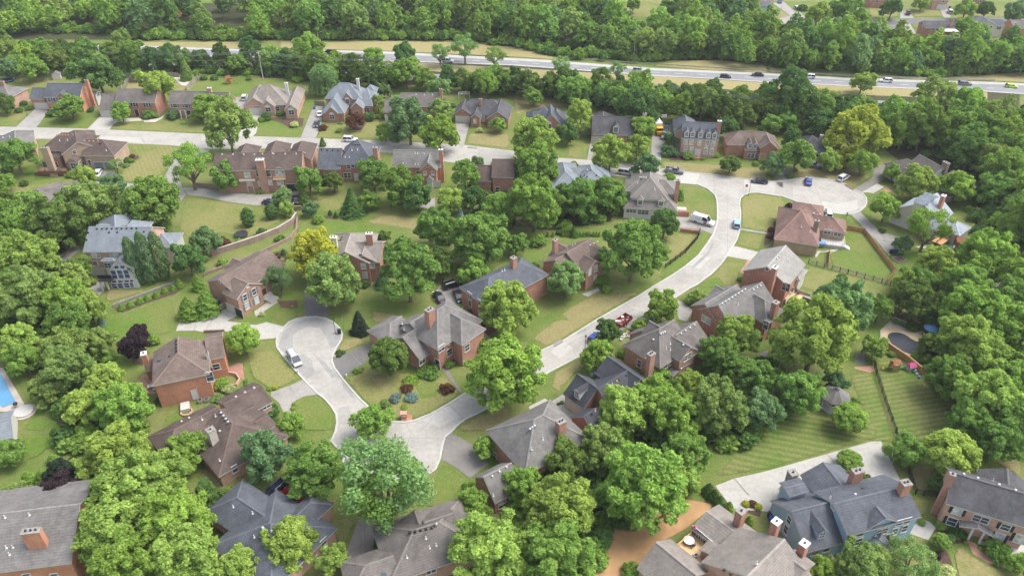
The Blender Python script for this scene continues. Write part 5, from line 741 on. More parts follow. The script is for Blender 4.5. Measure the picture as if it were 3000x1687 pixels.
# --- right of the street
H('z3', 'long brick house with grey roof carrying a row of white vents', 'brick', 'grey', [('G', 780, 590, 1300, 272, 9.0, 4.9, .8, ''), ('G', 1330, 330, 1600, 160, 8.3, 4.3, .8, ''), ('G', 1440, 390, 1645, 488, 7.8, 3.6, .8, '2'), ('G', 745, 218, 890, 320, 6.4, 4.0, .8, ''), ('G', 490, 548, 1180, 235, 7.4, 3.4, .7, '')],
  [(560, 860, 2.2, 1.5, 'b'), (1680, 900, 1.0, 2.0)], chims=[(1852, 525, 9.4, 1.4, 1.1, 'brick')], vents=[(855, 566, 1275, 305, 8, 'd'), (1432, 310, 1560, 235, 3, 'd'), (1142, 588, 1142, 588, 1, 'p')])
H('22', 'brown brick house with grey hip roof and tall brick chimney facing the street', 'brickb', 'greybrown', [('G', 1485, 410, 1640, 312, 9.4, 4.9, .88, '1'), ('G', 1640, 474, 1862, 332, 7.8, 4.3, .75, ''), ('G', 1560, 455, 1800, 592, 7.8, 2.9, .75, ''), ('G', 1382, 325, 1500, 400, 8.6, 3.6, .95, ''), ('G', 1645, 740, 1720, 800, 3.2, 3.4, .14, ''), ('G', 1290, 415, 1400, 390, 6.8, 3.4, .9, '')],
  [(1280, 757, .9, 1.7), (1765, 690, 2.2, 1.4), (1540, 790, 1.4, .8), (1605, 750, 1.0, .6)], chims=[(1402, 650, 9.2, 1.5, 1.0, 'brickb')], vents=[(1495, 460, 1535, 440, 3, 'd'), (1420, 518, 1420, 518, 1, 'd'), (1700, 458, 1833, 372, 4, 'd'), (1722, 572, 1722, 572, 1, 'd'), (1590, 560, 1590, 560, 1, 'p'), (1548, 606, 1590, 620, 2, 'p'), (1350, 708, 1350, 708, 1, 'c'), (1700, 810, 1700, 810, 1, 'd')])
H('z7', 'dark roofed U shaped brick house with white dormer and wide garage', 'brick', 'dark', [('G', 245, 308, 540, 520, 6.3, 3.6, .85, ''), ('G', 665, 63, 1155, 380, 6.5, 3.2, .8, ''), ('G', 520, 512, 975, 282, 6.4, 4.6, .72, ''), ('G', 345, 927, 520, 785, 6.2, 3.4, .82, ''), ('G', 610, 330, 720, 405, 3.6, 1.8, .5, '', dict(wall='wsid'))],
  [(438, 1205, 1.2, 1.0, 'b'), (520, 1225, .9, .9)], garages=[(230, 760, 5.2, 'offwhite')], dorms=[(243, 605, .8, 1.4, 'white')], vents=[(940, 335, 840, 400, 2, 'k2'), (808, 420, 808, 420, 1, 'c'), (743, 467, 743, 467, 1, 'p'), (1060, 455, 1060, 455, 1, 'p'), (500, 838, 500, 838, 1, 'p'), (450, 882, 450, 882, 1, 'k2')])
H('22', 'brick house with grey hip roof and lower gabled garage below the street bend', 'brick', 'grey', [('G', 228, 1315, 310, 1275, 9.4, 6.2, .72, '12'), ('G', -275, 1916, -18, 1738, 6.2, 3.4, .95, '', dict(fr='22'))],
  [('13', 2405, 240, .9, 1.6), ('13', 2480, 690, 1.0, 1.3), ('13', 2460, 740, .8, 1.2)], chims=[(493, 1330, 9.8, 1.5, 1.2, 'brick')], vents=[('22', 180, 1415, 225, 1385, 3, 'd'), ('23', 195, 175, 195, 175, 1, 'p'), ('23', 310, 75, 310, 75, 1, 'p'), ('13', 2378, 446, 2520, 352, 3, 'w'), ('13', 2385, 640, 2385, 640, 1, 'p')])
# --- along the bottom
H('z6', 'sprawling dark slate hip roofed house with two cars parked behind it', 'brickp', 'slate', [('G', 930, 690, 945, 700, 6.6, 6.8, .5, '12'), ('G', 492, 303, 850, 625, 5.2, 4.1, .55, '1'), ('G', 1300, 580, 1520, 405, 5.0, 2.4, .55, '2')],
  [(1695, 960, 1.1, 1.3), (1575, 1230, 1.0, 1.5), (295, 772, .3, .3)], vents=[(408, 462, 408, 462, 1, 'p'), (684, 553, 684, 553, 1, 'p'), (708, 893, 708, 893, 1, 'p'), (833, 815, 833, 815, 1, 'd'), (830, 760, 1050, 740, 2, 'w'), (960, 808, 960, 808, 1, 'w')])
H('13', 'grey brown roofed house with three rear gables beside the dark driveway', 'brickb', 'greybrown', [('G', 1590, 985, 1840, 903, 6.4, 5.6, .52, '12'), ('G', 1700, 940, 1975, 785, 6.1, 3.6, .52, ''), ('G', 1596, 780, 1640, 930, 5.9, 3.2, .52, ''), ('G', 1990, 965, 2195, 828, 4.9, 2.5, .5, ''), ('G', 1100, 1345, 1390, 1240, 4.8, 3.4, .5, '1')],
  [(1760, 1400, 1.5, .8)], vents=[(1545, 1010, 1765, 965, 5, 'k2'), (1812, 925, 1812, 925, 1, 'd'), (1708, 1070, 1708, 1070, 1, 'p'), (1745, 1165, 1812, 1140, 2, 'p'), (1518, 1262, 1518, 1262, 1, 'p'), (1285, 1430, 1285, 1430, 1, 'k')])
H('03', 'brick house with large plain grey gable roof and three-flue chimney, bottom left corner', 'bricko', 'grey', [('P', -420, 1462, 716, 1316, ('R', 250, 788), 5.4, .42, '')],
  [(270, 1444, 1.0, 1.0), (550, 1444, 1.0, 1.0)], chims=[(305, 985, 10.2, 2.6, 1.0, 'bricko')], vents=[(295, 835, 295, 835, 1, 'p'), (50, 860, 50, 860, 1, 'p'), (65, 1165, 130, 1160, 2, 'p'), (95, 1232, 95, 1232, 1, 'p')], boxes=[('deck', 'wood', 700, 1090, 5.0, 8.0, 1.0, 1.25), ('railing', 'wood', 640, 830, 5.0, .1, 1.25, 2.1)])
H('02', 'pale grey roofed pool house corner at the left photo edge', 'wsid', 'bluegrey', [('P', -360, 1642, 135, 1497, 8, 2.7, .35, '')], name='pool_house', cat='pool house')
H('23', 'brick house with wide grey roofs around a wooden deck, bottom right of centre', 'brickp', 'tan', [('G', 2365, 1452, 2745, 1072, 9.6, 7.2, .6, ''), ('G', 1955, 792, 2345, 1085, 4.7, 3.6, .35, ''), ('G', 1450, 1098, 1860, 1450, 6.4, 4.0, .7, ''), ('G', 2080, 1270, 2200, 1180, 5.4, 3.6, .4, ''), ('G', 2755, 1225, 2950, 1395, 8.0, 3.2, .5, '')],
  [(1845, 1010, 1.2, 2.0), (1890, 1045, 1.2, 2.0), (1935, 1085, 1.2, 2.0), (1985, 1125, 1.2, 2.0), (2020, 1150, .8, 2.0)], chims=[(2310, 785, 7.6, 1.4, 1.2, 'brick'), ('33', 90, 890, 10.4, 1.3, 1.1, 'brick', 0, 1), ('33', 372, 1110, 9.6, 1.3, 1.1, 'brick', 0, 1)], vents=[(2460, 1320, 2460, 1320, 1, 'p'), (2135, 1385, 2200, 1425, 2, 'k2')], boxes=[('deck', 'woodpl', 1850, 1200, 6.6, 5.0, 1.8, 2.0), ('railing', 'woodpl', 1730, 1100, 3.6, .1, 2.0, 2.9)])
H('33', 'large blue sided house with dark grey roofs and white shuttered windows', 'blue', 'slate', [('G', 660, 720, 1395, 537, 7.9, 4.5, .5, ''), ('G', 240, 800, 640, 695, 6.8, 5.2, .68, ''), ('G', 546, 302, 780, 575, 5.6, 3.9, .5, ''), ('G', 1085, 745, 1195, 870, 7.5, 2.7, .62, ''), ('G', 1150, 1030, 1120, 1090, 3.4, 2.0, .5, '', dict(open=1)), ('P', 210, 650, 420, 600, 3.0, 5.4, .2, '')],
  [(828, 1046, 1.2, 1.3), (932, 1016, 1.2, 1.3), (1145, 1000, 2.0, 1.3), (1322, 905, 1.2, 1.2), (1402, 880, 1.2, 1.2), (800, 1137, 1.2, 1.6), (905, 1102, 1.2, 1.6), (1270, 1000, 1.0, 1.6), (1370, 970, 1.0, 1.6), (475, 1202, 1.2, 1.6), (590, 1166, 1.2, 1.6), (215, 882, .9, 1.5), (182, 977, .9, 1.7), (655, 755, .8, .7, 'b'), (1165, 945, .8, .5)], doors=[(1165, 1155, 'dark', 1.2)],
  chims=[(908, 380, 8.4, 1.8, 1.1, 'brick'), (1393, 500, 10.0, 1.5, 1.2, 'brick'), (255, 400, 5.8, 1.3, 1.3, 'stone')], dorms=[(545, 1035, .9, 1.2, 'blue')], vents=[(875, 625, 875, 625, 1, 'd'), (955, 567, 955, 567, 1, 'k2'), (625, 665, 625, 665, 1, 'p')], boxes=[('railing', 'white', 800, 395, 3.6, .1, .6, 1.5), ('porch', 'wood', 810, 420, 3.4, 2.4, 0, .6)])
H('33', 'pinkish brick house with dark roof, black shutters and white portico, right edge', 'brickp', 'charcoal', [('G', 1850, 402, 2720, 655, 8.5, 4.25, .7, ''), ('G', 2430, 372, 2400, 560, 5.6, 4.2, .5, ''), ('G', 2125, 915, 2100, 965, 3.9, 2.4, .3, '', dict(open=1))],
  [(1903, 797, 1.2, 1.3, 'kb'), (1850, 898, 1.3, 1.7, 'k'), (2140, 875, 2.2, 1.3), (2388, 956, 1.2, 1.3, 'k'), (2322, 1056, 1.3, 1.8, 'kb'), (2532, 1072, 1.3, 1.8, 'kb')], chims=[(1862, 415, 9.8, .9, .7, 'brick')], vents=[(2260, 490, 2260, 490, 1, 'p'), (2110, 465, 1970, 425, 2, 'w'), (2325, 530, 2490, 585, 2, 'w')], boxes=[('column', 'white', 2010, 1075, .3, .3, 0, 3.0), ('column', 'white', 2120, 1110, .3, .3, 0, 3.0)])
# --- beyond the highway
FG = 'houses beyond the highway'
H('00', 'distant red brick gabled house with grey roof and white windows, top left', 'bricko', 'slate', [('G', 1560, -35, 1828, 12, 6.6, 5.0, .42, '')], [(1803, 58, 1.2, 1.4), (1850, 47, 1.2, 1.4)], group=FG)
H('00', 'low distant house with grey tan roof in the trees, top left', 'brickt', 'taupe', [('P', 820, 95, 1035, 92, ('R', 930, 20), 3.0, .5, ''), ('P', 840, 20, 960, 20, 8, 4, .4, '')], group=FG)
H('20', 'distant brick house with one window behind the tree tops, top centre', 'brick', 'greybrown', [('P', 198, 5, 360, 5, 9, 4.6, .5, '')], [(280, 22, 1.0, 1.0)], group=FG)
H('20', 'distant red roofed house at the top edge above the grassy clearing', 'brick', 'redbrown', [('P', 1735, 0, 1890, 0, 8, 3.0, .4, '')], group=FG)
H('20', 'distant house with brown roof and blue side near the bright street, top right', 'brick', 'brown', [('P', 2440, 45, 2640, 30, ('R', 2520, -30), 4.0, .5, '')], group=FG)
H('30', 'distant brick house above the clipped hedge, top right', 'brick', 'brown', [('P', 1045, 2, 1230, 2, 9, 4.0, .5, '')], [(1100, 0, 1.4, 1.2)], group=FG)
H('30', 'distant tan brick house with white garage front, top right', 'brickp', 'grey', [('P', 1660, 5, 1830, 5, 9, 4.6, .5, '')], [(1765, 15, .9, .9)], garages=[(1750, 65, 4.8)], group=FG)
H('30', 'distant dark brick house with white framed window, top right', 'brick', 'greybrown', [('P', 2050, 0, 2200, 0, 9, 5.5, .5, '')], [(2140, 10, 1.1, 1.3)], group=FG)
H('30', 'distant grey roofed brick house with white canopied deck beyond the highway', 'brick', 'charcoal', [('P', 1580, 284, 1890, 288, ('R', 1730, 213), 5.0, .5, '')], [(1662, 298, 1.2, 1.0), (1700, 298, 1.0, 1.0), (1560, 255, .8, 1.2)], chims=[(1858, 200, 8.4, 1.0, .8, 'brick')], boxes=[('canopy', 'white', 1820, 310, 7.0, 4.0, 4.6, 4.75), ('deck', 'woodr', 1820, 375, 7.0, 4.0, 2.0, 2.3), ('railing', 'woodr', 1815, 385, 7.0, .1, 2.3, 3.3)], group=FG)
H('30', 'distant cream house with dark grey roof beyond the highway', 'cream', 'slate', [('P', 2050, 258, 2388, 266, ('R', 2200, 195), 4.9, .45, ''), ('G', 2190, 170, 2190, 210, 7.6, 4, .4, '1'), ('P', 2055, 345, 2150, 350, 4, 2.6, .2, '', dict(wall='wsid'))], [(2120, 272, 1.0, .8), (2182, 274, 1.0, .8), (2240, 274, 1.0, .8), (2322, 284, 1.8, 1.4), (2210, 327, 1.0, .8)], group=FG)
H('30', 'distant orange brick house at the right photo edge beyond the highway', 'bricko', 'greybrown', [('P', 2475, 290, 2700, 295, ('R', 2600, 205), 4.6, .45, '')], [(2488, 250, .8, 1.2)], group=FG)
H('30', 'distant flat grey roof beside the street beyond the highway', 'brickt', 'grey', [('P', 1145, 322, 1400, 318, ('R', 1280, 258), 2.8, .25, 'LR')], group=FG)
H('30', 'distant dark blue house at the top street end, top right', 'blue', 'slate', [('P', -120, 62, 40, 55, ('R', -40, 15), 3.5, .4, '')], group=FG)
H('30', 'distant low brown roof among trees beyond the highway', 'brick', 'redbrown', [('P', 515, 345, 830, 340, ('R', 640, 310), 2.8, .3, '')], group=FG)
# ------------------------------------------------------------------ plants
def leaf_quads(rng, c, n, size, up=0.35, aspect=1.0, droop=0.0):
    """leaf-sized faces at points c, facing roughly along n"""
    N = len(c)
    nn = n+rng.normal(0, 0.8, (N, 3)); nn[:, 2] += up; nn /= np.linalg.norm(nn, axis=1)[:, None]+1e-9
    t = rng.normal(0, 1, (N, 3)); t[:, 2] -= droop*3; t -= (t*nn).sum(1)[:, None]*nn; t /= np.linalg.norm(t, axis=1)[:, None]+1e-9
    b = np.cross(nn, t); s = size*rng.uniform(0.6, 1.35, N)[:, None]
    t = t*s*aspect; b = b*s*0.62
    return np.stack([c-t, c-b*rng.uniform(.7, 1.2, (N, 1)), c+t, c+b*rng.uniform(.7, 1.2, (N, 1))], 1)
def sphere_pts(rng, N):
    v = rng.normal(0, 1, (N, 3)); return v/np.linalg.norm(v, axis=1)[:, None]
def lobes_to_leaves(rng, C, Rd, total, size, squash=0.9, skin=0.28, up=0.35, aspect=1.0, droop=0.0, low=-0.55):
    C = np.array(C); Rd = np.array(Rd); wts = Rd**2/np.sum(Rd**2); out_c = []; out_n = []
    for i, (c, r) in enumerate(zip(C, Rd)):
        n = int(total*wts[i]*1.9); d = sphere_pts(rng, n); d = d[d[:, 2] > low]
        lump = 1+0.16*np.sin(d[:, 0]*7+i)*np.sin(d[:, 1]*6+2*i)*np.sin(d[:, 2]*5+i*1.3)
        p = c+d*(r*lump*rng.uniform(1-skin, 1.06, len(d)))[:, None]*np.array([1, 1, squash])
        keep = np.ones(len(p), bool)
        for j in range(len(C)):
            if j != i: keep &= (np.linalg.norm((p-C[j])/np.array([1, 1, squash]), axis=1) > Rd[j]*0.74)
        out_c.append(p[keep]); out_n.append(d[keep])
    c = np.concatenate(out_c); n = np.concatenate(out_n)
    if len(c) > total: k = rng.permutation(len(c))[:total]; c, n = c[k], n[k]
    return leaf_quads(rng, c, n, size, up, aspect, droop)
def crown(kind, seed, N, size):
    rng = np.random.default_rng(seed)
    if kind in ('oak', 'round', 'tall', 'big'):
        sz, zc, m, sub = {'oak': (0.92, 1.06, 26, .27), 'round': (0.95, 1.15, 44, .26), 'tall': (1.3, 1.36, 34, .27), 'big': (0.97, 1.06, 62, .195)}[kind]
        C, Rd = [], []
        for i in range(m):
            z = 1-1.62*(i+0.5)/m; th = i*2.39996+rng.uniform(-.4, .4); rr = math.sqrt(max(0, 1-z*z))
            k = rng.uniform(0.52, 0.9) if kind != 'round' else rng.uniform(0.66, 0.76); sq = 1.0 if kind == 'round' else rng.uniform(0.84, 1.1)
            tp = 1.0 if kind != 'tall' else 1.0-.32*z; c = np.array((rr*math.cos(th)*k*sq*tp, rr*math.sin(th)*k*sq*tp, zc+z*sz*k)); r = sub*rng.uniform(0.6, 1.4) if kind != 'round' else sub*rng.uniform(.9, 1.1)
            C.append(c); Rd.append(r*.8)
            if kind != 'round':                                 # boughs carry smaller sprays of leaves
                for j in range(6 if kind != 'big' else 5):
                    d = sphere_pts(rng, 1)[0]+(c-np.array((0, 0, zc)))*.9; d[2] += .25; d /= np.linalg.norm(d)
                    C.append(c+d*r*rng.uniform(.6, .85)); Rd.append(r*rng.uniform(.36, .56))
        C.append(np.array((0, 0, zc))); Rd.append(0.5)
        return lobes_to_leaves(rng, C, Rd, N, size, 0.9, 0.36, 0.7, low=-.35)
    if kind == 'airy':
        C, Rd = [], []
        for i in range(24):
            z = 1-1.6*(i+0.5)/24; th = i*2.39996+rng.uniform(-.5, .5); rr = math.sqrt(max(0, 1-z*z)); k = rng.uniform(0.5, 0.95)
            C.append((rr*math.cos(th)*k, rr*math.sin(th)*k, 1.2+z*0.85*k)); Rd.append(rng.uniform(0.16, 0.33))
        return lobes_to_leaves(rng, C, Rd, N, size, 0.85, 0.7, 0.25)
    if kind == 'willow':
        C, Rd = [], []
        for i in range(22):
            z = 1-1.2*(i+0.5)/22; th = i*2.39996; rr = math.sqrt(max(0, 1-z*z)); C.append((rr*math.cos(th)*.68, rr*math.sin(th)*.68, 1.25+z*0.55)); Rd.append(rng.uniform(.26, .38))
        q = lobes_to_leaves(rng, C, Rd, int(N*.5), size, 1.0, 0.4, 0.1, 1.5, 1.0)
        th = rng.uniform(0, 2*np.pi, N//2); st = rng.integers(0, 60, N//2); th = st*0.1047+rng.normal(0, .05, N//2); r = 0.72+0.28*np.sin(st*1.7)+rng.normal(0, .05, N//2); z = rng.uniform(0.35, 1.4, N//2)
        r *= np.clip(1.15-(z-0.5)*0.45, .2, 1.1)
        c = np.stack([r*np.cos(th), r*np.sin(th), z], 1); n = np.stack([np.cos(th), np.sin(th), th*0], 1)
        return np.concatenate([q, leaf_quads(rng, c, n, size, 0, 1.7, 1.0)])
    if kind in ('spruce', 'weep'):
        H = 2.7 if kind == 'spruce' else 2.1; t = rng.uniform(0, 1, N)**1.45; lay = np.floor(t*13)/13+rng.uniform(0, .055, N); nb = 11
        br = rng.integers(0, nb, N); th = br*2*np.pi/nb+np.floor(t*13)*0.9+rng.normal(0, .14, N); rad = (1-lay)**(0.9 if kind == 'spruce' else 0.65)*rng.uniform(0.35, 1.0, N)**0.5*(0.86+0.14*np.sin(br*2.3+lay*40))
        z = 0.12+lay*H*0.98-rad*(0.22 if kind == 'spruce' else 0.75)*(1 if kind == 'spruce' else 0.8)+rng.normal(0, .03, N); z = np.maximum(z, 0.04)
        c = np.stack([rad*np.cos(th), rad*np.sin(th), z], 1); n = np.stack([np.cos(th), np.sin(th), th*0+.5], 1)
        return leaf_quads(rng, c, n, size, 0.3, 1.6, 0.2 if kind == 'spruce' else 1.0)
    if kind in ('arbor', 'col'):
        H = 3.4 if kind == 'arbor' else 4.6; t = rng.uniform(0, 1, N); th = rng.uniform(0, 2*np.pi, N)
        prof = np.clip((1-t)**0.75*1.12, 0, 1)*np.clip(t*9+.45, 0, 1) if kind == 'arbor' else np.sin(np.pi*np.clip(t*.93+.06, 0, 1))**0.55
        lump = 1+0.13*np.sin(th*5+t*21)+0.1*np.sin(th*3-t*33); rad = prof*lump*rng.uniform(.72, 1.03, N)
        c = np.stack([rad*np.cos(th), rad*np.sin(th), 0.05+t*H], 1); n = np.stack([np.cos(th), np.sin(th), th*0+.3], 1)
        return leaf_quads(rng, c, n, size, 0.5, 1.4, -0.5)
    if kind in ('shrub', 'bush', 'low'):
        sz = {'shrub': .85, 'bush': 0.9, 'low': 0.4}[kind]; C, Rd = [(0, 0, .45*sz)], [.6]
        for i in range(16 if kind == 'shrub' else 14):
            z = 1-1.15*(i+.5)/16; th = i*2.39996+rng.uniform(-.3, .3); rr = math.sqrt(max(0, 1-z*z)); k = .66 if kind == 'shrub' else rng.uniform(.5, .78); C.append((rr*math.cos(th)*k, rr*math.sin(th)*k, sz*(.35+.75*z*k*1.2))); Rd.append(.34 if kind == 'shrub' else rng.uniform(.2, .38))
        q = lobes_to_leaves(rng, C, Rd, N, size, sz, 0.3); q[:, :, 2] = np.maximum(q[:, :, 2], 0.0); return q
def quads_mesh(name, q, mat):
    n = len(q); me = bpy.data.meshes.new(name); me.vertices.add(n*4); me.vertices.foreach_set('co', q.reshape(-1).astype(np.float32))
    me.loops.add(n*4); me.loops.foreach_set('vertex_index', np.arange(n*4, dtype=np.int32)); me.polygons.add(n); me.polygons.foreach_set('loop_start', np.arange(0, n*4, 4, dtype=np.int32)); me.polygons.foreach_set('loop_total', np.full(n, 4, np.int32))
    me.update(calc_edges=True); me.validate(); me.materials.append(mat); return me
def trunk_mesh(kind, seed, mat):
    rnd = random.Random(seed); b = MB(); top = {'spruce': 2.4, 'weep': 1.8, 'col': 3.8, 'arbor': 2.6}.get(kind, 0.85); r = 0.055 if kind not in ('airy',) else 0.06
    b.tube((0, 0, -0.05), (0, 0, 0.12), r*1.55, r*1.1, 8)
    if kind in ('spruce', 'weep', 'col', 'arbor'): b.tube((0, 0, .12), (0.01, 0, top), r*1.1, 0.008, 7)
    else:
        b.tube((0, 0, .12), (0.02, 0.01, top*.65), r*1.1, r*.85, 8)
        for i in range(6 if kind != 'airy' else 11):
            a = i*2.4+rnd.uniform(-.3, .3); l = rnd.uniform(.4, .62); z0 = top*rnd.uniform(.45, .66)
            m = (math.cos(a)*l*.5, math.sin(a)*l*.5, z0+l*.55); e = (math.cos(a)*l*(1.25 if kind == 'airy' else 1), math.sin(a)*l*(1.25 if kind == 'airy' else 1), z0+l*(1.35 if kind == 'airy' else 1.05))
            b.tube((0.02, .01, z0), m, r*.6, r*.4, 6); b.tube(m, e, r*.4, r*.12, 5)
        b.tube((.02, .01, top*.6), (.05, -.03, 1.5), r*.7, r*.15, 6)
    me = bpy.data.meshes.new('trunk'); me.from_pydata(b.v, [], b.f); me.materials.append(mat); me.update(); return me
KH = dict(oak=1.02, big=1.02, round=1.12, tall=1.25, airy=1.2, willow=1.05, spruce=1.25, weep=0.95, arbor=1.6, col=2.2, shrub=.45, bush=.5, low=.15)   # height of the crown's visual centre, in radii
LIB = {}
def variants(kind, cnt, N, size):
    LIB[kind] = [(quads_mesh('crown_'+kind, crown(kind, 100*i+len(kind)*7+ord(kind[0]), N, size), LEAF), trunk_mesh(kind, i, M['bark'])) for i in range(cnt)]
for k, c, N, s in (('oak', 5, 9000, .066), ('big', 4, 19000, .046), ('round', 2, 10000, .055), ('tall', 3, 10000, .06), ('airy', 3, 7000, .038), ('willow', 1, 8000, .05), ('spruce', 2, 6500, .06), ('weep', 1, 6000, .06), ('arbor', 2, 3500, .085), ('col', 2, 3500, .1), ('shrub', 2, 1500, .11), ('bush', 2, 1500, .12), ('low', 1, 1200, .1)):
    variants(k, c, N, s)
LC = dict(M=(.19, .295, .072), K=(.235, .345, .074), L=(.295, .385, .092), Y=(.43, .455, .075), D=(.115, .195, .06), B=(.16, .25, .11), G=(.235, .31, .092), P=(.06, .04, .06), R=(.16, .085, .06), S=(.27, .37, .39), F=(.5, .56, .32), N=(.055, .08, .06), W=(.215, .32, .12), O=(.155, .22, .058))
LC = {k: (v[0]*1.03, v[1]*1.1, v[2]*1.22) if k in 'MKLDBGOW' else v for k, v in LC.items()}
LC['Z'] = (.36, .41, .08)
LW = dict(M='green', K='bright green', L='lime green', Y='golden yellow', Z='yellow green', D='dark green', B='blue green', G='olive green', P='dark purple', R='reddish brown', S='silver blue', F='white flowering', N='blackish green', W='pale green', O='deep olive')
KW = dict(oak=('tree', 'broad tree', 'tree'), big=('tree', 'spreading tree', 'tree'), round=('tree', 'round crowned tree', 'tree'), tall=('tree', 'tall tree', 'tree'), airy=('tree', 'loose airy tree', 'tree'), willow=('willow_tree', 'willow', 'willow'), spruce=('conifer', 'conifer', 'conifer'), weep=('weeping_tree', 'weeping tree', 'weeping tree'), arbor=('arborvitae', 'cone shaped evergreen', 'evergreen'), col=('columnar_tree', 'slender columnar tree', 'columnar tree'), shrub=('shrub', 'round shrub', 'shrub'), bush=('bush', 'bush', 'bush'), low=('ground_bush', 'low spreading bush', 'bush'))
rt = random.Random(5); cnt_k = {}
def plant(kind, p, rad, colour, label, group=None, squash=1.0, jit=0.12, cat=None):
    """one plant standing at p; its crown and trunk are its parts, its leaf colour is its own"""
    i = cnt_k.get(kind, 0); cnt_k[kind] = i+1; cm, tm = LIB[kind][i % len(LIB[kind])]
    nm, _, ct = KW[kind]; s = (rad, rad, rad*squash); rz = rt.uniform(0, 6.28)
    jv = rt.uniform(1-jit, 1+jit); jh = rt.uniform(-jit, jit)*.4; col = (colour[0]*jv*(1+jh), colour[1]*jv, colour[2]*jv*(1-jh), 1.0)
    if kind in ('shrub', 'bush', 'low'):
        o = bpy.data.objects.new(nm, cm); COL.objects.link(o); o.location = p; o.scale = s; o.rotation_euler = (0, 0, rz); o.color = col
        return tag(o, label, ct, group)
    r = empty(nm, p, rz); r.scale = s; tag(r, label, ct, group)
    o = bpy.data.objects.new('crown', cm); COL.objects.link(o); o.parent = r; o.color = col
    t = bpy.data.objects.new('trunk', tm); COL.objects.link(t); t.parent = r
    return r
PLANTED = []
def T(fr, rows):
    for row in rows:
        kind, x, y, d, cc, hint = row[:6]; sq = row[6] if len(row) > 6 else 1.0; grp = row[7] if len(row) > 7 else None
        X, Y = G(fr, x, y); dg = d/FR[fr][2]*3.43333; rad = 4.0
        for _ in range(4):
            p = at(X, Y, KH[kind]*rad*sq); dep = (p-CAMP).dot(_f); rad = dg/2*dep/FPX
            if kind in ('oak', 'big', 'round', 'tall'): rad *= 1.03
        label = LW[cc]+' '+KW[kind][1]+' '+hint
        plant(kind, (p.x, p.y, 0), rad, LC[cc], label, grp or ('shrubs and bushes in the gardens' if kind in ('shrub', 'bush', 'low') else 'trees of the neighbourhood'), sq); PLANTED.append((p.x, p.y, rad))
T('00', [('oak', 980, 745, 440, 'D', 'behind the orange brick house with the tall chimney'), ('oak', 1580, 890, 370, 'L', 'between the two grey brown roofs of the upper row'), ('oak', 705, 1090, 310, 'M', 'low and spreading, in front of the orange brick house', .75), ('oak', 1215, 1125, 210, 'K', 'in front of the garage below the lime tree'), ('oak', 2080, 1080, 300, 'K', 'in front of the house with the columned porch', .9), ('bush', 1745, 1150, 160, 'B', 'beside the porch columns'), ('oak', 2290, 1290, 440, 'G', 'at the kerb above the long brown roof', 1.2), ('spruce', 1865, 700, 170, 'G', 'thin and greyish in the gravel yard', 1.0), ('oak', 1385, 760, 115, 'M', 'small by the leaning power pole and fence'), ('shrub', 910, 1110, 72, 'D', 'at the corner of the orange brick gable'), ('shrub', 235, 1040, 85, 'D', 'upper of two beside the driveway, left edge'), ('shrub', 190, 1110, 85, 'D', 'lower of two beside the driveway, left edge'), ('shrub', 2050, 785, 85, 'D', 'left of the pair at the wooden fence'), ('shrub', 2155, 785, 85, 'D', 'right of the pair at the wooden fence'), ('oak', 40, 1050, 200, 'O', 'at the left photo edge in the upper row'), ('bush', 2500, 790, 70, 'M', 'right of the wooden play frame'), ('oak', 330, 690, 260, 'K', 'left of the small white shed'), ('oak', 90, 690, 220, 'B', 'behind the dark trampoline, far left'), ('bush', 520, 1145, 110, 'D', 'under the window beside the driveway'), ('bush', 1840, 1235, 55, 'L', 'small on the bare bed under the porch'), ('bush', 1510, 1150, 150, 'M', 'against the brick under the lime tree'), ('bush', 290, 1090, 70, 'B', 'beside the lamp post, upper left')])
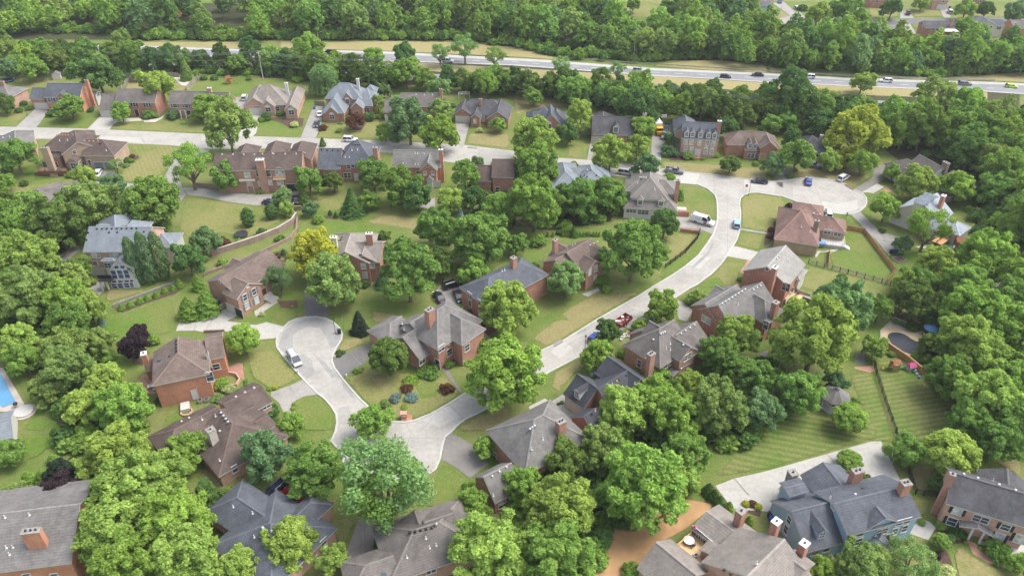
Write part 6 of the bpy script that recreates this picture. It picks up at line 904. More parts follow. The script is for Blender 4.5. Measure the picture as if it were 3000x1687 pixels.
T('10', [('willow', 680, 800, 290, 'W', 'behind the gap between tan and blue grey roofs'), ('oak', 990, 1225, 190, 'R', 'in front of the many-gabled blue grey house', .85), ('shrub', 670, 1285, 100, 'R', 'beside the driveway with the dark sedan'), ('bush', 832, 1315, 70, 'K', 'tiny, in a mulch ring on the front lawn'), ('tall', 1225, 1040, 160, 'G', 'between the blue grey house and the low garage', .9), ('oak', 1290, 920, 160, 'B', 'behind the right end of the blue grey roof'), ('oak', 1540, 1230, 440, 'B', 'large, at the kerb in front of the grey brown gable house', 1.05), ('oak', 1840, 1350, 390, 'K', 'leaning over the upper street right of the blue green one'), ('oak', 1300, 1330, 190, 'K', 'left of the large blue green tree'), ('tall', 1730, 1060, 150, 'G', 'in front of the chimney end of the grey brown roof', .9), ('oak', 1860, 1110, 220, 'G', 'beside the brown brick hip roofed house'), ('oak', 1830, 900, 230, 'W', 'behind the brick end chimney'), ('round', 2310, 850, 270, 'K', 'behind the brown brick hip roofed house', 1.1), ('oak', 1510, 745, 300, 'K', 'behind the double power poles'), ('oak', 1490, 545, 230, 'D', 'beside the far carriageway near the double poles'), ('oak', 1180, 590, 220, 'K', 'beside the highway right of the second dark car'), ('oak', 2440, 1260, 150, 'K', 'small, in front of the right brick gable'), ('bush', 905, 1180, 100, 'K', 'left of the purple leaved tree'), ('bush', 1140, 1170, 150, 'D', 'clipped, right of the purple leaved tree'), ('shrub', 245, 1145, 90, 'D', 'at the front door of the tan roofed house'), ('bush', 100, 1175, 130, 'D', 'under the left arched window of the tan roofed house'), ('oak', 550, 500, 300, 'K', 'beside the highway light pole, left'), ('oak', 800, 580, 140, 'K', 'small, below the first dark highway car'), ('bush', 385, 1250, 100, 'F', 'on the lawn of the tan roofed house'), ('arbor', 360, 725, 130, 'O', 'left of the brownish pair behind the tan roof', .7), ('arbor', 475, 730, 130, 'O', 'right of the brownish pair behind the tan roof', .7), ('arbor', 668, 1430, 70, 'O', 'behind the slate roof, at the lower kerb', .8), ('bush', 1985, 1060, 80, 'B', 'at the path beside the pergola'), ('airy', 2100, 470, 300, 'W', 'rising in front of the dry highway verge'), ('airy', 1850, 540, 220, 'W', 'left of the tallest pale roadside tree'), ('airy', 2400, 560, 230, 'G', 'thin, right of the pale roadside trees'), ('shrub', 60, 1200, 90, 'K', 'beside the tan house driveway'), ('low', 850, 1240, 70, 'W', 'under the blue grey house gable'), ('bush', 420, 800, 110, 'K', 'yellowish, behind the tan roof'), ('bush', 2250, 1310, 80, 'F', 'below the front steps of the brown brick house'), ('bush', 1250, 1170, 90, 'L', 'left of the low garage')])
T('20', [('tall', 690, 1180, 280, 'L', 'right of the steep brick gable', .95), ('big', 220, 1420, 470, 'L', 'over the upper street, photo centre'), ('oak', 560, 1340, 230, 'D', 'below the lime tree beside the brick gable'), ('oak', 1310, 1300, 260, 'K', 'in front of the long brown roof'), ('spruce', 740, 1010, 160, 'B', 'behind the lime tree of the upper row'), ('shrub', 560, 1010, 115, 'O', 'alone on the slope behind the small gabled house'), ('oak', 215, 980, 180, 'M', 'on the slope left of the small gabled house'), ('oak', 1270, 1090, 420, 'D', 'behind the white end chimney'), ('tall', 1290, 890, 300, 'K', 'left of the right-hand power pole'), ('spruce', 2250, 1385, 120, 'D', 'dark between the colonial and the bay windowed house'), ('oak', 2160, 1290, 230, 'D', 'behind the chimney of the dormered colonial'), ('oak', 1620, 1400, 180, 'B', 'at the left corner of the dormered colonial'), ('round', 1220, 50, 150, 'K', 'alone on the distant grassy clearing'), ('oak', 1560, 100, 190, 'D', 'right end of the distant clearing'), ('airy', 500, 650, 200, 'W', 'pale, over the highway left of centre'), ('airy', 1060, 700, 190, 'W', 'pale, below the guard rail pole')])
T('30', [('oak', 880, 1365, 530, 'Z', 'large, beside the cul-de-sac entry'), ('tall', 210, 970, 420, 'D', 'dark and large below the black highway pickup'), ('airy', 590, 1000, 270, 'G', 'with bare forked trunks below the highway', 1.15), ('airy', 790, 1060, 200, 'G', 'thin trunked, right of the bare forked one', 1.1), ('tall', 240, 1420, 200, 'D', 'right of the bay windowed brick house'), ('oak', 950, 840, 240, 'L', 'poking in front of the highway left of the white crossover', .9), ('oak', 1250, 80, 220, 'D', 'dark, distant, beside the far street lamp'), ('oak', 1990, 100, 200, 'L', 'beside the distant cream house, top right'), ('oak', 2190, 100, 170, 'D', 'above the distant cream house'), ('oak', 500, 160, 230, 'L', 'left of the distant street, top right'), ('oak', 780, 140, 300, 'M', 'left of the far street lamp'), ('oak', 930, 200, 200, 'K', 'below the far street lamp'), ('oak', 2480, 130, 220, 'B', 'top right corner beyond the far street'), ('oak', 1550, 30, 160, 'L', 'left of the distant white garage'), ('shrub', 1130, 32, 100, 'D', 'clipped, before the distant brick house'), ('shrub', 350, 82, 110, 'D', 'clipped, beside the distant silver car'), ('oak', 1970, 290, 200, 'K', 'between the two distant rear facing houses'), ('tall', 2120, 1370, 230, 'O', 'in the wood above the grey gabled cul-de-sac house')])
T('01', [('oak', 150, 130, 380, 'M', 'left of the tan brown brick house'), ('airy', 1900, 210, 470, 'K', 'over the drive left of the long brown house'), ('round', 1530, 590, 610, 'M', 'great and dome shaped, above the left lawn', .95), ('big', 930, 630, 540, 'G', 'yellowish, right of the dark left roof'), ('oak', 850, 330, 230, 'L', 'below the white crossover by the deck'), ('oak', 2270, 330, 310, 'M', 'in front of the left end of the long brown house'), ('big', 560, 800, 580, 'O', 'dark, between the dark roof and the pink brick house'), ('oak', 1130, 440, 270, 'B', 'behind the yellowish tree beside the curved drive'), ('col', 2490, 740, 130, 'D', 'on the lawn above the brick terrace wall', .68), ('oak', 2050, 1000, 290, 'B', 'at the left end of the brick terrace wall'), ('oak', 1900, 1170, 350, 'D', 'below the blue green one at the terrace wall'), ('bush', 2230, 990, 200, 'R', 'pinkish, on top of the terrace wall'), ('oak', 1640, 830, 170, 'K', 'behind the pink brick house chimney'), ('col', 1345, 1190, 150, 'B', 'leftmost of the three before the glazed sunroom house', 1.6), ('col', 1470, 1160, 150, 'B', 'middle one of three before the glazed sunroom house', 1.75), ('col', 1600, 1140, 160, 'B', 'rightmost of three before the glazed sunroom house', 1.5), ('oak', 60, 390, 190, 'K', 'small, at the left edge above the dark roof'), ('oak', 40, 590, 200, 'M', 'at the left edge beside the dark roof'), ('oak', 110, 770, 380, 'M', 'at the left edge below the dark roof'), ('oak', 400, 970, 360, 'O', 'left of the pink brick house drive'), ('big', 280, 1190, 620, 'L', 'olive tinged, left of the curved drive'), ('oak', 770, 1280, 290, 'O', 'inside the curve of the narrow left drive'), ('arbor', 810, 930, 110, 'K', 'at the left corner of the pink brick house', .9), ('oak', 100, 1440, 400, 'M', 'at the left edge below the olive tinged tree'), ('bush', 860, 1390, 180, 'L', 'in front of the pink brick house garage'), ('oak', 1020, 760, 160, 'K', 'behind the left end of the blue grey roof'), ('bush', 1350, 770, 140, 'L', 'yellowish, behind the blue grey roof'), ('arbor', 1985, 1390, 130, 'K', 'left of the grey shuttered brick house', .85), ('bush', 2240, 1190, 130, 'L', 'on the terrace behind the brown roof'), ('oak', 1210, 700, 210, 'B', 'left behind the great dome shaped tree'), ('arbor', 1800, 1400, 80, 'K', 'small, at the foot of the sunroom house garden', .8), ('weep', 1750, 990, 210, 'W', 'feathery, right of the pink brick house'), ('shrub', 1280, 160, 85, 'D', 'at the right corner of the tan brown house'), ('shrub', 1322, 168, 65, 'K', 'in the bed right of the tan brown house'), ('shrub', 1330, 122, 65, 'R', 'in the bed right of the tan brown house'), ('bush', 710, 305, 110, 'K', 'at the right end of the wooden deck'), ('shrub', 905, 270, 85, 'D', 'left of the grey garage doors'), ('airy', 1160, 210, 160, 'W', 'small, in front of the grey garage doors'), ('bush', 240, 395, 100, 'D', 'in the rock bed at the left edge'), ('bush', 2400, 980, 90, 'K', 'below the round trampoline'), ('shrub', 1270, 215, 70, 'W', 'low in the bed beside the striped lawn'), ('bush', 60, 250, 120, 'D', 'at the left edge below the broad tree')])
T('11', [('oak', 530, 375, 300, 'M', 'at the right end of the long brown house'), ('round', 780, 375, 210, 'O', 'bushy, below the steep slate roof'), ('arbor', 690, 350, 100, 'D', 'left of the bushy olive one under the slate roof', .8), ('arbor', 480, 540, 135, 'O', 'beside the parked dark car', .55), ('oak', 270, 540, 200, 'W', 'over the parked dark cars'), ('oak', 310, 650, 160, 'L', 'at the end of the terrace wall'), ('col', 150, 680, 120, 'D', 'on the lawn before the parked dark cars', .6), ('oak', 550, 650, 160, 'B', 'right of the terrace wall end'), ('bush', 625, 755, 140, 'K', 'on the lawn below the blue green tree'), ('spruce', 960, 590, 300, 'D', 'tall, on the open lawn', .72), ('oak', 1150, 565, 200, 'M', 'right of the tall lawn conifer'), ('oak', 1180, 315, 330, 'M', 'left of the orange brick gable'), ('oak', 1450, 430, 400, 'M', 'below the grey roof with the orange gable'), ('oak', 1620, 530, 310, 'D', 'left of the orange brick garage'), ('oak', 1950, 570, 270, 'L', 'right of the sloping concrete garage apron'), ('tall', 2110, 335, 280, 'K', 'right of the orange brick gable house'), ('oak', 2180, 570, 260, 'D', 'above the silver blue spruce'), ('spruce', 2060, 740, 140, 'S', 'among green trees, photo centre'), ('big', 1830, 860, 440, 'M', 'left of the silver blue spruce'), ('big', 2250, 960, 640, 'M', 'large, above the slate blue hip roof', .9), ('oak', 1270, 940, 160, 'O', 'behind the brick chimney of the tan roof'), ('big', 615, 1110, 520, 'Y', 'over the left part of the tan roof'), ('big', 750, 1390, 590, 'G', 'in front of the tan roofed house, over the dark drive'), ('oak', 1280, 1120, 230, 'B', 'right of the tan roofed house'), ('tall', 1530, 1300, 540, 'M', 'large, right of the tan roofed house'), ('big', 1830, 1200, 320, 'O', 'dark, above the parked black cars'), ('spruce', 1270, 1360, 220, 'B', 'low, left of the large tree by the tan roof', .6), ('oak', 2200, 1310, 330, 'K', 'left of the slate blue hip roof'), ('big', 2450, 670, 350, 'K', 'below the dark brown roofs'), ('airy', 2400, 260, 190, 'G', 'half bare, in front of the dark brown roofs'), ('bush', 2230, 170, 150, 'B', 'at the near kerb of the upper street'), ('airy', 230, 1370, 320, 'B', 'thin stemmed, at the steps of the shuttered house'), ('shrub', 1100, 1410, 115, 'D', 'under the arched window of the tan roofed house'), ('arbor', 275, 1085, 65, 'D', 'in the small bed right of the brown roof', .6), ('shrub', 215, 1105, 38, 'D', 'in the small bed right of the brown roof'), ('shrub', 265, 1162, 42, 'Y', 'in the small bed right of the brown roof'), ('shrub', 318, 1140, 40, 'M', 'lower in the bed right of the brown roof'), ('shrub', 230, 1140, 34, 'P', 'in the small bed right of the brown roof'), ('arbor', 745, 690, 50, 'D', 'left of the tiny pair in the mulch triangle', .7), ('arbor', 800, 712, 50, 'D', 'right of the tiny pair in the mulch triangle', .7), ('bush', 60, 890, 130, 'D', 'above the terrace wall below the columnar one'), ('bush', 240, 950, 110, 'M', 'in the terrace bed between the two walls'), ('bush', 330, 780, 80, 'L', 'small, on the bank at the wall bend'), ('bush', 540, 940, 200, 'B', 'behind the yellow tree'), ('bush', 1990, 1240, 150, 'K', 'beside the parked black van'), ('bush', 570, 160, 120, 'R', 'at the right end of the long brown roof'), ('shrub', 45, 480, 75, 'K', 'under the balcony of the long brown house')])
T('21', [('big', 230, 230, 480, 'K', 'in front of the blue grey hip roof, photo centre'), ('big', 990, 100, 380, 'L', 'yellowish, over the upper street beside the silver van'), ('oak', 1360, 225, 270, 'B', 'left of the grey pickup'), ('big', 230, 610, 590, 'K', 'great, left of the dark maple group'), ('big', 680, 560, 430, 'M', 'middle of the dark maple group'), ('oak', 960, 520, 380, 'M', 'right of the dark maple group, beside the tan grey roof'), ('oak', 540, 580, 320, 'D', 'left of the dark maple group'), ('arbor', 1040, 620, 115, 'K', 'beside the tan grey roofed house'), ('spruce', 620, 880, 125, 'D', 'in the middle of the evergreen row', .7), ('big', 1220, 1090, 660, 'M', 'huge and rounded, left of the curving street', 1.0), ('round', 1540, 790, 330, 'D', 'dense, at the corner of the tan grey roofed house'), ('bush', 265, 960, 215, 'K', 'at the patio of the brown many-gabled house'), ('oak', 40, 1020, 230, 'M', 'left of the brown many-gabled house'), ('round', 2200, 205, 235, 'O', 'in front of the bay windowed brick house', .75), ('bush', 1590, 70, 190, 'B', 'left at the base of the dormered colonial'), ('bush', 1770, 115, 130, 'L', 'left of the white front door'), ('shrub', 1918, 148, 52, 'L', 'right of the white front door'), ('big', 550, 1370, 390, 'W', 'in front of the brown many-gabled house'), ('arbor', 780, 1360, 65, 'K', 'at the front corner of the brown many-gabled house', 1.0), ('bush', 900, 1370, 170, 'K', 'at the foot of the huge rounded tree'), ('bush', 1580, 335, 150, 'K', 'at the brick chimney of the tan grey roof'), ('oak', 1260, 40, 270, 'L', 'right of the yellowish one over the street'), ('spruce', 2235, 30, 115, 'D', 'between the two dormered houses', .8), ('shrub', 2050, 112, 85, 'K', 'at the right corner of the dormered colonial'), ('arbor', 1700, 520, 80, 'M', 'against the end wall of the tan grey roof', .7), ('bush', 1680, 470, 80, 'M', 'against the brick chimney foot'), ('bush', 1725, 650, 70, 'F', 'by the planter above the white van'), ('shrub', 2458, 198, 80, 'K', 'left of the steps of the bay windowed house'), ('shrub', 2300, 1360, 80, 'K', 'at the corner of the tall red brick house'), ('bush', 620, 215, 120, 'G', 'behind the blue grey hip roof'), ('bush', 1830, 145, 50, 'L', 'beside the entrance steps'), ('bush', 230, 1230, 110, 'D', 'at the corner of the brown many-gabled house'), ('shrub', 480, 890, 80, 'D', 'left in the evergreen row'), ('shrub', 765, 905, 75, 'D', 'right in the evergreen row')])
GR = 'evergreen row behind the brown many-gabled house'
T('21', [('arbor', x, 905, 36, 'K', 'in the row of narrow evergreens behind the brown roof', 1.0, GR) for x in (360, 412, 510, 540, 567, 662, 690, 722, 820, 850, 880)])
T('31', [('oak', 50, 205, 230, 'B', 'at the right corner of the bay windowed house'), ('oak', 285, 125, 340, 'M', 'left of the yellow tree by the cul-de-sac'), ('oak', 630, 175, 230, 'L', 'low left part of the yellow group by the cul-de-sac'), ('tall', 790, 140, 200, 'Y', 'narrow, in the yellow group by the cul-de-sac'), ('oak', 950, 200, 270, 'K', 'above the white car at the cul-de-sac'), ('oak', 1260, 290, 180, 'K', 'left of the grey gabled cul-de-sac house'), ('oak', 1490, 400, 370, 'L', 'below the grey gabled cul-de-sac house'), ('oak', 1900, 440, 330, 'K', 'between the two cul-de-sac houses'), ('oak', 1185, 650, 290, 'K', 'left of the shiny pale roof'), ('airy', 1620, 830, 470, 'K', 'in front of the shiny pale roof', 1.1), ('big', 1690, 1240, 420, 'L', 'olive, below the wooden play tower'), ('oak', 1500, 1370, 310, 'M', 'left of the olive tree below the fence'), ('oak', 1420, 1410, 290, 'L', 'below the fence corner'), ('round', 740, 1360, 130, 'D', 'small, alone on the fenced lawn'), ('shrub', 1155, 870, 80, 'D', 'beside the white garage of the cream house'), ('oak', 1350, 1010, 180, 'B', 'beside the concrete drive of the cream house'), ('oak', 2000, 1110, 260, 'M', 'right of the wooden play tower'), ('shrub', 35, 860, 75, 'R', 'upper at the left wall of the red brown roof'), ('shrub', 20, 925, 70, 'R', 'lower at the left wall of the red brown roof'), ('bush', 212, 620, 80, 'P', 'behind the red brown hip roof'), ('shrub', 275, 262, 52, 'D', 'on the cul-de-sac lawn'), ('bush', 230, 315, 90, 'M', 'at the cul-de-sac drive edge'), ('bush', 1110, 560, 90, 'M', 'on the small lawn by the brick path'), ('bush', 80, 800, 60, 'D', 'in the side bed of the red brown roof'), ('big', 2120, 1310, 420, 'K', 'left of the orange fence', 1.0)])
T('02', [('big', 250, 110, 660, 'G', 'at the left edge below the narrow drive'), ('big', 620, 140, 520, 'K', 'left of the brick garden wall'), ('oak', 900, 210, 340, 'L', 'left of the green lawn with shrub row'), ('big', 190, 560, 400, 'L', 'left, above the swimming pool'), ('airy', 620, 580, 480, 'G', 'with bare white branches, left of the lawn', .9), ('oak', 1010, 540, 290, 'G', 'yellowish, left of the purple tree'), ('oak', 250, 730, 340, 'K', 'standing alone above the swimming pool'), ('big', 700, 820, 520, 'G', 'between pool and orange brick house'), ('oak', 480, 1010, 340, 'G', 'nearest the swimming pool on the right'), ('big', 1060, 970, 440, 'L', 'left of the orange brick house patio'), ('oak', 880, 1190, 400, 'L', 'right of the round hot tub'), ('big', 1240, 1220, 560, 'K', 'left of the L shaped brown roof'), ('oak', 1340, 590, 300, 'P', 'large, left of the orange brick house'), ('oak', 1395, 450, 180, 'P', 'smaller, behind the large purple one'), ('arbor', 1890, 200, 230, 'K', 'left of the big pair by the concrete drive', .62), ('arbor', 2075, 150, 250, 'K', 'right of the big pair by the concrete drive', .65), ('spruce', 1010, 330, 110, 'S', 'small, at the left end of the shrub lawn', .7), ('round', 2440, 510, 370, 'K', 'smooth, left of the small cul-de-sac', .92), ('bush', 2225, 960, 180, 'K', 'at the front corner of the orange brick house'), ('bush', 2300, 1015, 135, 'F', 'in front of the orange brick house'), ('low', 2190, 1115, 160, 'W', 'pale, between the orange brick house and brown roof'), ('bush', 1540, 525, 150, 'K', 'behind the orange brick house'), ('bush', 110, 1345, 130, 'F', 'at the pool house corner'), ('bush', 1600, 1130, 110, 'D', 'at the near left corner of the orange brick house')])
T('02', [('arbor', x, y, 78, 'K', 'in the diagonal shrub row along the lawn path', .5, 'shrub row along the lawn path') for x, y in ((1215, 190), (1305, 158), (1400, 124), (1478, 88), (1565, 60), (1650, 22), (1735, -5))])
T('02', [('shrub', x, y, 50, 'M', 'in the clipped ball row by the brick steps', 1.0, 'clipped balls by the brick steps') for x, y in ((2470, 935), (2470, 970), (2445, 1000), (2402, 1022))])
T('12', [('round', 1335, 690, 440, 'O', 'dense, left of the centre house with large chimney', .95), ('weep', 1035, 350, 240, 'N', 'right of the small cul-de-sac', 1.0), ('big', 2520, 220, 560, 'L', 'between the slate blue roof and the street'), ('shrub', 2180, 235, 105, 'D', 'at the slate blue house side door'), ('big', 2480, 860, 790, 'K', 'huge, between centre house and the street'), ('oak', 2265, 570, 170, 'K', 'at the right corner of the centre house'), ('bush', 1020, 825, 90, 'K', 'in the round bed left of the dense tree'), ('shrub', 835, 635, 55, 'D', 'upper in the bed by the dark drive'), ('shrub', 875, 645, 58, 'D', 'right in the bed by the dark drive'), ('shrub', 838, 672, 58, 'D', 'lower in the bed by the dark drive'), ('low', 1740, 840, 290, 'M', 'clipped, below the centre house windows'), ('bush', 1945, 760, 130, 'M', 'right of the centre house steps'), ('arbor', 2010, 650, 95, 'D', 'climbing the centre house front', .7), ('low', 1560, 930, 190, 'K', 'in the front lawn bed of the centre house'), ('low', 1405, 1110, 145, 'S', 'left of the silver pair on the front lawn', 1.6), ('low', 1570, 1105, 150, 'S', 'right of the silver pair on the front lawn', 1.7), ('low', 1515, 1010, 160, 'R', 'above the silver pair'), ('bush', 1920, 1005, 155, 'R', 'brownish, alone at the right of the front lawn'), ('low', 1492, 1195, 95, 'L', 'below the silver pair'), ('bush', 1295, 1160, 130, 'G', 'thin, left of the silver pair by the lamp post'), ('shrub', 195, 1000, 65, 'Y', 'right of the pair beside the concrete drive'), ('shrub', 140, 1005, 65, 'L', 'left of the pair beside the concrete drive'), ('shrub', 385, 1165, 55, 'L', 'upper of the pair on the bend lawn'), ('shrub', 375, 1205, 62, 'L', 'lower of the pair on the bend lawn'), ('bush', 150, 1245, 190, 'D', 'clipped, at the end of the L shaped brown roof'), ('oak', 340, 1380, 260, 'K', 'small, on the bend lawn by the brown roof'), ('tall', 1185, 1360, 380, 'K', 'on the planted island of the turning circle', .85), ('oak', 2040, 240, 140, 'M', 'behind the centre house by the black cars'), ('arbor', 1190, 430, 90, 'D', 'at the low left wing of the centre house', .6), ('shrub', 365, 185, 40, 'L', 'in the bed above the small cul-de-sac'), ('bush', 60, 260, 70, 'F', 'at the white path above the small cul-de-sac'), ('bush', 205, 1330, 70, 'D', 'below the clipped hedge bush')])
T('22', [('oak', 1510, 215, 350, 'K', 'loose, between street and long grey roof'), ('oak', 970, 440, 250, 'D', 'beside the red trailer'), ('oak', 860, 670, 350, 'K', 'above the dark U shaped roof', .9), ('oak', 1285, 375, 150, 'K', 'at the yard with scattered boxes'), ('big', 2270, 480, 450, 'L', 'in front of the long grey roof'), ('big', 2090, 690, 420, 'M', 'right of the brown brick house'), ('big', 2080, 1190, 600, 'G', 'middle of the big group below the brown brick house'), ('big', 1130, 1240, 560, 'L', 'left of the big group, over the dark roof'), ('big', 1450, 1130, 520, 'K', 'upper left of the big group'), ('big', 1640, 1290, 520, 'K', 'lower left of the big group'), ('oak', 1490, 890, 220, 'K', 'at the brown brick house chimney'), ('bush', 1870, 110, 260, 'G', 'brownish, before the long grey roof'), ('big', 2460, 950, 440, 'M', 'right of the brown brick house lower porch'), ('big', 2520, 1240, 440, 'B', 'right of the big group'), ('big', 1800, 1000, 360, 'L', 'top of the big group behind the brown brick house'), ('shrub', 500, 1150, 50, 'M', 'at the garage corner of the dark roof'), ('shrub', 465, 1163, 36, 'M', 'smallest at the garage corner of the dark roof'), ('bush', 1100, 660, 110, 'K', 'at the left wall of the brown brick house'), ('bush', 1230, 840, 140, 'K', 'below the left wall of the brown brick house'), ('bush', 620, 1420, 110, 'D', 'at the brick wall of the dark roofed house'), ('bush', 960, 10, 120, 'K', 'at the kerb end of the path'), ('tall', 2230, 850, 330, 'M', 'behind the lower porch of the brown brick house')])
T('32', [('big', 480, 500, 870, 'L', 'great and yellowish, right of the long grey roof'), ('big', 760, 190, 600, 'W', 'pale, behind the great yellowish tree'), ('tall', 1120, 210, 250, 'M', 'left of the pool wall'), ('oak', 1080, 610, 240, 'L', 'left of the brown timber wall'), ('big', 310, 1050, 500, 'M', 'left of the gazebo'), ('oak', 680, 950, 240, 'B', 'behind the gazebo'), ('round', 820, 1300, 380, 'K', 'low and round, in front of the gazebo', .8), ('big', 1480, 120, 460, 'O', 'above the covered pool'), ('oak', 1600, 290, 210, 'B', 'by the pool terrace'), ('bush', 1450, 385, 140, 'D', 'in the pool rock bed'), ('oak', 1690, 590, 320, 'O', 'over the right end of the covered pool'), ('big', 2000, 540, 560, 'L', 'right of the covered pool'), ('big', 2330, 380, 560, 'K', 'right edge above the covered pool'), ('big', 2160, 720, 600, 'L', 'white branched, right of the play equipment'), ('big', 1840, 900, 460, 'M', 'right of the toy house'), ('big', 2200, 1130, 650, 'L', 'white branched, right of the striped lawn'), ('big', 2480, 1020, 560, 'K', 'right edge beside the striped lawn'), ('low', 1530, 700, 210, 'G', 'grassy, on the timber wall'), ('low', 1280, 335, 90, 'G', 'grassy, left in the pool rock bed'), ('low', 1350, 362, 90, 'G', 'grassy, middle of the pool rock bed'), ('bush', 880, 1140, 110, 'M', 'hedge-like, right of the gazebo'), ('big', 2050, 1330, 460, 'M', 'at the far right side of the striped lawn'), ('big', 2450, 1380, 560, 'M', 'right edge above the pinkish brick house'), ('bush', 1240, 660, 90, 'G', 'small, at the foot of the timber wall'), ('big', 60, 920, 260, 'K', 'left of the tree group by the gazebo')])
T('03', [('big', 1350, 560, 800, 'L', 'topmost of the great group, bottom left'), ('big', 1130, 1000, 760, 'L', 'left in the great group beside the corner house'), ('big', 1750, 900, 720, 'K', 'centre of the great group, bottom left'), ('big', 1250, 1380, 720, 'K', 'lowest of the great group at the bottom edge'), ('big', 1880, 1260, 680, 'L', 'right in the great group by the slate roof'), ('big', 2400, 1380, 440, 'L', 'at the bottom edge over the slate roof'), ('big', 1180, 190, 580, 'L', 'left below the L shaped brown roof'), ('oak', 1910, 195, 360, 'K', 'inside the corner of the L shaped roof'), ('oak', 900, 390, 320, 'L', 'left outlier of the great group'), ('oak', 560, 640, 400, 'P', 'brownish, behind the bottom left corner house'), ('oak', 620, 420, 340, 'N', 'behind the brownish purple one'), ('arbor', 280, 460, 170, 'K', 'left of three, left edge lawn', .55), ('arbor', 420, 440, 165, 'K', 'middle of three, left edge lawn', .55), ('arbor', 525, 265, 130, 'K', 'right of three, left edge lawn', .5), ('oak', 110, 210, 300, 'M', 'at the left edge below the pool house'), ('oak', 120, 690, 310, 'G', 'at the left edge above the corner house'), ('oak', 2080, 670, 330, 'D', 'left of the slate roofed house'), ('big', 1650, 420, 520, 'L', 'upper right of the great group'), ('bush', 2300, 590, 110, 'K', 'at the top corner of the slate roof')])
T('13', [('oak', 110, 240, 480, 'B', 'right of the L shaped brown roof', 1.1), ('big', 580, 390, 620, 'M', 'above the parked red car', .95), ('airy', 1300, 500, 1040, 'W', 'great and thin crowned, below the turning circle', .95), ('airy', 1260, 600, 900, 'M', 'filling the thin crowned tree, below the turning circle', .9), ('big', 330, 1150, 540, 'L', 'over the slate roof, bottom'), ('oak', 780, 1290, 330, 'L', 'at the right corner of the slate roof'), ('oak', 2180, 740, 330, 'K', 'left of the gabled garage'), ('big', 2330, 1190, 800, 'L', 'yellowish, over the grey brown roof, bottom'), ('bush', 1245, 1120, 150, 'D', 'hedge-like, beside the dark driveway'), ('oak', 2290, 160, 230, 'K', 'at the left wall of the grey hip roof'), ('bush', 2140, 540, 140, 'K', 'left of the gabled garage by the drive'), ('bush', 700, 740, 80, 'M', 'small, behind the slate roof')])
T('23', [('oak', 550, 290, 430, 'O', 'right of the grey hip roof'), ('big', 120, 550, 420, 'K', 'below the grey hip roof'), ('big', 470, 800, 780, 'L', 'half bare, left of the bare soil'), ('big', 1330, 580, 880, 'K', 'great, standing over the bare soil'), ('oak', 1720, 500, 360, 'L', 'right of the great one over the bare soil'), ('big', 450, 1250, 780, 'M', 'at the bottom edge left of the bare soil'),  ('big', 1720, 240, 480, 'M', 'left of the concrete yard'), ('arbor', 1985, 570, 140, 'D', 'top of the hedge beside the concrete yard', .6), ('arbor', 2035, 630, 140, 'D', 'middle of the hedge beside the concrete yard', .6), ('arbor', 2090, 690, 130, 'D', 'end of the hedge beside the concrete yard', .6), ('arbor', 2185, 745, 105, 'K', 'behind the sunroom roof', .7), ('shrub', 2355, 720, 90, 'Y', 'left of the trio on the concrete yard'), ('shrub', 2420, 720, 95, 'R', 'middle of the trio on the concrete yard'), ('shrub', 2475, 748, 95, 'Y', 'right of the trio on the concrete yard'), ('arbor', 2385, 890, 110, 'K', 'right of the brick sunroom chimney', .7), ('bush', 1200, 1400, 250, 'K', 'broad leaved, bottom edge at the grey tan roof'), ('big', 900, 180, 500, 'G', 'below the big group, above the bare soil'), ('bush', 820, 360, 90, 'M', 'left of the tree over the bare soil'), ('oak', 150, 1380, 330, 'L', 'at the bottom edge left of the half bare tree')])
T('23', [('arbor', x, y, 30, 'D', 'in the short dark row at the bare soil edge', 1.0, 'row at the bare soil edge') for x, y in ((945, 985), (978, 972), (1010, 958), (1042, 940))])
T('33', [('round', 820, 285, 285, 'K', 'in the middle of the concrete yard', .6), ('oak', 1400, 180, 350, 'M', 'beside the basketball hoop'), ('round', 1840, 210, 560, 'L', 'dense and dark edged, behind the pinkish brick house', .9), ('low', 1000, 465, 120, 'O', 'at the blue house rear chimney'), ('big', 930, 1335, 500, 'G', 'in front of the blue house porch'), ('airy', 1450, 1265, 480, 'W', 'pale, right of the blue house front', 1.0), ('round', 1745, 1100, 205, 'M', 'clipped, left of the pinkish brick house front', .8), ('bush', 1785, 1400, 220, 'F', 'at the bottom edge below the pinkish brick house'), ('low', 1900, 1030, 190, 'D', 'clipped, under the pinkish brick house windows', 1.6), ('shrub', 1740, 935, 120, 'K', 'at the left corner of the pinkish brick house'), ('bush', 480, 1270, 130, 'F', 'left, under the blue house front windows'), ('bush', 610, 1245, 120, 'F', 'right, under the blue house front windows'), ('low', 180, 570, 120, 'D', 'at the stone chimney of the blue house', 1.6), ('oak', 2510, 1340, 220, 'K', 'at the right edge beside the brick path'), ('big', 2330, 90, 520, 'M', 'right edge, behind the dense dark edged tree'), ('oak', 1690, 530, 190, 'D', 'at the left wall of the pinkish brick house'), ('oak', 560, 1400, 260, 'K', 'at the bottom edge below the blue house'), ('bush', 1550, 912, 80, 'K', 'by the stone walk right of the blue house'), ('low', 2300, 1200, 300, 'M', 'hedge-like, curved along the brick path', 1.8), ('shrub', 1985, 1110, 42, 'L', 'left at the portico steps'), ('shrub', 2130, 1165, 42, 'L', 'right at the portico steps'), ('bush', 1690, 1240, 110, 'P', 'in the bed left of the bottom lawn'), ('bush', 690, 1190, 90, 'K', 'at the blue house corner by the garage lawn'), ('bush', 1840, 1060, 120, 'W', 'loose, in the bed before the pinkish brick house')])
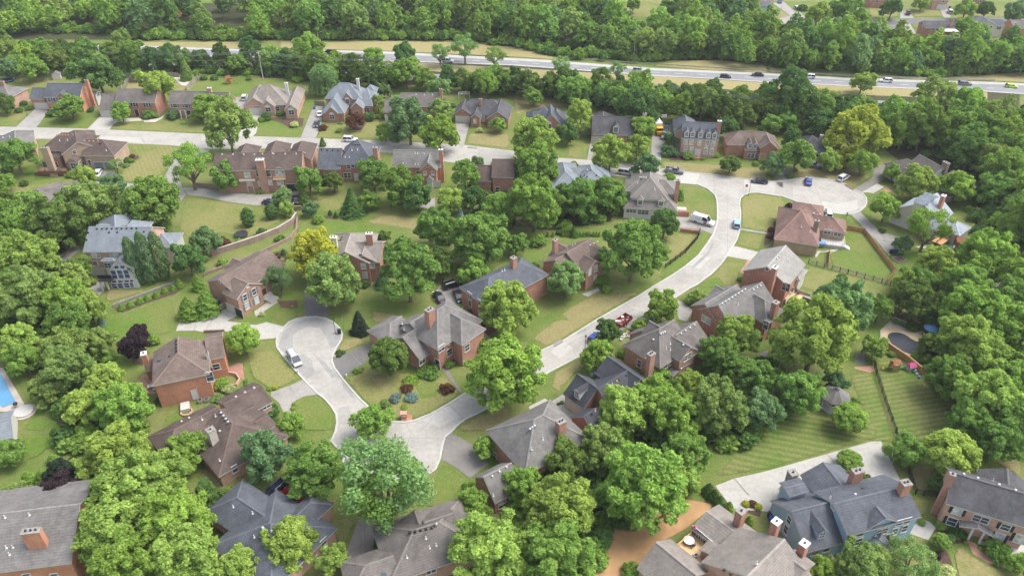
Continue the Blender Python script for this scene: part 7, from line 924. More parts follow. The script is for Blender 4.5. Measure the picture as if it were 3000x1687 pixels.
# the tree belt between the upper gardens and the highway, and the wood on the right: individuals nothing tells apart
def in_poly(x, y, P):
    c = False; j = len(P)-1
    for i in range(len(P)):
        if (P[i][1] > y) != (P[j][1] > y) and x < (P[j][0]-P[i][0])*(y-P[i][1])/(P[j][1]-P[i][1])+P[i][0]: c = not c
        j = i
    return c
def scatter(fr, poly, n, spacing, rnd, near=True):
    P = [gp(fr, *q) for q in poly]; P2 = [(p.x, p.y) for p in P]; xs = [p[0] for p in P2]; ys = [p[1] for p in P2]; out = []
    for _ in range(n*60):
        if len(out) >= n: break
        x, y = rnd.uniform(min(xs), max(xs)), rnd.uniform(min(ys), max(ys))
        if not in_poly(x, y, P2): continue
        if any((x-a)**2+(y-b)**2 < spacing**2 for a, b in out): continue
        if near and any((x-a)**2+(y-b)**2 < (spacing*.35+r*.45)**2 for a, b, r in PLANTED): continue
        out.append((x, y))
    return out
rf = random.Random(11)
WOOD = []          # (x, y, radius, colour, kind) of trees that read as one mass
def mixcol(tab): return LC[rf.choice(tab)]
BELT = 'tree belt between the gardens and the highway'
belt = scatter('00', [(-400, 600), (1200, 610), (1500, 690), (2575, 700), (3225, 770), (3955, 830), (5150, 920), (6400, 1015), (7725, 1145), (9000, 1240), (9000, 1400), (7725, 1360), (6500, 1200), (5400, 1010), (4200, 910), (3100, 840), (2575, 750), (1200, 745), (-400, 745)], 105, 5.2, rf)
for x, y in belt:
    plant(rf.choice(['oak', 'tall', 'oak']), (x, y, 0), rf.uniform(3.6, 5.0), mixcol('MMKDOGDM'), 'leafy tree in the dense belt between the upper gardens and the highway', BELT, rf.uniform(.9, 1.1), .2); PLANTED.append((x, y, 4.5))
RW = 'wood on the right side'
for x, y in scatter('31', [(1250, 60), (2700, -50), (2750, 1100), (2350, 1150), (2150, 900), (2150, 620), (2000, 350), (1800, 140)], 26, 7.5, rf)+scatter('30', [(1050, 1320), (2700, 1390), (2700, 1600), (1250, 1520)], 16, 7.5, rf):
    plant(rf.choice(['oak', 'big', 'tall']), (x, y, 0), rf.uniform(5, 7.5), mixcol('MKGOMKL'), 'leafy tree in the wood right of the cul-de-sac', RW, rf.uniform(.95, 1.2), .2); PLANTED.append((x, y, 5))
for x, y in scatter('32', [(1400, -100), (2800, -100), (2900, 1500), (2100, 1500), (1800, 900), (1750, 300)], 8, 9, rf):
    plant('big', (x, y, 0), rf.uniform(5, 7), mixcol('MKGOMKL'), 'leafy tree in the wood right of the striped lawns', RW, 1.0, .2); PLANTED.append((x, y, 5))
for x, y in scatter('02', [(-300, 60), (800, 60), (1050, 420), (900, 700), (300, 520), (-300, 520)], 6, 8, rf)+scatter('01', [(-350, 700), (300, 700), (760, 820), (560, 1100), (560, 1449), (-350, 1449)], 8, 8, rf):
    plant('big', (x, y, 0), rf.uniform(4, 6), mixcol('MGOKM'), 'leafy tree in the thicket at the left photo edge', 'thicket at the left edge', 1.0, .2); PLANTED.append((x, y, 5))
# far wood beyond the highway (reads as one mass), and the shrub layer: one object each
def mass(name, items, label, cat):
    """many crowns as one object; every crown keeps its own leaf colour in an attribute"""
    lod = {}
    for k in ('oak', 'tall', 'bush'):
        lod[k] = [crown(k, 900+i, 1500 if k != 'bush' else 420, .125 if k != 'bush' else .2) for i in range(4)]
    Q = []; Cc = []
    for i, (x, y, r, sq, c, k) in enumerate(items):
        q = lod[k][i % 4]*np.array([r, r, r*sq]); a = rf.uniform(0, 6.28); ca, sa = math.cos(a), math.sin(a)
        q = np.stack([q[..., 0]*ca-q[..., 1]*sa+x, q[..., 0]*sa+q[..., 1]*ca+y, q[..., 2]], -1); Q.append(q)
        jv = rf.uniform(.85, 1.15); jh = rf.uniform(-.06, .06); Cc.append(np.tile(np.array([c[0]*jv*(1+jh), c[1]*jv, c[2]*jv*(1-jh), 1.0]), (len(q)*4, 1)))
    Q = np.concatenate(Q); me = quads_mesh(name, Q, WOODM); at_ = me.color_attributes.new('leaf', 'FLOAT_COLOR', 'CORNER'); at_.data.foreach_set('color', np.concatenate(Cc).reshape(-1).astype(np.float32))
    o = bpy.data.objects.new(name, me); COL.objects.link(o); return tag(o, label, cat, None, 'stuff')
WOODM = LEAF.copy(); WOODM.name = 'foliage_mass'
_n = WOODM.node_tree.nodes; _oi = [x for x in _n if x.type == 'OBJECT_INFO'][0]; _at = _n.new('ShaderNodeAttribute'); _at.attribute_name = 'leaf'
for lk in list(_oi.outputs['Color'].links): WOODM.node_tree.links.new(_at.outputs['Color'], lk.to_socket)
far = []
for fr, poly, n, sp in (('00', [(-1500, -500), (1600, -500), (1600, -60), (800, 60), (800, 140), (2000, 140), (2600, 60), (2600, 330), (2500, 400), (-1500, 400)], 190, 6.6), ('10', [(0, -450), (2300, -450), (2500, 150), (3450, 150), (3600, 400), (4200, 420), (4700, 590), (4000, 570), (3000, 480), (1900, 400), (0, 415)], 240, 6.6), ('20', [(1000, 420), (1500, 440), (2200, 440), (2900, 500), (5600, 670), (5600, 715), (4500, 745), (2575, 640), (2100, 590), (1500, 600), (1000, 590)], 130, 6.4), ('30', [(-500, 540), (500, 600), (1500, 680), (2900, 660), (2900, 745), (1500, 760), (-300, 690)], 60, 5.6), ('20', [(-900, -500), (600, -500), (900, 200), (900, 500), (-900, 400)], 70, 6.6), ('20', [(1600, 150), (2400, 150), (2400, 300), (1750, 300)], 14, 7)):
    for x, y in scatter(fr, poly, n, sp, rf): far.append((x, y, rf.uniform(4.4, 6.4)*(.8 if fr == '30' else 1), rf.uniform(.9, 1.2), mixcol('MMKDOGKMB'), rf.choice(['oak', 'tall'])))
for x, y in scatter('00', [(-3500, -1500), (13800, -1500), (11000, -420), (-1500, -420)], 260, 12, rf): far.append((x, y, rf.uniform(5, 8), 1.0, mixcol('MMKDOGKM'), 'oak'))
mass('far_woodland', far, 'far wood of mixed green trees filling the land beyond the highway', 'woodland')
und = []
for fr, poly, n in (('00', [(-500, 640), (2575, 660), (5150, 860), (7725, 1060), (7725, 1260), (5150, 970), (2575, 760), (-500, 770)], 330), ('00', [(-800, 330), (2575, 350), (4700, 350), (5600, 470), (6500, 590), (7000, 600), (7725, 610), (8800, 700), (10300, 730), (10300, 690), (8800, 640), (7400, 570), (6500, 540), (5500, 410), (4700, 290), (-800, 280)], 420), ('20', [(2400, 560), (3300, 640), (4200, 720), (4700, 730), (5200, 690), (5200, 620), (4000, 620), (2600, 540)], 110), ('31', [(1200, 0), (2700, -200), (2750, 1100), (2100, 1050), (1900, 200)], 120), ('22', [(850, 1250), (1300, 950), (2500, 750), (3000, 950), (2300, 1600), (900, 1700)], 90), ('32', [(1600, 150), (2800, 0), (2900, 1500), (2050, 1400), (1650, 900)], 100), ('23', [(100, 500), (700, 300), (1300, 250), (1800, 450), (1000, 1000), (800, 1600), (-300, 1600)], 100), ('02', [(-400, 60), (700, 60), (1000, 420), (1300, 1100), (1400, 1449), (1300, 2400), (800, 2400), (600, 1449), (420, 1000), (150, 520), (-400, 520)], 130), ('01', [(-500, 640), (300, 700), (800, 880), (600, 1150), (560, 1449), (-500, 1449)], 90), ('21', [(-450, 300), (380, 250), (1050, 400), (1050, 800), (400, 880), (-350, 800)], 60)):
    for x, y in scatter(fr, poly, n, 1.8, rf, False): und.append((x, y, rf.uniform(1.2, 2.7), rf.uniform(.7, 1.2), mixcol('MDDOMDK'), 'bush'))
edge = [G('00', 1200, 415), G('10', 230, 420), G('10', 1500, 415), G('10', 2000, 425), G('20', 0, 475), G('20', 500, 592), G('20', 1200, 645), G('20', 1600, 615), G('20', 2100, 602), G('20', 2575, 642), G('30', 0, 672), G('30', 800, 742), G('30', 1700, 790), G('30', 2100, 762), G('30', 3000, 700)]
for p_, q_ in zip(edge, edge[1:]):
    p_, q_ = at(*p_), at(*q_); nb = int((q_-p_).length/1.1)
    for i in range(nb):
        s_ = p_.lerp(q_, (i+rf.random())/nb); und.append((s_.x, s_.y+rf.uniform(1.0, 7.5), rf.uniform(1.6, 3.0), rf.uniform(.9, 1.5), mixcol('MDOKMD'), 'bush'))
mass('undergrowth', und, 'tangled green undergrowth beneath the trees of the belts and woods', 'undergrowth')
# ------------------------------------------------------------------ vehicles
def paint(name, c, metal=0.1): 
    m = flat(name, c, 0.3, metal, 0.55, 0.04, 1.0); m.node_tree.nodes['Principled BSDF'].inputs['Coat Weight'].default_value = 0.5; return m
PA = dict(white=paint('car_white', (.72, .72, .73)), black=paint('car_black', (.012, .012, .015)), navy=paint('car_navy', (.015, .022, .05)), blue=paint('car_blue', (.02, .06, .32)), sky=paint('car_light_blue', (.22, .42, .66)), red=paint('car_red', (.36, .008, .014)), grey=paint('car_grey', (.17, .18, .19)), silver=paint('car_silver', (.48, .49, .50), .3), lime=paint('car_lime', (.42, .72, .02)), yellow=paint('truck_yellow', (.85, .42, .01)))
TYRE = flat('tyre', (.018, .018, .018), .8); RIM = flat('rim', (.42, .43, .45), .35, .6); LAMPW = flat('lamp_clear', (.75, .75, .72), .2); LAMPR = flat('lamp_red', (.45, .015, .01), .3); GL = glass('car_glass', (.012, .015, .02))
def loft(b, secs, m=0, cap=True):
    n = len(secs[0]); vs = [p for s in secs for p in s]; fs = []
    for k in range(len(secs)-1):
        for i in range(n): fs.append((k*n+i, k*n+(i+1) % n, (k+1)*n+(i+1) % n, (k+1)*n+i))
    if cap: fs += [tuple(range(n-1, -1, -1)), tuple(range((len(secs)-1)*n, len(secs)*n))]
    b.mesh(vs, fs, m)
CARS = dict(sedan=(4.7, 1.82, 1.45, [(0, .62, .8), (.04, .78, .92), (.18, .9, 1), (.6, .92, 1), (.75, .86, 1), (.94, .74, .93), (1, .56, .78)], (.14, .78, .3, .6)),
    hatch=(4.3, 1.8, 1.5, [(0, .66, .82), (.04, .9, .95), (.6, .92, 1), (.76, .86, 1), (.95, .74, .92), (1, .56, .78)], (.02, .8, .12, .58)),
    suv=(4.85, 1.92, 1.75, [(0, .7, .86), (.03, 1.02, .96), (.6, 1.05, 1), (.74, 1.0, 1), (.95, .92, .94), (1, .6, .82)], (.015, .76, .08, .6)),
    minivan=(5.1, 1.98, 1.78, [(0, .7, .88), (.03, 1.0, .97), (.65, 1.02, 1), (.8, .94, 1), (.96, .78, .92), (1, .55, .8)], (.015, .86, .06, .62)),
    pickup=(5.7, 1.96, 1.82, [(0, .75, .95), (.01, 1.02, 1), (.6, 1.05, 1), (.74, 1.05, 1), (.96, .98, .96), (1, .65, .86)], (.36, .74, .42, .62)),
    van=(5.9, 2.02, 2.35, [(0, .9, .97), (.02, 1.2, 1), (.7, 1.25, 1), (.76, 1.2, 1), (.97, 1.0, .95), (1, .6, .85)], (.0, .8, .01, .66)))
def vehicle(kind, colour, fr, x, y, fx, fy, label, name='parked_car', cat='car', group='cars'):
    """rests at the measured point, nose towards (fx, fy)"""
    L, Wd, Hh, st, cb = CARS[kind]; p = gp(fr, x, y, 0.7); q = gp(fr, fx, fy, 0.7); rz = math.atan2(q.y-p.y, q.x-p.x)
    r = empty(name, (p.x, p.y, 0.05), rz); tag(r, label, cat, group)
    P = PA[colour]; b = MB(); hw = Wd/2
    secs = []
    for t, zt, wf in st:
        X = (t-.5)*L; w = hw*wf; z0 = .26 if 0 < t < 1 else .38
        secs.append([(X, -w*.93, z0), (X, -w, z0+.22), (X, -w, zt-.16), (X, -w*.9, zt), (X, w*.9, zt), (X, w, zt-.16), (X, w, z0+.22), (X, w*.93, z0)])
    loft(b, secs)
    b0, b1, t0, t1 = [(v-.5)*L for v in cb]; zb = 0.86 if kind in ('sedan', 'hatch') else (1.2 if kind == 'van' else .98); wt = hw*(.78 if kind != 'van' else .86)
    cab = [(t0, -wt), (t1, -wt), (t1, wt), (t0, wt)]
    vs = [(a, c, Hh-.06) for a, c in cab]+[(t0+.12, -wt+.1, Hh), (t1-.18, -wt+.1, Hh), (t1-.18, wt-.1, Hh), (t0+.12, wt-.1, Hh)]
    b.mesh(vs, [(4, 5, 6, 7), (0, 1, 5, 4), (1, 2, 6, 5), (2, 3, 7, 6), (3, 0, 4, 7), (3, 2, 1, 0)])
    for sx, s2 in ((b0, t0), (b1, t1), ((b0+b1)/2, (t0+t1)/2-.05)):         # pillars
        for sg in (-1, 1): b.tube((sx, sg*hw*.93, zb-.05), (s2, sg*wt, Hh-.05), .06, n=5)
    if kind == 'pickup':
        X0, X1 = -.5*L+.12, b0-.05
        b.mesh([(X0, -hw*.8, 1.03), (X1, -hw*.8, 1.03), (X1, hw*.8, 1.03), (X0, hw*.8, 1.03)], [(0, 1, 2, 3)], 1)
        for sg in (-1, 1): b.box(((X0+X1)/2, sg*hw*.93), (1, 0), (X1-X0)/2, .07, .95, 1.28)
        b.box((X0-.04, 0), (1, 0), .05, hw*.9, .8, 1.28)
    if kind == 'van':
        b.mesh([(b0, -hw*.97, 1.1), (-.02*L, -hw*.97, 1.1), (-.02*L, -wt, Hh-.05), (b0, -wt, Hh-.05)], [(0, 1, 2, 3)]); b.mesh([(b0, hw*.97, 1.1), (-.02*L, hw*.97, 1.1), (-.02*L, wt, Hh-.05), (b0, wt, Hh-.05)], [(0, 1, 2, 3)])
        b.mesh([(b0, -hw*.97, 1.1), (b0, hw*.97, 1.1), (b0, wt, Hh-.05), (b0, -wt, Hh-.05)], [(0, 1, 2, 3)])
    b.build('body', [P, M['black']], r)
    g = MB(); e = .012
    lo = [(b0, -hw*.92), (b1, -hw*.92), (b1, hw*.92), (b0, hw*.92)]
    g.mesh([(a, c, zb-.06) for a, c in lo]+[(a*.995, c*.99, Hh-.07) for a, c in cab], [(0, 1, 5, 4), (1, 2, 6, 5), (2, 3, 7, 6), (3, 0, 4, 7)]); g.build('window', GL, r)
    wr = .33 if kind in ('sedan', 'hatch', 'minivan') else .38
    for sx in (-.31, .31):
        for sg in (-1, 1):
            t = MB(); t.tube((sx*L, sg*(hw-.2), wr), (sx*L, sg*(hw+.02), wr), wr, n=14); w = t.build('wheel', TYRE, r)
            t = MB(); t.tube((sx*L, sg*(hw+.0), wr), (sx*L, sg*(hw+.035), wr), wr*.62, n=12); t.build('rim', RIM, w)
    for sg in (-1, 1):
        t = MB(); t.box((.5*L-.07, sg*hw*.62), (1, 0), .1, .19, .58, .74); t.build('headlight', LAMPW, r)
        t = MB(); t.box((-.5*L+.05, sg*hw*.74), (1, 0), .08, .12, .62, .86 if kind != 'van' else 1.2); t.build('taillight', LAMPR, r)
    for sg in (-1, 1):
        t = MB(); t.box((b1-.35, sg*(hw+.1)), (1, 0), .07, .1, zb+.02, zb+.18); t.build('mirror', P, r)
    if kind in ('suv', 'minivan'):
        for sg in (-1, 1):
            t = MB(); t.tube((t0+.2, sg*wt*.82, Hh+.03), (t1-.2, sg*wt*.82, Hh+.03), .03, n=5); t.build('roof_rail', M['black'] if colour in ('white', 'silver') else RIM, r)
    return r
V = vehicle
hg = 'vehicles on the highway'
V('suv', 'black', '10', 727, 528, 600, 522, 'black crossover on the highway beside the white lamp post', 'car', 'car', hg)
V('sedan', 'black', '10', 1045, 575, 1160, 580, 'black car half hidden by a roadside tree on the near highway lanes', 'car', 'car', hg)
V('suv', 'white', '10', 1930, 612, 2050, 620, 'white car glimpsed between pale roadside trees', 'car', 'car', hg)
V('suv', 'silver', '20', 1275, 708, 1400, 718, 'pale car coming out from behind the trees below the guard rail pole', 'car', 'car', hg)
V('hatch', 'navy', '20', 2150, 770, 2280, 778, 'small dark blue car, left of the two dark cars in the open stretch', 'car', 'car', hg)
V('sedan', 'navy', '20', 2470, 752, 2340, 744, 'dark sedan in the far lane, right of the small dark blue car', 'car', 'car', hg)
V('suv', 'white', '30', 410, 772, 300, 765, 'white crossover ahead of the black pickup in the far lane', 'car', 'car', hg)
V('pickup', 'black', '30', 330, 795, 440, 800, 'black pickup truck half behind a tree on the highway', 'pickup_truck', 'pickup', hg)
V('suv', 'white', '30', 1185, 812, 1060, 804, 'white crossover alone in the far lane above a lime tree', 'car', 'car', hg)
V('pickup', 'red', '30', 1700, 868, 1580, 861, 'red pickup truck in the near highway lane', 'pickup_truck', 'pickup', hg)
V('suv', 'grey', '30', 1982, 842, 2110, 850, 'grey minivan in the far lane right of the red pickup', 'car', 'car', hg)
V('hatch', 'lime', '30', 2450, 866, 2560, 874, 'lime green car at the right photo edge on the highway', 'car', 'car', hg)
V('sedan', 'silver', '00', 1605, 490, 1500, 488, 'silver car seen through the trees on the left stretch of highway', 'car', 'car', hg)
pk = 'cars parked in the neighbourhood'
V('suv', 'white', '10', 947, 1402, 1060, 1408, 'white off-roader at the far kerb of the upper street', group=pk)
V('sedan', 'navy', '10', 608, 1246, 580, 1330, 'dark blue sedan facing down the driveway beside the many-gabled house', group=pk)
V('sedan', 'white', '10', 643, 1140, 665, 1060, 'white car at the corner of the many-gabled blue grey house', group=pk)
V('suv', 'white', '00', 2460, 980, 2480, 930, 'white off-roader behind the house with the columned porch', group=pk)
V('hatch', 'white', '01', 980, 300, 950, 345, 'white crossover before the grey garage doors of the tan brown house', group=pk)
V('sedan', 'navy', '11', 140, 585, 260, 600, 'dark blue car behind the columnar tree on the curved drive', group=pk)
V('sedan', 'black', '11', 395, 555, 400, 620, 'black car beside the olive cone under the long brown house', group=pk)
V('pickup', 'black', '20', 1558, 1290, 1545, 1350, 'black pickup behind the grey one on the narrow tan driveway', 'pickup_truck', 'pickup', pk)
V('pickup', 'grey', '20', 1533, 1358, 1525, 1420, 'dark grey pickup nearest the street on the narrow tan driveway', 'pickup_truck', 'pickup', pk)
V('minivan', 'silver', '21', 1150, 285, 1240, 298, 'silver van at the street behind the lime tree', group=pk)
V('pickup', 'grey', '21', 1635, 268, 1760, 286, 'grey pickup with open bed at the kerb below the dormered colonial', 'pickup_truck', 'pickup', pk)
V('sedan', 'navy', '21', 2492, 370, 2380, 356, 'dark sedan at the far kerb above the stop sign', group=pk)
V('hatch', 'sky', '21', 2262, 800, 2264, 720, 'light blue hatchback at the kerb of the curving street', group=pk)
V('sedan', 'blue', '31', 407, 372, 400, 310, 'bright blue sedan parked on the cul-de-sac', group=pk)
V('suv', 'white', '31', 760, 338, 830, 300, 'white crossover on the cul-de-sac under the yellow tree', group=pk)
V('pickup', 'grey', '31', 450, 208, 540, 225, 'grey pickup in front of the dark hip roofed house', 'pickup_truck', 'pickup', pk)
V('minivan', 'silver', '31', 610, 700, 606, 640, 'white van top showing behind the red brown hip roof', group=pk)
V('minivan', 'silver', '12', 385, 705, 440, 790, 'silver minivan on the concrete of the small cul-de-sac', group=pk)
V('sedan', 'black', '12', 1842, 85, 1800, 30, 'black car on the yard left of the slate blue roof', group=pk)
V('sedan', 'black', '12', 2035, 78, 2060, 130, 'dark car against the shrub by the slate blue house', group=pk)
V('suv', 'black', '11', 1970, 1410, 2060, 1380, 'black van under the trees above the centre house', group=pk)
V('hatch', 'blue', '22', 838, 492, 900, 440, 'blue car half hidden by the dark tree at the street edge', group=pk)
V('suv', 'navy', '13', 190, 590, 130, 640, 'dark off-roader behind the slate hip roof', group=pk)
V('sedan', 'red', '13', 358, 640, 300, 600, 'red car behind the slate hip roof', group=pk)
V('pickup', 'black', '30', 1410, 132, 1412, 90, 'dark distant car on a driveway beyond the highway, top right', group=pk)
V('minivan', 'silver', '30', 1832, 118, 1820, 90, 'silver distant car on the driveway below the white garage, top right', group=pk)
V('hatch', 'silver', '30', 300, 78, 350, 70, 'silver distant car beside the clipped hedge, top right', group=pk)
V('sedan', 'blue', '30', 120, 15, 118, -20, 'blue distant car at the top edge beside the dark blue house', group=pk)
V('sedan', 'white', '30', 2155, 440, 2220, 430, 'white distant car below the cream house beyond the highway', group=pk)
# the white service van: lettering, ladders, open doors
vr = V('van', 'white', '21', 1925, 775, 2030, 805, 'white high roofed service van with open doors and ladders on the roof', 'service_van', 'van', pk)
L_, W_ = 5.9, 2.02
for nm, parts in (('ladder', [(-1.7, 1.2, -.55), (-1.7, 1.2, -.2)]),):
    t = MB()
    for x0, x1, yy in parts: t.tube((x0, yy+.9, 2.48), (x1, yy+.9, 2.48), .045, n=5)
    for i in range(9): t.tube((-1.6+i*.34, .35, 2.48), (-1.6+i*.34, .7, 2.48), .035, n=5)
    t.build('ladder', flat('ladder_orange', (.55, .26, .12), .5), vr)
t = MB(); t.box((-L_/2-.28, -W_/2+.02), (0.6, -0.8), .42, .04, .4, 2.15); t.box((-L_/2-.28, W_/2-.02), (0.6, 0.8), .42, .04, .4, 2.15); t.build('rear_door', PA['white'], vr)
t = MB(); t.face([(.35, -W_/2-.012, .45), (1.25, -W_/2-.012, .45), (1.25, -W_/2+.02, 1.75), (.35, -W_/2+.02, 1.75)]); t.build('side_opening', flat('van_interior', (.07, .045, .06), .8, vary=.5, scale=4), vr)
def text_mesh(s, size, mat, parent, loc, rot, name='lettering'):
    cu = bpy.data.curves.new('t', 'FONT'); cu.body = s; cu.size = size; cu.align_x = 'CENTER'; cu.align_y = 'CENTER'; cu.extrude = 0.004
    to = bpy.data.objects.new('t', cu); me = bpy.data.meshes.new_from_object(to); bpy.data.objects.remove(to); me.materials.clear(); me.materials.append(mat)
    o = bpy.data.objects.new(name, me); COL.objects.link(o); o.parent = parent; o.location = loc; o.rotation_euler = rot; return o
text_mesh('ROCK N', .5, flat('lettering_blue', (.10, .28, .55), .5), vr, (-1.1, -W_/2-.02, 1.42), (math.pi/2, 0, 0))
# red utility trailer with load, yellow box truck
p = gp('22', 1115, 335, .5); q = gp('22', 1165, 300, .5); rz = math.atan2(q.y-p.y, q.x-p.x)
tr = empty('utility_trailer', (p.x, p.y, .05), rz); tag(tr, 'red open trailer loaded with junk at the street edge', 'trailer', pk)
t = MB(); t.box((0, 0), (1, 0), 2.1, 1.05, .5, .62)
for sg in (-1, 1): t.box((0, sg*1.02), (1, 0), 2.1, .05, .62, 1.25)
for sg in (-1, 1): t.box((sg*2.08, 0), (1, 0), .05, 1.05, .62, 1.25)
t.tube((2.1, 0, .55), (3.3, 0, .55), .06); t.build('body', flat('trailer_red', (.20, .018, .022), .5), tr)
for sx in (-.75, .15):
    for sg in (-1, 1):
        t = MB(); t.tube((sx, sg*1.08, .33), (sx, sg*1.25, .33), .33, n=14); w = t.build('wheel', TYRE, tr); t = MB(); t.tube((sx, sg*1.25, .33), (sx, sg*1.27, .33), .2, n=10); t.build('rim', PA['white'], w)
rj = random.Random(3); jm = [M['white'], M['wood'], M['dark'], M['trim'], M['brickt']]
for i in range(14):
    t = MB(); t.box((rj.uniform(-1.8, 1.8), rj.uniform(-.8, .8)), (math.cos(i), math.sin(i)), rj.uniform(.12, .35), rj.uniform(.1, .3), .62, rj.uniform(.8, 1.3)); o = t.build('junk_piece', jm[i % 5], None, (0, 0, 0)); o.location = (p.x, p.y, .05); o.rotation_euler = (0, 0, rz); tag(o, 'piece of junk loaded in the red trailer', 'junk', 'junk in the red trailer')
p = gp('20', 1465, 1285, 1.5); bt = empty('box_truck', (p.x, p.y, .05), R(-84)); tag(bt, 'yellow cabbed box truck with white box beside the long brown roof', 'truck', pk)
t = MB(); t.box((-1.2, 0), (1, 0), 2.6, 1.2, .8, 3.5); t.build('cargo_box', M['white'], bt); t = MB(); t.box((2.2, 0), (1, 0), .8, 1.1, .6, 2.5, top=.93); t.box((3.3, 0), (1, 0), .4, 1.05, .5, 1.5); t.build('cab', PA['yellow'], bt); t = MB(); t.box((2.45, 0), (1, 0), .62, 1.04, 1.55, 2.3); t.build('window', GL, bt)
for sx in (-2.2, 2.7):
    for sg in (-1, 1): t = MB(); t.tube((sx, sg*.9, .45), (sx, sg*1.18, .45), .45, n=12); t.build('wheel', TYRE, bt)
# ------------------------------------------------------------------ poles, wires, lamps, signs
def upole(fr, bx, by, tx, ty, label, arms=True, name='power_pole'):
    b0 = gp(fr, bx, by); X, Y = G(fr, tx, ty)
    h = 6.0
    for _ in range(60):
        if proj((b0.x, b0.y, h))[1] > Y: h += .3
    o = empty(name, b0); tag(o, label, 'pole', 'power poles behind the upper gardens')
    t = MB(); t.tube((0, 0, 0), (0, 0, h), .2, .13, 8); t.build('post', M['barkp'], o)
    if arms:
        t = MB(); t.box((0, .12), (.35, .94), 1.2, .07, h-.7, h-.55); t.build('crossarm', M['barkp'], o)
        t = MB(); t.tube((.35, 0, h-3), (.35, 0, h-2), .28, n=10); t.build('transformer', M['metal'], o)
        for i in (-1, 0, 1): t = MB(); t.tube((i*.38, .12+i*1.0, h-.55), (i*.38, .12+i*1.0, h-.3), .07, n=6); t.build('insulator', M['white'], o)
    return Vector((b0.x, b0.y, h))
tops = [upole('00', 30, 690, 2, 600, 'power pole at the left photo edge behind the trampoline'), upole('00', 1335, 735, 1280, 508, 'leaning looking power pole behind the gravel yard'), upole('10', 75, 810, 20, 515, 'power pole behind the tan roofed house'), upole('10', 1348, 865, 1335, 590, 'front one of the double power poles'), upole('20', 163, 890, 172, 690, 'power pole above the small gabled house'), upole('20', 1440, 1090, 1440, 850, 'power pole beside the narrow tan driveway end')]
upole('10', 1322, 850, 1315, 610, 'rear one of the double power poles', False)
upole('30', 2130, 470, 2160, 330, 'dark slanting looking pole below the cream house beyond the highway', False)
def wire(a, c, sag, label, r=.035):
    t = MB(); n = 14; pr = None
    for i in range(n+1):
        s = i/n; q = a.lerp(c, s)-Vector((0, 0, sag*4*s*(1-s)))
        if pr is not None: t.tube(pr, q, r, n=4)
        pr = q
    o = t.build('power_line', M['metal']); return tag(o, label, 'wire', 'power lines')
ends = [tops[0]-Vector((60, -3, 0))]+tops+[tops[-1]+Vector((70, -22, 0)), tops[-1]+Vector((150, -50, 0))]
for a, c in zip(ends, ends[1:]):
    for dz, dy in ((-.25, -1.0), (-.25, .2), (-.25, 1.2), (-2.6, 0), (-4.6, 0.1)): wire(a+Vector((0, dy, dz)), c+Vector((0, dy, dz)), 1.3, 'thin power line strung between the poles behind the upper gardens')
def lamp(fr, x, y, h, label, arm=0.0, col='black'):
    p = gp(fr, x, y); o = empty('street_lamp', p); tag(o, label, 'lamp post', 'lamp posts')
    t = MB(); t.tube((0, 0, 0), (0, 0, h), .09 if arm else .055, .05, 8); t.tube((0, 0, 0), (0, 0, .3), .12, .09, 8); t.build('post', M[col], o)
    if arm: t = MB(); t.tube((0, 0, h-.1), (arm, 0, h+.5), .06, n=6); t.box((arm+.35, 0), (1, 0), .45, .16, h+.42, h+.58); t.build('arm', M['metal'], o)
    else:
        t = MB(); t.lathe((0, 0, h), [(.06, 0), (.16, .08), (.2, .38), (.23, .4), (.04, .6)], 8); t.build('lantern', M['dark'], o)
lamp('21', 2378, 522, 4.6, 'black lantern post by the stop sign'); lamp('12', 800, 455, 4.0, 'black lantern post at the edge of the small cul-de-sac'); lamp('12', 885, 430, 4.2, 'lantern post left of the dark weeping tree', col='metal'); lamp('12', 1370, 1302, 4.4, 'lantern post at the tip of the front lawn'); lamp('22', 733, 620, 3.4, 'lantern post above the blue trailer street, right kerb'); lamp('12', 1835, 870, 2.2, 'small pale lantern post beside the clipped hedge', col='trim'); lamp('00', 275, 1160, 3.0, 'lantern post on the lawn at the upper left driveway')
lamp('10', 645, 525, 8, 'white highway lamp post behind the left roadside trees', 1.4, 'white'); lamp('20', 1218, 632, 13, 'tall grey pole behind the highway guard rail', .4, 'metal'); lamp('30', 1130, 215, 11, 'tall street lamp on the street beyond the highway', .6, 'metal'); lamp('30', 120, 165, 10, 'tall street lamp at the bright street end, top right', .6, 'metal')
p = gp('21', 2345, 500); o = empty('stop_sign', p); tag(o, 'red octagonal stop sign at the street junction', 'sign')
t = MB(); t.tube((0, 0, 0), (0, 0, 2.6), .04); t.build('post', M['metal'], o)
t = MB(); ang = [math.pi/8+i*math.pi/4 for i in range(8)]
for rr, yy, m in ((.48, -.05, 1), (.44, -.056, 0)): t.face([(rr*math.cos(a), yy, 2.6+rr*math.sin(a)) for a in ang], m)
t.face([(.48*math.cos(a), -.04, 2.6+.48*math.sin(a)) for a in ang[::-1]], 1); so_ = t.build('sign_face', [flat('sign_red', (.5, .01, .015), .4), M['white']], o)
text_mesh('STOP', .36, M['white'], so_, (0, -.064, 2.6), (math.pi/2, 0, 0))
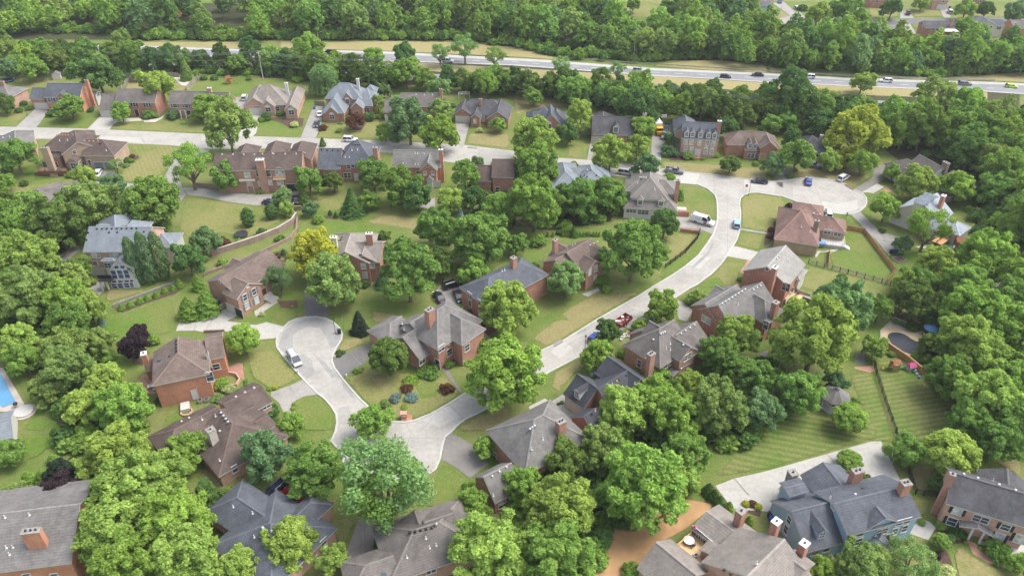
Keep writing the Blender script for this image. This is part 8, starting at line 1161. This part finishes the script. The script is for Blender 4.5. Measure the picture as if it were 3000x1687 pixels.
# ------------------------------------------------------------------ fences and walls
def run(name, fr, pts, h, th, mat, label, cat, post=None, pm=None, z0=0.0, group=None, gap=0.0):
    q = [gp(*(p if len(p) == 3 else (fr, *p))) for p in pts]; org = q[0]; t = MB()
    if gap:
        for k in range(3): strip(t, q, th, h*(.25+.33*k), h*(.25+.33*k)+.07)
        for a, c in zip(q, q[1:]):
            n = max(1, int((c-a).length/.16)); d = (c-a).normalized()
            for i in range(n): s = a.lerp(c, i/n); t.box(s, (d.x, d.y), .014, .014, .05, h)
    else: strip(t, q, th, z0, h)
    o = t.build(name, mat, None, org); o.location = org; tag(o, label, cat, group)
    if post:
        for a, c in zip(q, q[1:]):
            n = max(1, int(round((c-a).length/post)))
            for i in range(n+1):
                s = a.lerp(c, i/n)-org; t = MB(); t.box(s, (1, 0), .07, .07, 0, h+.12); t.build('post', pm or mat, o)
    return o
wf = 'wooden fences'
run('wood_fence', '00', [(200, 785), (560, 768), (760, 775)], 1.8, .06, M['woodgr'], 'weathered board fence behind the white shed', 'fence', 2.4, M['woodgr'], group=wf)
run('wood_fence', '00', [(1180, 785), (1340, 783), (1600, 778), (1800, 776)], 1.8, .06, M['woodgr'], 'weathered board fence behind the gravel yard', 'fence', 2.4, M['woodgr'], group=wf)
run('wood_fence', '00', [(1340, 800), (1220, 895)], 1.7, .06, M['woodgr'], 'short weathered fence left of the gravel yard', 'fence', 2.4, M['woodgr'], group=wf)
run('wood_fence', '00', [(2000, 790), (1880, 912)], 1.7, .06, M['woodgr'], 'short weathered fence right of the gravel yard', 'fence', 2.4, M['woodgr'], group=wf)
run('wood_fence', '10', [(1360, 860), (1500, 858), (1810, 845)], 1.8, .06, M['woodgr'], 'weathered board fence behind the double power poles', 'fence', 2.4, M['woodgr'], group=wf)
run('wood_fence', '10', [(590, 1060), (690, 1065)], 1.6, .06, M['woodgr'], 'short grey fence behind the blue bin', 'fence', 2.4, M['woodgr'], group=wf)
run('wood_fence', '31', [(792, 862), (962, 892), (1268, 1292), (1188, 1410)], 1.3, .06, M['wood'], 'brown board fence around the lawn right of the red brown roof', 'fence', 2.2, M['wood'], group=wf)
run('wood_fence', '31', [(405, 1200), (800, 1305), (1315, 1440)], 1.3, .08, M['woodgr'], 'dark rail fence running down to the white post', 'fence', 2.0, M['wooddk'], group=wf, gap=1)
run('wood_fence', '31', [(615, 1085), (600, 1235)], 1.3, .06, M['wood'], 'short brown fence between patio and rail fence', 'fence', 2.0, M['wood'], group=wf)
run('wood_fence', '31', [(2265, 1260), (2420, 1310), (2700, 1420)], 1.8, .06, M['woodpl'], 'orange new board fence at the right photo edge', 'fence', 2.4, M['woodpl'], group=wf)
run('iron_fence', '21', [(1885, 892), (1868, 955), (1745, 1095), (1640, 1175), (1538, 1252)], 1.4, .05, M['black'], 'black iron fence along the curving street', 'fence', 2.2, M['black'], gap=1)
run('iron_fence', '32', [(1060, 730), (1085, 870), (1170, 1140), (1280, 1450), (1300, 1550)], 1.3, .05, M['black'], 'black mesh fence between the two striped lawns', 'fence', 2.6, M['black'], gap=1)
run('iron_fence', '33', [(1375, 310), (1480, 625), (1560, 640), (1695, 655)], 1.3, .05, M['black'], 'black fence beside the blue house and its concrete yard', 'fence', 2.6, M['black'], gap=1)
run('timber_wall', '32', [(1180, 590), (1400, 740), (1560, 870)], 1.5, .35, M['wood'], 'brown timber retaining wall below the covered pool', 'wall')
run('timber_wall', '32', [(1235, 280), (1310, 225)], 1.4, .2, M['woodr'], 'short red brown board wall above the covered pool', 'wall')
run('terrace_wall', '01', [(2130, 1130), (2575, 985), (2800, 895), (2945, 805), (2985, 740)], 1.7, .45, M['brickw'], 'upper brick terrace wall below the left lawn', 'wall')
run('terrace_wall', '01', [(2050, 1325), (2200, 1270), (2575, 1130), (2760, 1040), (2920, 960), (2985, 870), (2992, 760)], .9, .4, M['brickw'], 'lower brick terrace wall behind the brown roof', 'wall')
run('brick_wall', '01', [(1955, 430), (2100, 445), (2290, 478)], 1.5, .4, M['brickw'], 'brick wall left of the long brown house by the curved drive', 'wall')
run('brick_wall', '11', [(385, 668), (460, 662)], 1.3, .4, M['brickw'], 'short brick wall below the parked black car', 'wall')
run('brick_wall', '21', [(1690, 880), (1890, 905)], 1.0, .35, M['brick'], 'brick garden wall below the white van', 'wall')
run('brick_wall', '21', [(1640, 724), (1755, 730)], 1.3, .35, M['brick'], 'brick planter wall above the white van', 'wall')
run('brick_wall', '02', [(2055, 448), (2260, 440)], .7, .3, M['brickw'], 'low brick wall along the concrete drive', 'wall')
run('stone_wall', '02', [(1140, 190), (1330, 115), (1480, 60), (1640, 0), (1760, -40)], .7, .4, M['stone'], 'low pale stone wall behind the shrub row', 'wall')
run('garden_wall', '02', [(2230, 850), (2380, 880), (2415, 930), (2380, 985), (2300, 1000)], .7, .25, M['brickp'], 'curved brick bed wall before the orange brick house', 'wall')
run('guard_rail', '10', [(3155, 600), (4150, 668), (5150, 728), (6000, 778), (6900, 806), (7420, 822)], .8, .12, M['metal'], 'steel guard rail along the far side of the highway', 'guard rail', 8.0, M['metal'], z0=.4)
# ------------------------------------------------------------------ garden and street things
def put(name, fr, x, y, label, cat, rz=0.0, group=None, z=0.0):
    p = gp(fr, x, y, z); o = empty(name, p, rz); return tag(o, label, cat, group)
def part(o, name, mat, fn, parent=None):
    t = MB(); fn(t); return t.build(name, mat, parent or o)
o = put('garden_shed', '00', 580, 795, 'small white shed with grey roof at the back fence', 'shed', .3)
part(o, 'wall', M['offwhite'], lambda t: (t.box((0, 0), (1, 0), 1.4, 1.1, 0, 2.1), t.mesh([(-1.4, -1.1, 2.1), (1.4, -1.1, 2.1), (1.4, 1.1, 2.1), (-1.4, 1.1, 2.1), (0, -1.1, 2.9), (0, 1.1, 2.9)], [(0, 1, 4), (2, 3, 5)])))
part(o, 'roof', ROOF['grey'][0], lambda t: (t.face([(-1.6, -1.25, 2.0), (0, -1.25, 2.95), (0, 1.25, 2.95), (-1.6, 1.25, 2.0)]), t.face([(0, -1.25, 2.95), (1.6, -1.25, 2.0), (1.6, 1.25, 2.0), (0, 1.25, 2.95)])))
part(o, 'door', M['trim'], lambda t: t.box((0, -1.13), (1, 0), .6, .04, .1, 1.9))
def playset(fr, x, y, rz, label, mat, slide, extra=True, s=1.0):
    o = put('play_frame', fr, x, y, label, 'play frame', rz); o.scale = (s, s, s)
    part(o, 'tower', M[mat], lambda t: [t.box((a*.8, c*.8), (1, 0), .07, .07, 0, 2.4) for a in (-1, 1) for c in (-1, 1)]+[t.box((0, 0), (1, 0), .85, .85, 1.2, 1.32), t.box((0, -.82), (1, 0), .85, .03, 1.4, 2.0), t.box((0, .82), (1, 0), .85, .03, .3, 2.0)])
    part(o, 'roof', M['woodr'], lambda t: (t.face([(-1, -1, 2.4), (1, -1, 2.4), (1, 0, 3.2), (-1, 0, 3.2)]), t.face([(1, 1, 2.4), (-1, 1, 2.4), (-1, 0, 3.2), (1, 0, 3.2)])))
    part(o, 'slide', M[slide], lambda t: t.mesh([(.9, -.3, 1.3), (2.9, -.3, .15), (2.9, .3, .15), (.9, .3, 1.3), (.9, -.3, 1.2), (2.9, -.3, .05), (2.9, .3, .05), (.9, .3, 1.2)], [(0, 1, 2, 3), (7, 6, 5, 4), (0, 4, 5, 1), (2, 6, 7, 3)]))
    if extra:
        part(o, 'swing_beam', M[mat], lambda t: (t.tube((-.8, 0, 2.3), (-4.2, 0, 2.3), .07), t.tube((-4.2, -.9, 0), (-4.2, 0, 2.3), .06), t.tube((-4.2, .9, 0), (-4.2, 0, 2.3), .06)))
        for i in (0, 1): part(o, 'swing', M['black'], lambda t: (t.tube((-1.8-i*1.3, 0, 2.3), (-1.8-i*1.3, 0, .6), .02, n=4), t.tube((-2.2-i*1.3, 0, 2.3), (-2.2-i*1.3, 0, .6), .02, n=4), t.box((-2.0-i*1.3, 0), (1, 0), .25, .1, .55, .6)))
playset('00', 2310, 845, math.pi, 'wooden swing and climbing frame on the lawn of the upper row', 'wood', 'wood')
playset('31', 1900, 1060, 2.9, 'brown play tower with green slide right of the cream house', 'woodr', 'greenp', False, 1.15)
playset('32', 1258, 820, .1, 'wooden playhouse tower with yellow swings below the covered pool', 'wood', 'greenp', True, .85)
o = put('toy_house', '32', 1430, 815, 'small cream toy house with pink roof by the timber wall', 'toy house', .3)
part(o, 'wall', M['offwhite'], lambda t: t.box((0, 0), (1, 0), .8, .6, 0, 1.1)); part(o, 'roof', M['pink'], lambda t: t.mesh([(-.95, -.8, 1.0), (.95, -.8, 1.0), (.95, .8, 1.0), (-.95, .8, 1.0), (-.7, 0, 1.75), (.7, 0, 1.75)], [(0, 1, 5, 4), (2, 3, 4, 5), (1, 2, 5), (3, 0, 4)])); part(o, 'door', M['greenp'], lambda t: t.box((.2, -.62), (1, 0), .2, .03, .05, .8))
for i, (x, y, m) in enumerate(((1480, 835, 'white'), (1465, 850, 'greenp'), (1495, 870, 'trim'), (1518, 900, 'bluep'), (1150, 815, 'yellow'))):
    p = gp('32', x, y); t = MB(); t.lathe((0, 0, 0), [(.22, 0), (.3, .12), (.26, .4), (.1, .5)], 8); ob = t.build('garden_toy', M[m]); ob.location = p; tag(ob, ['white toy nearest the pink roofed toy house', 'green toy beside the pink roofed toy house', 'pale toy lower right of the pink roofed toy house', 'blue ball at the end of the timber wall', 'yellow toy beside the swings of the wooden playhouse'][i], 'toy')
def tramp(fr, x, y, r, label):
    o = put('trampoline', fr, x, y, label, 'trampoline'); part(o, 'mat', M['black'], lambda t: t.lathe((0, 0, .62), [(r*.88, 0), (r*.88, .03)], 24)); part(o, 'rim', M['bluep'] if r > 1.9 else M['dark'], lambda t: [t.tube((r*math.cos(i*.2618), r*math.sin(i*.2618), .66), (r*math.cos(i*.2618+.2618), r*math.sin(i*.2618+.2618), .66), .12, n=6) for i in range(24)])
    for i in range(6): part(o, 'leg', M['metal'], lambda t: t.tube((r*math.cos(i*1.047), r*math.sin(i*1.047), 0), (r*math.cos(i*1.047), r*math.sin(i*1.047), .65), .03))
tramp('00', 85, 820, 2.1, 'round dark trampoline at the left edge of the upper row'); tramp('01', 2430, 925, 1.7, 'round black trampoline above the brick terrace wall')
def hoop(fr, x, y, rz, label, s=1.0):
    o = put('basketball_hoop', fr, x, y, label, 'basketball hoop', rz); o.scale = (s, s, s)
    part(o, 'pole', M['metal'], lambda t: (t.tube((0, 0, 0), (0, 0, 2.3), .09), t.tube((0, 0, 2.3), (.7, 0, 3.2), .07))); part(o, 'backboard', M['white'], lambda t: t.box((.75, 0), (1, 0), .04, .9, 2.8, 3.9)); part(o, 'target', M['black'], lambda t: [t.box((.8, yy), (1, 0), .012, .03, 3.05, 3.5) for yy in (-.3, .3)]+[t.box((.8, 0), (1, 0), .012, .3, 3.47, 3.53)])
    part(o, 'ring', M['red'], lambda t: [t.tube((1.05+.23*math.cos(i*.52), .23*math.sin(i*.52), 3.05), (1.05+.23*math.cos(i*.52+.52), .23*math.sin(i*.52+.52), 3.05), .02, n=4) for i in range(12)])
hoop('33', 1245, 325, 2.8, 'basketball hoop at the edge of the blue house concrete yard'); hoop('20', 1515, 1255, -1.5, 'basketball hoop at the end of the narrow tan driveway')
o = put('gazebo', '32', 640, 1190, 'white eight sided gazebo with grey roof on the striped lawn', 'gazebo', .2)
part(o, 'floor', M['white'], lambda t: t.lathe((0, 0, 0), [(2.5, 0), (2.5, .35), (2.4, .36)], 8)); part(o, 'roof', ROOF['grey'][0], lambda t: t.lathe((0, 0, 0), [(2.9, 2.75), (2.88, 2.9), (.55, 4.5), (.5, 4.52), (.45, 4.8), (.03, 5.2)], 8))
for i in range(8):
    a = i*math.pi/4; part(o, 'post', M['white'], lambda t: t.box((2.35*math.cos(a), 2.35*math.sin(a)), (math.cos(a), math.sin(a)), .09, .09, .35, 2.85)); a2 = a+math.pi/4
    if i != 5: part(o, 'railing', M['white'], lambda t: [t.tube((2.35*math.cos(a), 2.35*math.sin(a), zz), (2.35*math.cos(a2), 2.35*math.sin(a2), zz), .045, n=5) for zz in (.5, 1.25)]+[t.tube((2.35*(math.cos(a)*(1-k/7)+math.cos(a2)*k/7), 2.35*(math.sin(a)*(1-k/7)+math.sin(a2)*k/7), .5), (2.35*(math.cos(a)*(1-k/7)+math.cos(a2)*k/7), 2.35*(math.sin(a)*(1-k/7)+math.sin(a2)*k/7), 1.25), .03, n=4) for k in range(1, 7)])
ob = put('gazebo_table', '32', 640, 1190, 'dark round table inside the white gazebo', 'table', z=.36); part(ob, 'top', M['dark'], lambda t: t.lathe((0, 0, 0), [(.7, .7), (.7, .76)], 14)); part(ob, 'leg', M['dark'], lambda t: t.tube((0, 0, 0), (0, 0, .7), .06))
o = put('pergola', '10', 2095, 1005, 'thin white arbour frame behind the brown brick hip roof', 'pergola', .05)
part(o, 'frame', M['white'], lambda t: [t.tube((a*2.0, c*1.0, 0), (a*2.0, c*1.0, 2.5), .06) for a in (-1, 0, 1) for c in (-1, 1)]+[t.tube((-2.0, c*1.0, 2.5), (2.0, c*1.0, 2.5), .06) for c in (-1, 1)]); part(o, 'rafter', M['white'], lambda t: [t.tube((-2+i*.5, -1.2, 2.55), (-2+i*.5, 1.2, 2.55), .04) for i in range(9)])
def parasol(fr, x, y, label, mat, h=2.4, r=1.5):
    o = put('parasol', fr, x, y, label, 'parasol'); part(o, 'pole', M['white'], lambda t: t.tube((0, 0, 0), (0, 0, h), .03)); part(o, 'canopy', M[mat], lambda t: t.lathe((0, 0, 0), [(r, h-.5), (r*.98, h-.47), (.05, h+.05)], 8)); return o
parasol('32', 1612, 470, 'blue and white parasol at the covered pool', 'bluep')
o = put('patio_table', '32', 1612, 478, 'small table under the blue and white parasol', 'table'); part(o, 'top', M['dark'], lambda t: t.lathe((0, 0, 0), [(.6, .7), (.6, .74)], 12)); part(o, 'leg', M['dark'], lambda t: t.tube((0, 0, 0), (0, 0, .7), .05))
def chair(fr, x, y, rz, mat, label, group, z=0.0):
    o = put('patio_chair', fr, x, y, label, 'chair', rz, group, z)
    part(o, 'seat', M[mat], lambda t: t.box((0, 0), (1, 0), .28, .28, .4, .46)); part(o, 'backrest', M[mat], lambda t: t.box((-.28, 0), (1, 0), .03, .28, .46, .95))
    for a in (-1, 1):
        for c in (-1, 1): part(o, 'leg', M[mat], lambda t: t.tube((a*.24, c*.24, 0), (a*.24, c*.24, .42), .025, n=5))
for i, (x, y) in enumerate(((1570, 485), (1605, 495), (1655, 480))): chair('32', x, y, i*1.5, 'white', 'white chair around the parasol table at the covered pool', 'chairs at the covered pool')
for i, (x, y) in enumerate(((540, 955), (590, 950), (650, 970), (690, 985))): chair('31', x, y, i, 'metal', 'metal chair on the patio right of the red brown roof', 'patio chairs by the red brown roof')
o = put('patio_sofa', '31', 560, 955, 'green cushioned bench on the patio by the red brown roof', 'bench', -.2); part(o, 'seat', M['greenp'], lambda t: t.box((0, 0), (1, 0), .9, .35, .1, .45)); part(o, 'backrest', M['greenp'], lambda t: t.box((0, .35), (1, 0), .9, .08, .1, .9))
o = put('white_deck', '31', 640, 1010, 'white deck with steps on the patio right of the red brown roof', 'deck', -.3); part(o, 'boards', M['trim'], lambda t: t.box((0, 0), (1, 0), 2.8, 1.9, 0, .9)); part(o, 'railing', M['white'], lambda t: [t.tube((-2.8, -1.9, zz), (2.8, -1.9, zz), .05) for zz in (1.2, 1.8)]+[t.tube((2.8, -1.9, zz), (2.8, 1.9, zz), .05) for zz in (1.2, 1.8)]+[t.tube((-2.8+i*.7, -1.9, .9), (-2.8+i*.7, -1.9, 1.8), .04) for i in range(9)])
for i in range(4): part(o, 'step', M['white'], lambda t: t.box((3.1+i*.35, -1.0), (1, 0), .17, .7, 0, .75-i*.18))
o = put('hot_tub_cover', '31', 545, 1005, 'dark covered spa on the white deck', 'spa', -.2, z=.9); part(o, 'cover', M['bluep'], lambda t: t.box((0, 0), (1, 0), .9, .6, 0, .35))
# bottom right deck of the tan brick house
p0 = (1850, 1180)
parasol('23', 1805, 1115, 'folded pink and white parasol on the new wooden deck', 'pink', 2.3, .35).location.z = 2.0
o = put('round_mat', '23', 1775, 1110, 'round white patterned table on the new wooden deck', 'table', z=2.0); part(o, 'top', M['white'], lambda t: t.lathe((0, 0, 0), [(.85, .6), (.85, .66)], 20)); part(o, 'leg', M['white'], lambda t: t.tube((0, 0, 0), (0, 0, .6), .08))
for i, (x, y, rz) in enumerate(((1735, 1225, .5), (1755, 1255, .8), (1815, 1155, 2.), (1955, 1170, 2.5))): chair('23', x, y, rz, 'black', 'dark chair on the new wooden deck at the bottom', 'chairs on the new wooden deck', 2.0)
o = put('deck_crate', '23', 1848, 1245, 'small white box on the new wooden deck', 'box', .4, z=2.0); part(o, 'body', M['white'], lambda t: t.box((0, 0), (1, 0), .4, .3, 0, .35)); part(o, 'lid', M['dark'], lambda t: t.box((0, 0), (1, 0), .25, .18, .35, .4))
# deck furniture on the tall red brick house
for i, (x, y, rz) in enumerate(((1320, 1230, 0), (1410, 1270, 2), (1370, 1200, 4))): chair('z1', x, y, rz, 'dark', 'dark chair on the deck behind the tall red brick house', 'chairs on the brick house deck', 1.85)
o = put('barbecue', 'z1', 1235, 1120, 'covered black barbecue on the deck of the tall red brick house', 'barbecue', z=1.85); part(o, 'cover', M['black'], lambda t: t.lathe((0, 0, 0), [(.4, 0), (.45, .6), (.3, 1.0), (.08, 1.1)], 8))
parasol('01', 610, 270, 'folded red parasol on the wooden deck of the tan brown house', 'red', 2.4, .3).location.z = 1.25
o = put('deck_table', '01', 585, 285, 'dark table on the wooden deck of the tan brown house', 'table', z=1.25); part(o, 'top', M['dark'], lambda t: t.lathe((0, 0, 0), [(.7, .7), (.7, .75)], 12)); part(o, 'leg', M['dark'], lambda t: t.tube((0, 0, 0), (0, 0, .7), .05))
for i, (x, y) in enumerate(((555, 280), (620, 290), (450, 285))): chair('01', x, y, i*2, 'dark', 'dark chair on the wooden deck of the tan brown house', 'chairs on the tan brown house deck', 1.25)
for i, (x, y, rz) in enumerate(((1530, 1010, 0), (1560, 985, 1.5), (1520, 985, 3), (1555, 1030, 4.5))): chair('02', x, y, rz, 'trim', 'pale chair on the brick patio of the orange brick house', 'chairs on the brick patio')
o = put('patio_table', '02', 1540, 1005, 'pale table on the brick patio left of the orange brick house', 'table', .3); part(o, 'top', M['white'], lambda t: t.box((0, 0), (1, 0), .9, .5, .68, .74)); part(o, 'leg', M['white'], lambda t: [t.tube((a*.8, c*.4, 0), (a*.8, c*.4, .7), .03) for a in (-1, 1) for c in (-1, 1)])
for i, (fr, x, y, m, lb) in enumerate((('10', 590, 1100, 'bin', 'blue bin at the corner of the many-gabled house'), ('31', 1235, 1100, 'dark', 'black bin left in the row at the end of the concrete drive'), ('31', 1262, 1098, 'bin', 'blue bin middle in the row at the end of the concrete drive'), ('31', 1285, 1090, 'bin', 'blue bin right in the row at the end of the concrete drive'), ('02', 2195, 160, 'bin', 'blue bin beside the open garage of the shuttered house'), ('02', 2180, 140, 'dark', 'black bin beside the open garage of the shuttered house'), ('12', 2185, 320, 'bin', 'blue bin at the side door of the slate blue house'), ('12', 2220, 345, 'dark', 'black bin at the side door of the slate blue house'), ('33', 15, 850, 'dark', 'black bin at the blue house wall'), ('33', 30, 895, 'bin', 'blue bin at the blue house wall'), ('12', 840, 455, 'black', 'small dark bin on the kerb of the small cul-de-sac'), ('22', 1395, 330, 'bin', 'blue bin in the yard with scattered boxes'), ('30', 2072, 395, 'bin', 'blue bin below the distant cream house'), ('30', 1825, 85, 'bin', 'blue bin at the distant white garage'))):
    o = put('wheelie_bin', fr, x, y, lb, 'bin', i*.5, 'bins'); part(o, 'body', M[m], lambda t: t.box((0, 0), (1, 0), .3, .34, .08, 1.0, top=1.12)); part(o, 'lid', M[m], lambda t: t.box((.02, 0), (1, 0), .37, .41, 1.0, 1.08))
    for c in (-1, 1): part(o, 'wheel', TYRE, lambda t: t.tube((-.28, c*.2, .12), (-.28, c*.3, .12), .12, n=8))
for i, (fr, x, y, lb) in enumerate((('02', 2085, 1140, 'round grille air conditioner right at the orange brick wall'), ('02', 2020, 1150, 'pale utility box left at the orange brick wall'), ('23', 700, 75, 'left air conditioner at the dark roofed brick wall'), ('23', 730, 105, 'right air conditioner at the dark roofed brick wall'), ('22', 1985, 545, 'left air conditioner by the long grey roofed house'), ('22', 2015, 565, 'right air conditioner by the long grey roofed house'), ('00', 955, 1090, 'air conditioner at the orange brick gable'))):
    o = put('air_conditioner', fr, x, y, lb, 'air conditioner', .4*i, 'air conditioners'); part(o, 'case', M['metal'], lambda t: t.box((0, 0), (1, 0), .42, .42, 0, .85)); part(o, 'fan_grille', M['dark'], lambda t: t.lathe((0, 0, .85), [(.34, 0), (.32, .03)], 14))
o = put('brick_pillar', '12', 1490, 1305, 'brick mailbox pillar with pale plaque on the front lawn', 'mailbox', .1); part(o, 'pillar', M['brickp'], lambda t: (t.box((0, 0), (1, 0), .55, .45, 0, 1.3), t.box((0, 0), (1, 0), .62, .52, 1.3, 1.42))); part(o, 'mail_door', M['white'], lambda t: t.box((0, -.46), (1, 0), .3, .03, .8, 1.15)); part(o, 'base', M['brick'], lambda t: t.box((.5, -.1), (1, 0), 1.0, .8, 0, .12))
o = put('mailbox', '31', 787, 735, 'small brown mailbox post at the cul-de-sac drive', 'mailbox'); part(o, 'post', M['wooddk'], lambda t: t.box((0, 0), (1, 0), .06, .06, 0, 1.1)); part(o, 'box', M['dark'], lambda t: t.box((0, 0), (1, 0), .12, .25, 1.1, 1.35))
o = put('brick_gate_pier', '21', 1893, 908, 'white capped lamp pier at the end of the brick wall below the van', 'pier'); part(o, 'pier', M['white'], lambda t: t.box((0, 0), (1, 0), .2, .2, 0, 1.3)); part(o, 'cap', M['metal'], lambda t: t.lathe((0, 0, 1.3), [(.25, 0), (.2, .1), (.05, .35)], 8))
o = put('hot_tub', '02', 245, 1250, 'round grey covered hot tub on the pool patio', 'hot tub'); part(o, 'cover', M['trim'], lambda t: t.lathe((0, 0, 0), [(1.75, 0), (1.75, .5), (1.6, .56), (.1, .6)], 24)); part(o, 'rim', MP['paverl'], lambda t: t.lathe((0, 0, 0), [(2.2, 0), (2.2, .22), (2.15, .23)], 24))
o = put('kettle_grill', '02', 170, 1195, 'black kettle grill at the pool corner', 'grill'); part(o, 'bowl', M['black'], lambda t: t.lathe((0, 0, 0), [(.1, .55), (.42, .8), (.44, .95), (.3, 1.15), (.05, 1.22)], 12)); part(o, 'leg', M['black'], lambda t: [t.tube((.3*math.cos(a), .3*math.sin(a), 0), (.15*math.cos(a), .15*math.sin(a), .65), .02) for a in (0, 2.1, 4.2)])
for i, (x, y) in enumerate(((1165, 445), (1150, 468), (1225, 478), (1510, 390), (1480, 372))):
    p = gp('22', x, y); t = MB(); t.box((0, 0), (math.cos(i), math.sin(i)), .35, .28, 0, .3); ob = t.build('cardboard_box', flat('cardboard', (.55, .34, .14), .8) if i == 0 else bpy.data.materials['cardboard']); ob.location = p; tag(ob, 'flat brown cardboard box lying on the yard beside the brown brick house', 'box', 'cardboard boxes on the yard')
for i, (x, y, m, l2) in enumerate(((1112, 492, 'white', 'largest white'), (1140, 482, 'trim', 'upper pale'), (1105, 515, 'trim', 'lowest pale'), (1175, 492, 'white', 'right hand white'))):
    p = gp('22', x, y); t = MB(); t.box((0, 0), (math.cos(i*2), math.sin(i*2)), .6, .25, 0, .35); t.box((.2, .1), (1, 0), .15, .15, .35, .7); ob = t.build('yard_item', M[m]); ob.location = p; tag(ob, l2+' household item put out on the yard beside the dark tree', 'household item', 'items on the yard')
for i, (x, y) in enumerate(((800, 878), (830, 890), (848, 870), (838, 820))):
    p = gp('22', x, y); ob = put('garden_chair', '22', x, y, 'pale blue seat on the shaded lawn beside the U shaped roof', 'chair', i*1.6, 'seats beside the U shaped roof'); part(ob, 'seat', M['bluep'] if i % 2 else M['white'], lambda t: t.box((0, 0), (1, 0), .35, .35, .05, .45)); part(ob, 'backrest', M['bluep'] if i % 2 else M['white'], lambda t: t.box((-.33, 0), (1, 0), .05, .35, .45, .9))
o = put('wood_bench', '23', 830, 205, 'pale wooden box bench at the brick corner above the bare soil', 'bench', .6); part(o, 'seat', M['woodpl'], lambda t: t.box((0, 0), (1, 0), .8, .4, 0, .5)); part(o, 'lid', M['woodpl'], lambda t: t.box((0, 0), (1, 0), .85, .45, .5, .56))
o = put('fire_pit', '02', 1880, 1250, 'small brick fire pit below the orange brick wall', 'fire pit', .2); part(o, 'ring', M['brickp'], lambda t: [t.box((1.0*math.cos(a), 1.0*math.sin(a)), (-math.sin(a), math.cos(a)), .28, .16, 0, .4) for a in [i*.5712 for i in range(11)]]); part(o, 'ash', M['dark'], lambda t: t.lathe((0, 0, 0), [(.85, 0), (.85, .08)], 12))
o = put('planter_frame', '31', 1315, 1165, 'square wooden raised bed frame on the lawn', 'raised bed', .3); part(o, 'frame', M['woodgr'], lambda t: [t.box((a*1.3, 0), (1, 0), .1, 1.1, 0, .3) for a in (-1, 1)]+[t.box((0, c*1.1), (1, 0), 1.3, .1, 0, .3) for c in (-1, 1)]); part(o, 'soil', M['mulch'], lambda t: t.box((0, 0), (1, 0), 1.2, 1.0, 0, .2))
for i, (fr, x, y, lb) in enumerate((('12', 793, 705, 'small white marker post at the dark drive mouth, upper'), ('12', 910, 895, 'small white marker post at the dark drive mouth, lower'), ('31', 1305, 1440, 'white post at the end of the dark rail fence'), ('12', 420, 850, 'white kerb marker opposite the dark drive'))):
    p = gp(fr, x, y); t = MB(); t.box((0, 0), (1, 0), .14, .14, 0, .75); t.lathe((0, 0, .75), [(.2, 0), (.05, .2)], 8); ob = t.build('marker_post', M['white']); ob.location = p; tag(ob, lb, 'post', 'white posts')
for i, (fr, a, c) in enumerate((('31', (780, 412), (862, 462)), ('11', (2130, 35), (2225, 44)), ('22', (420, 580), (500, 532)))):
    t = MB(); strip(t, [gp(fr, *a), gp(fr, *c)], .9, .05, .17); ob = t.build('storm_drain', M['stone'] if i else M['wooddk']); tag(ob, ['long storm drain inlet on the cul-de-sac kerb', 'storm drain inlet on the upper street kerb', 'storm drain inlet at the kerb opposite the lantern post'][i], 'drain', 'storm drains')
# ------------------------------------------------------------------ thin summer haze: one even box of air round the whole scene
hb = MB(); hb.box((0, 900), (1, 0), 2900, 1250, -1.5, 112.0)
hm = bpy.data.materials.new('haze'); hm.use_nodes = True; hn = hm.node_tree.nodes; hn.remove(hn['Principled BSDF'])
pv = hn.new('ShaderNodeVolumePrincipled'); pv.inputs['Density'].default_value = 0.00011; pv.inputs['Color'].default_value = (0.93, 0.95, 1.0, 1); pv.inputs['Anisotropy'].default_value = 0.2
hm.node_tree.links.new(pv.outputs[0], hn['Material Output'].inputs['Volume'])
ho = hb.build('haze', hm); ho['kind'] = 'stuff'; tag(ho, 'thin pale summer haze over the whole neighbourhood', 'haze')
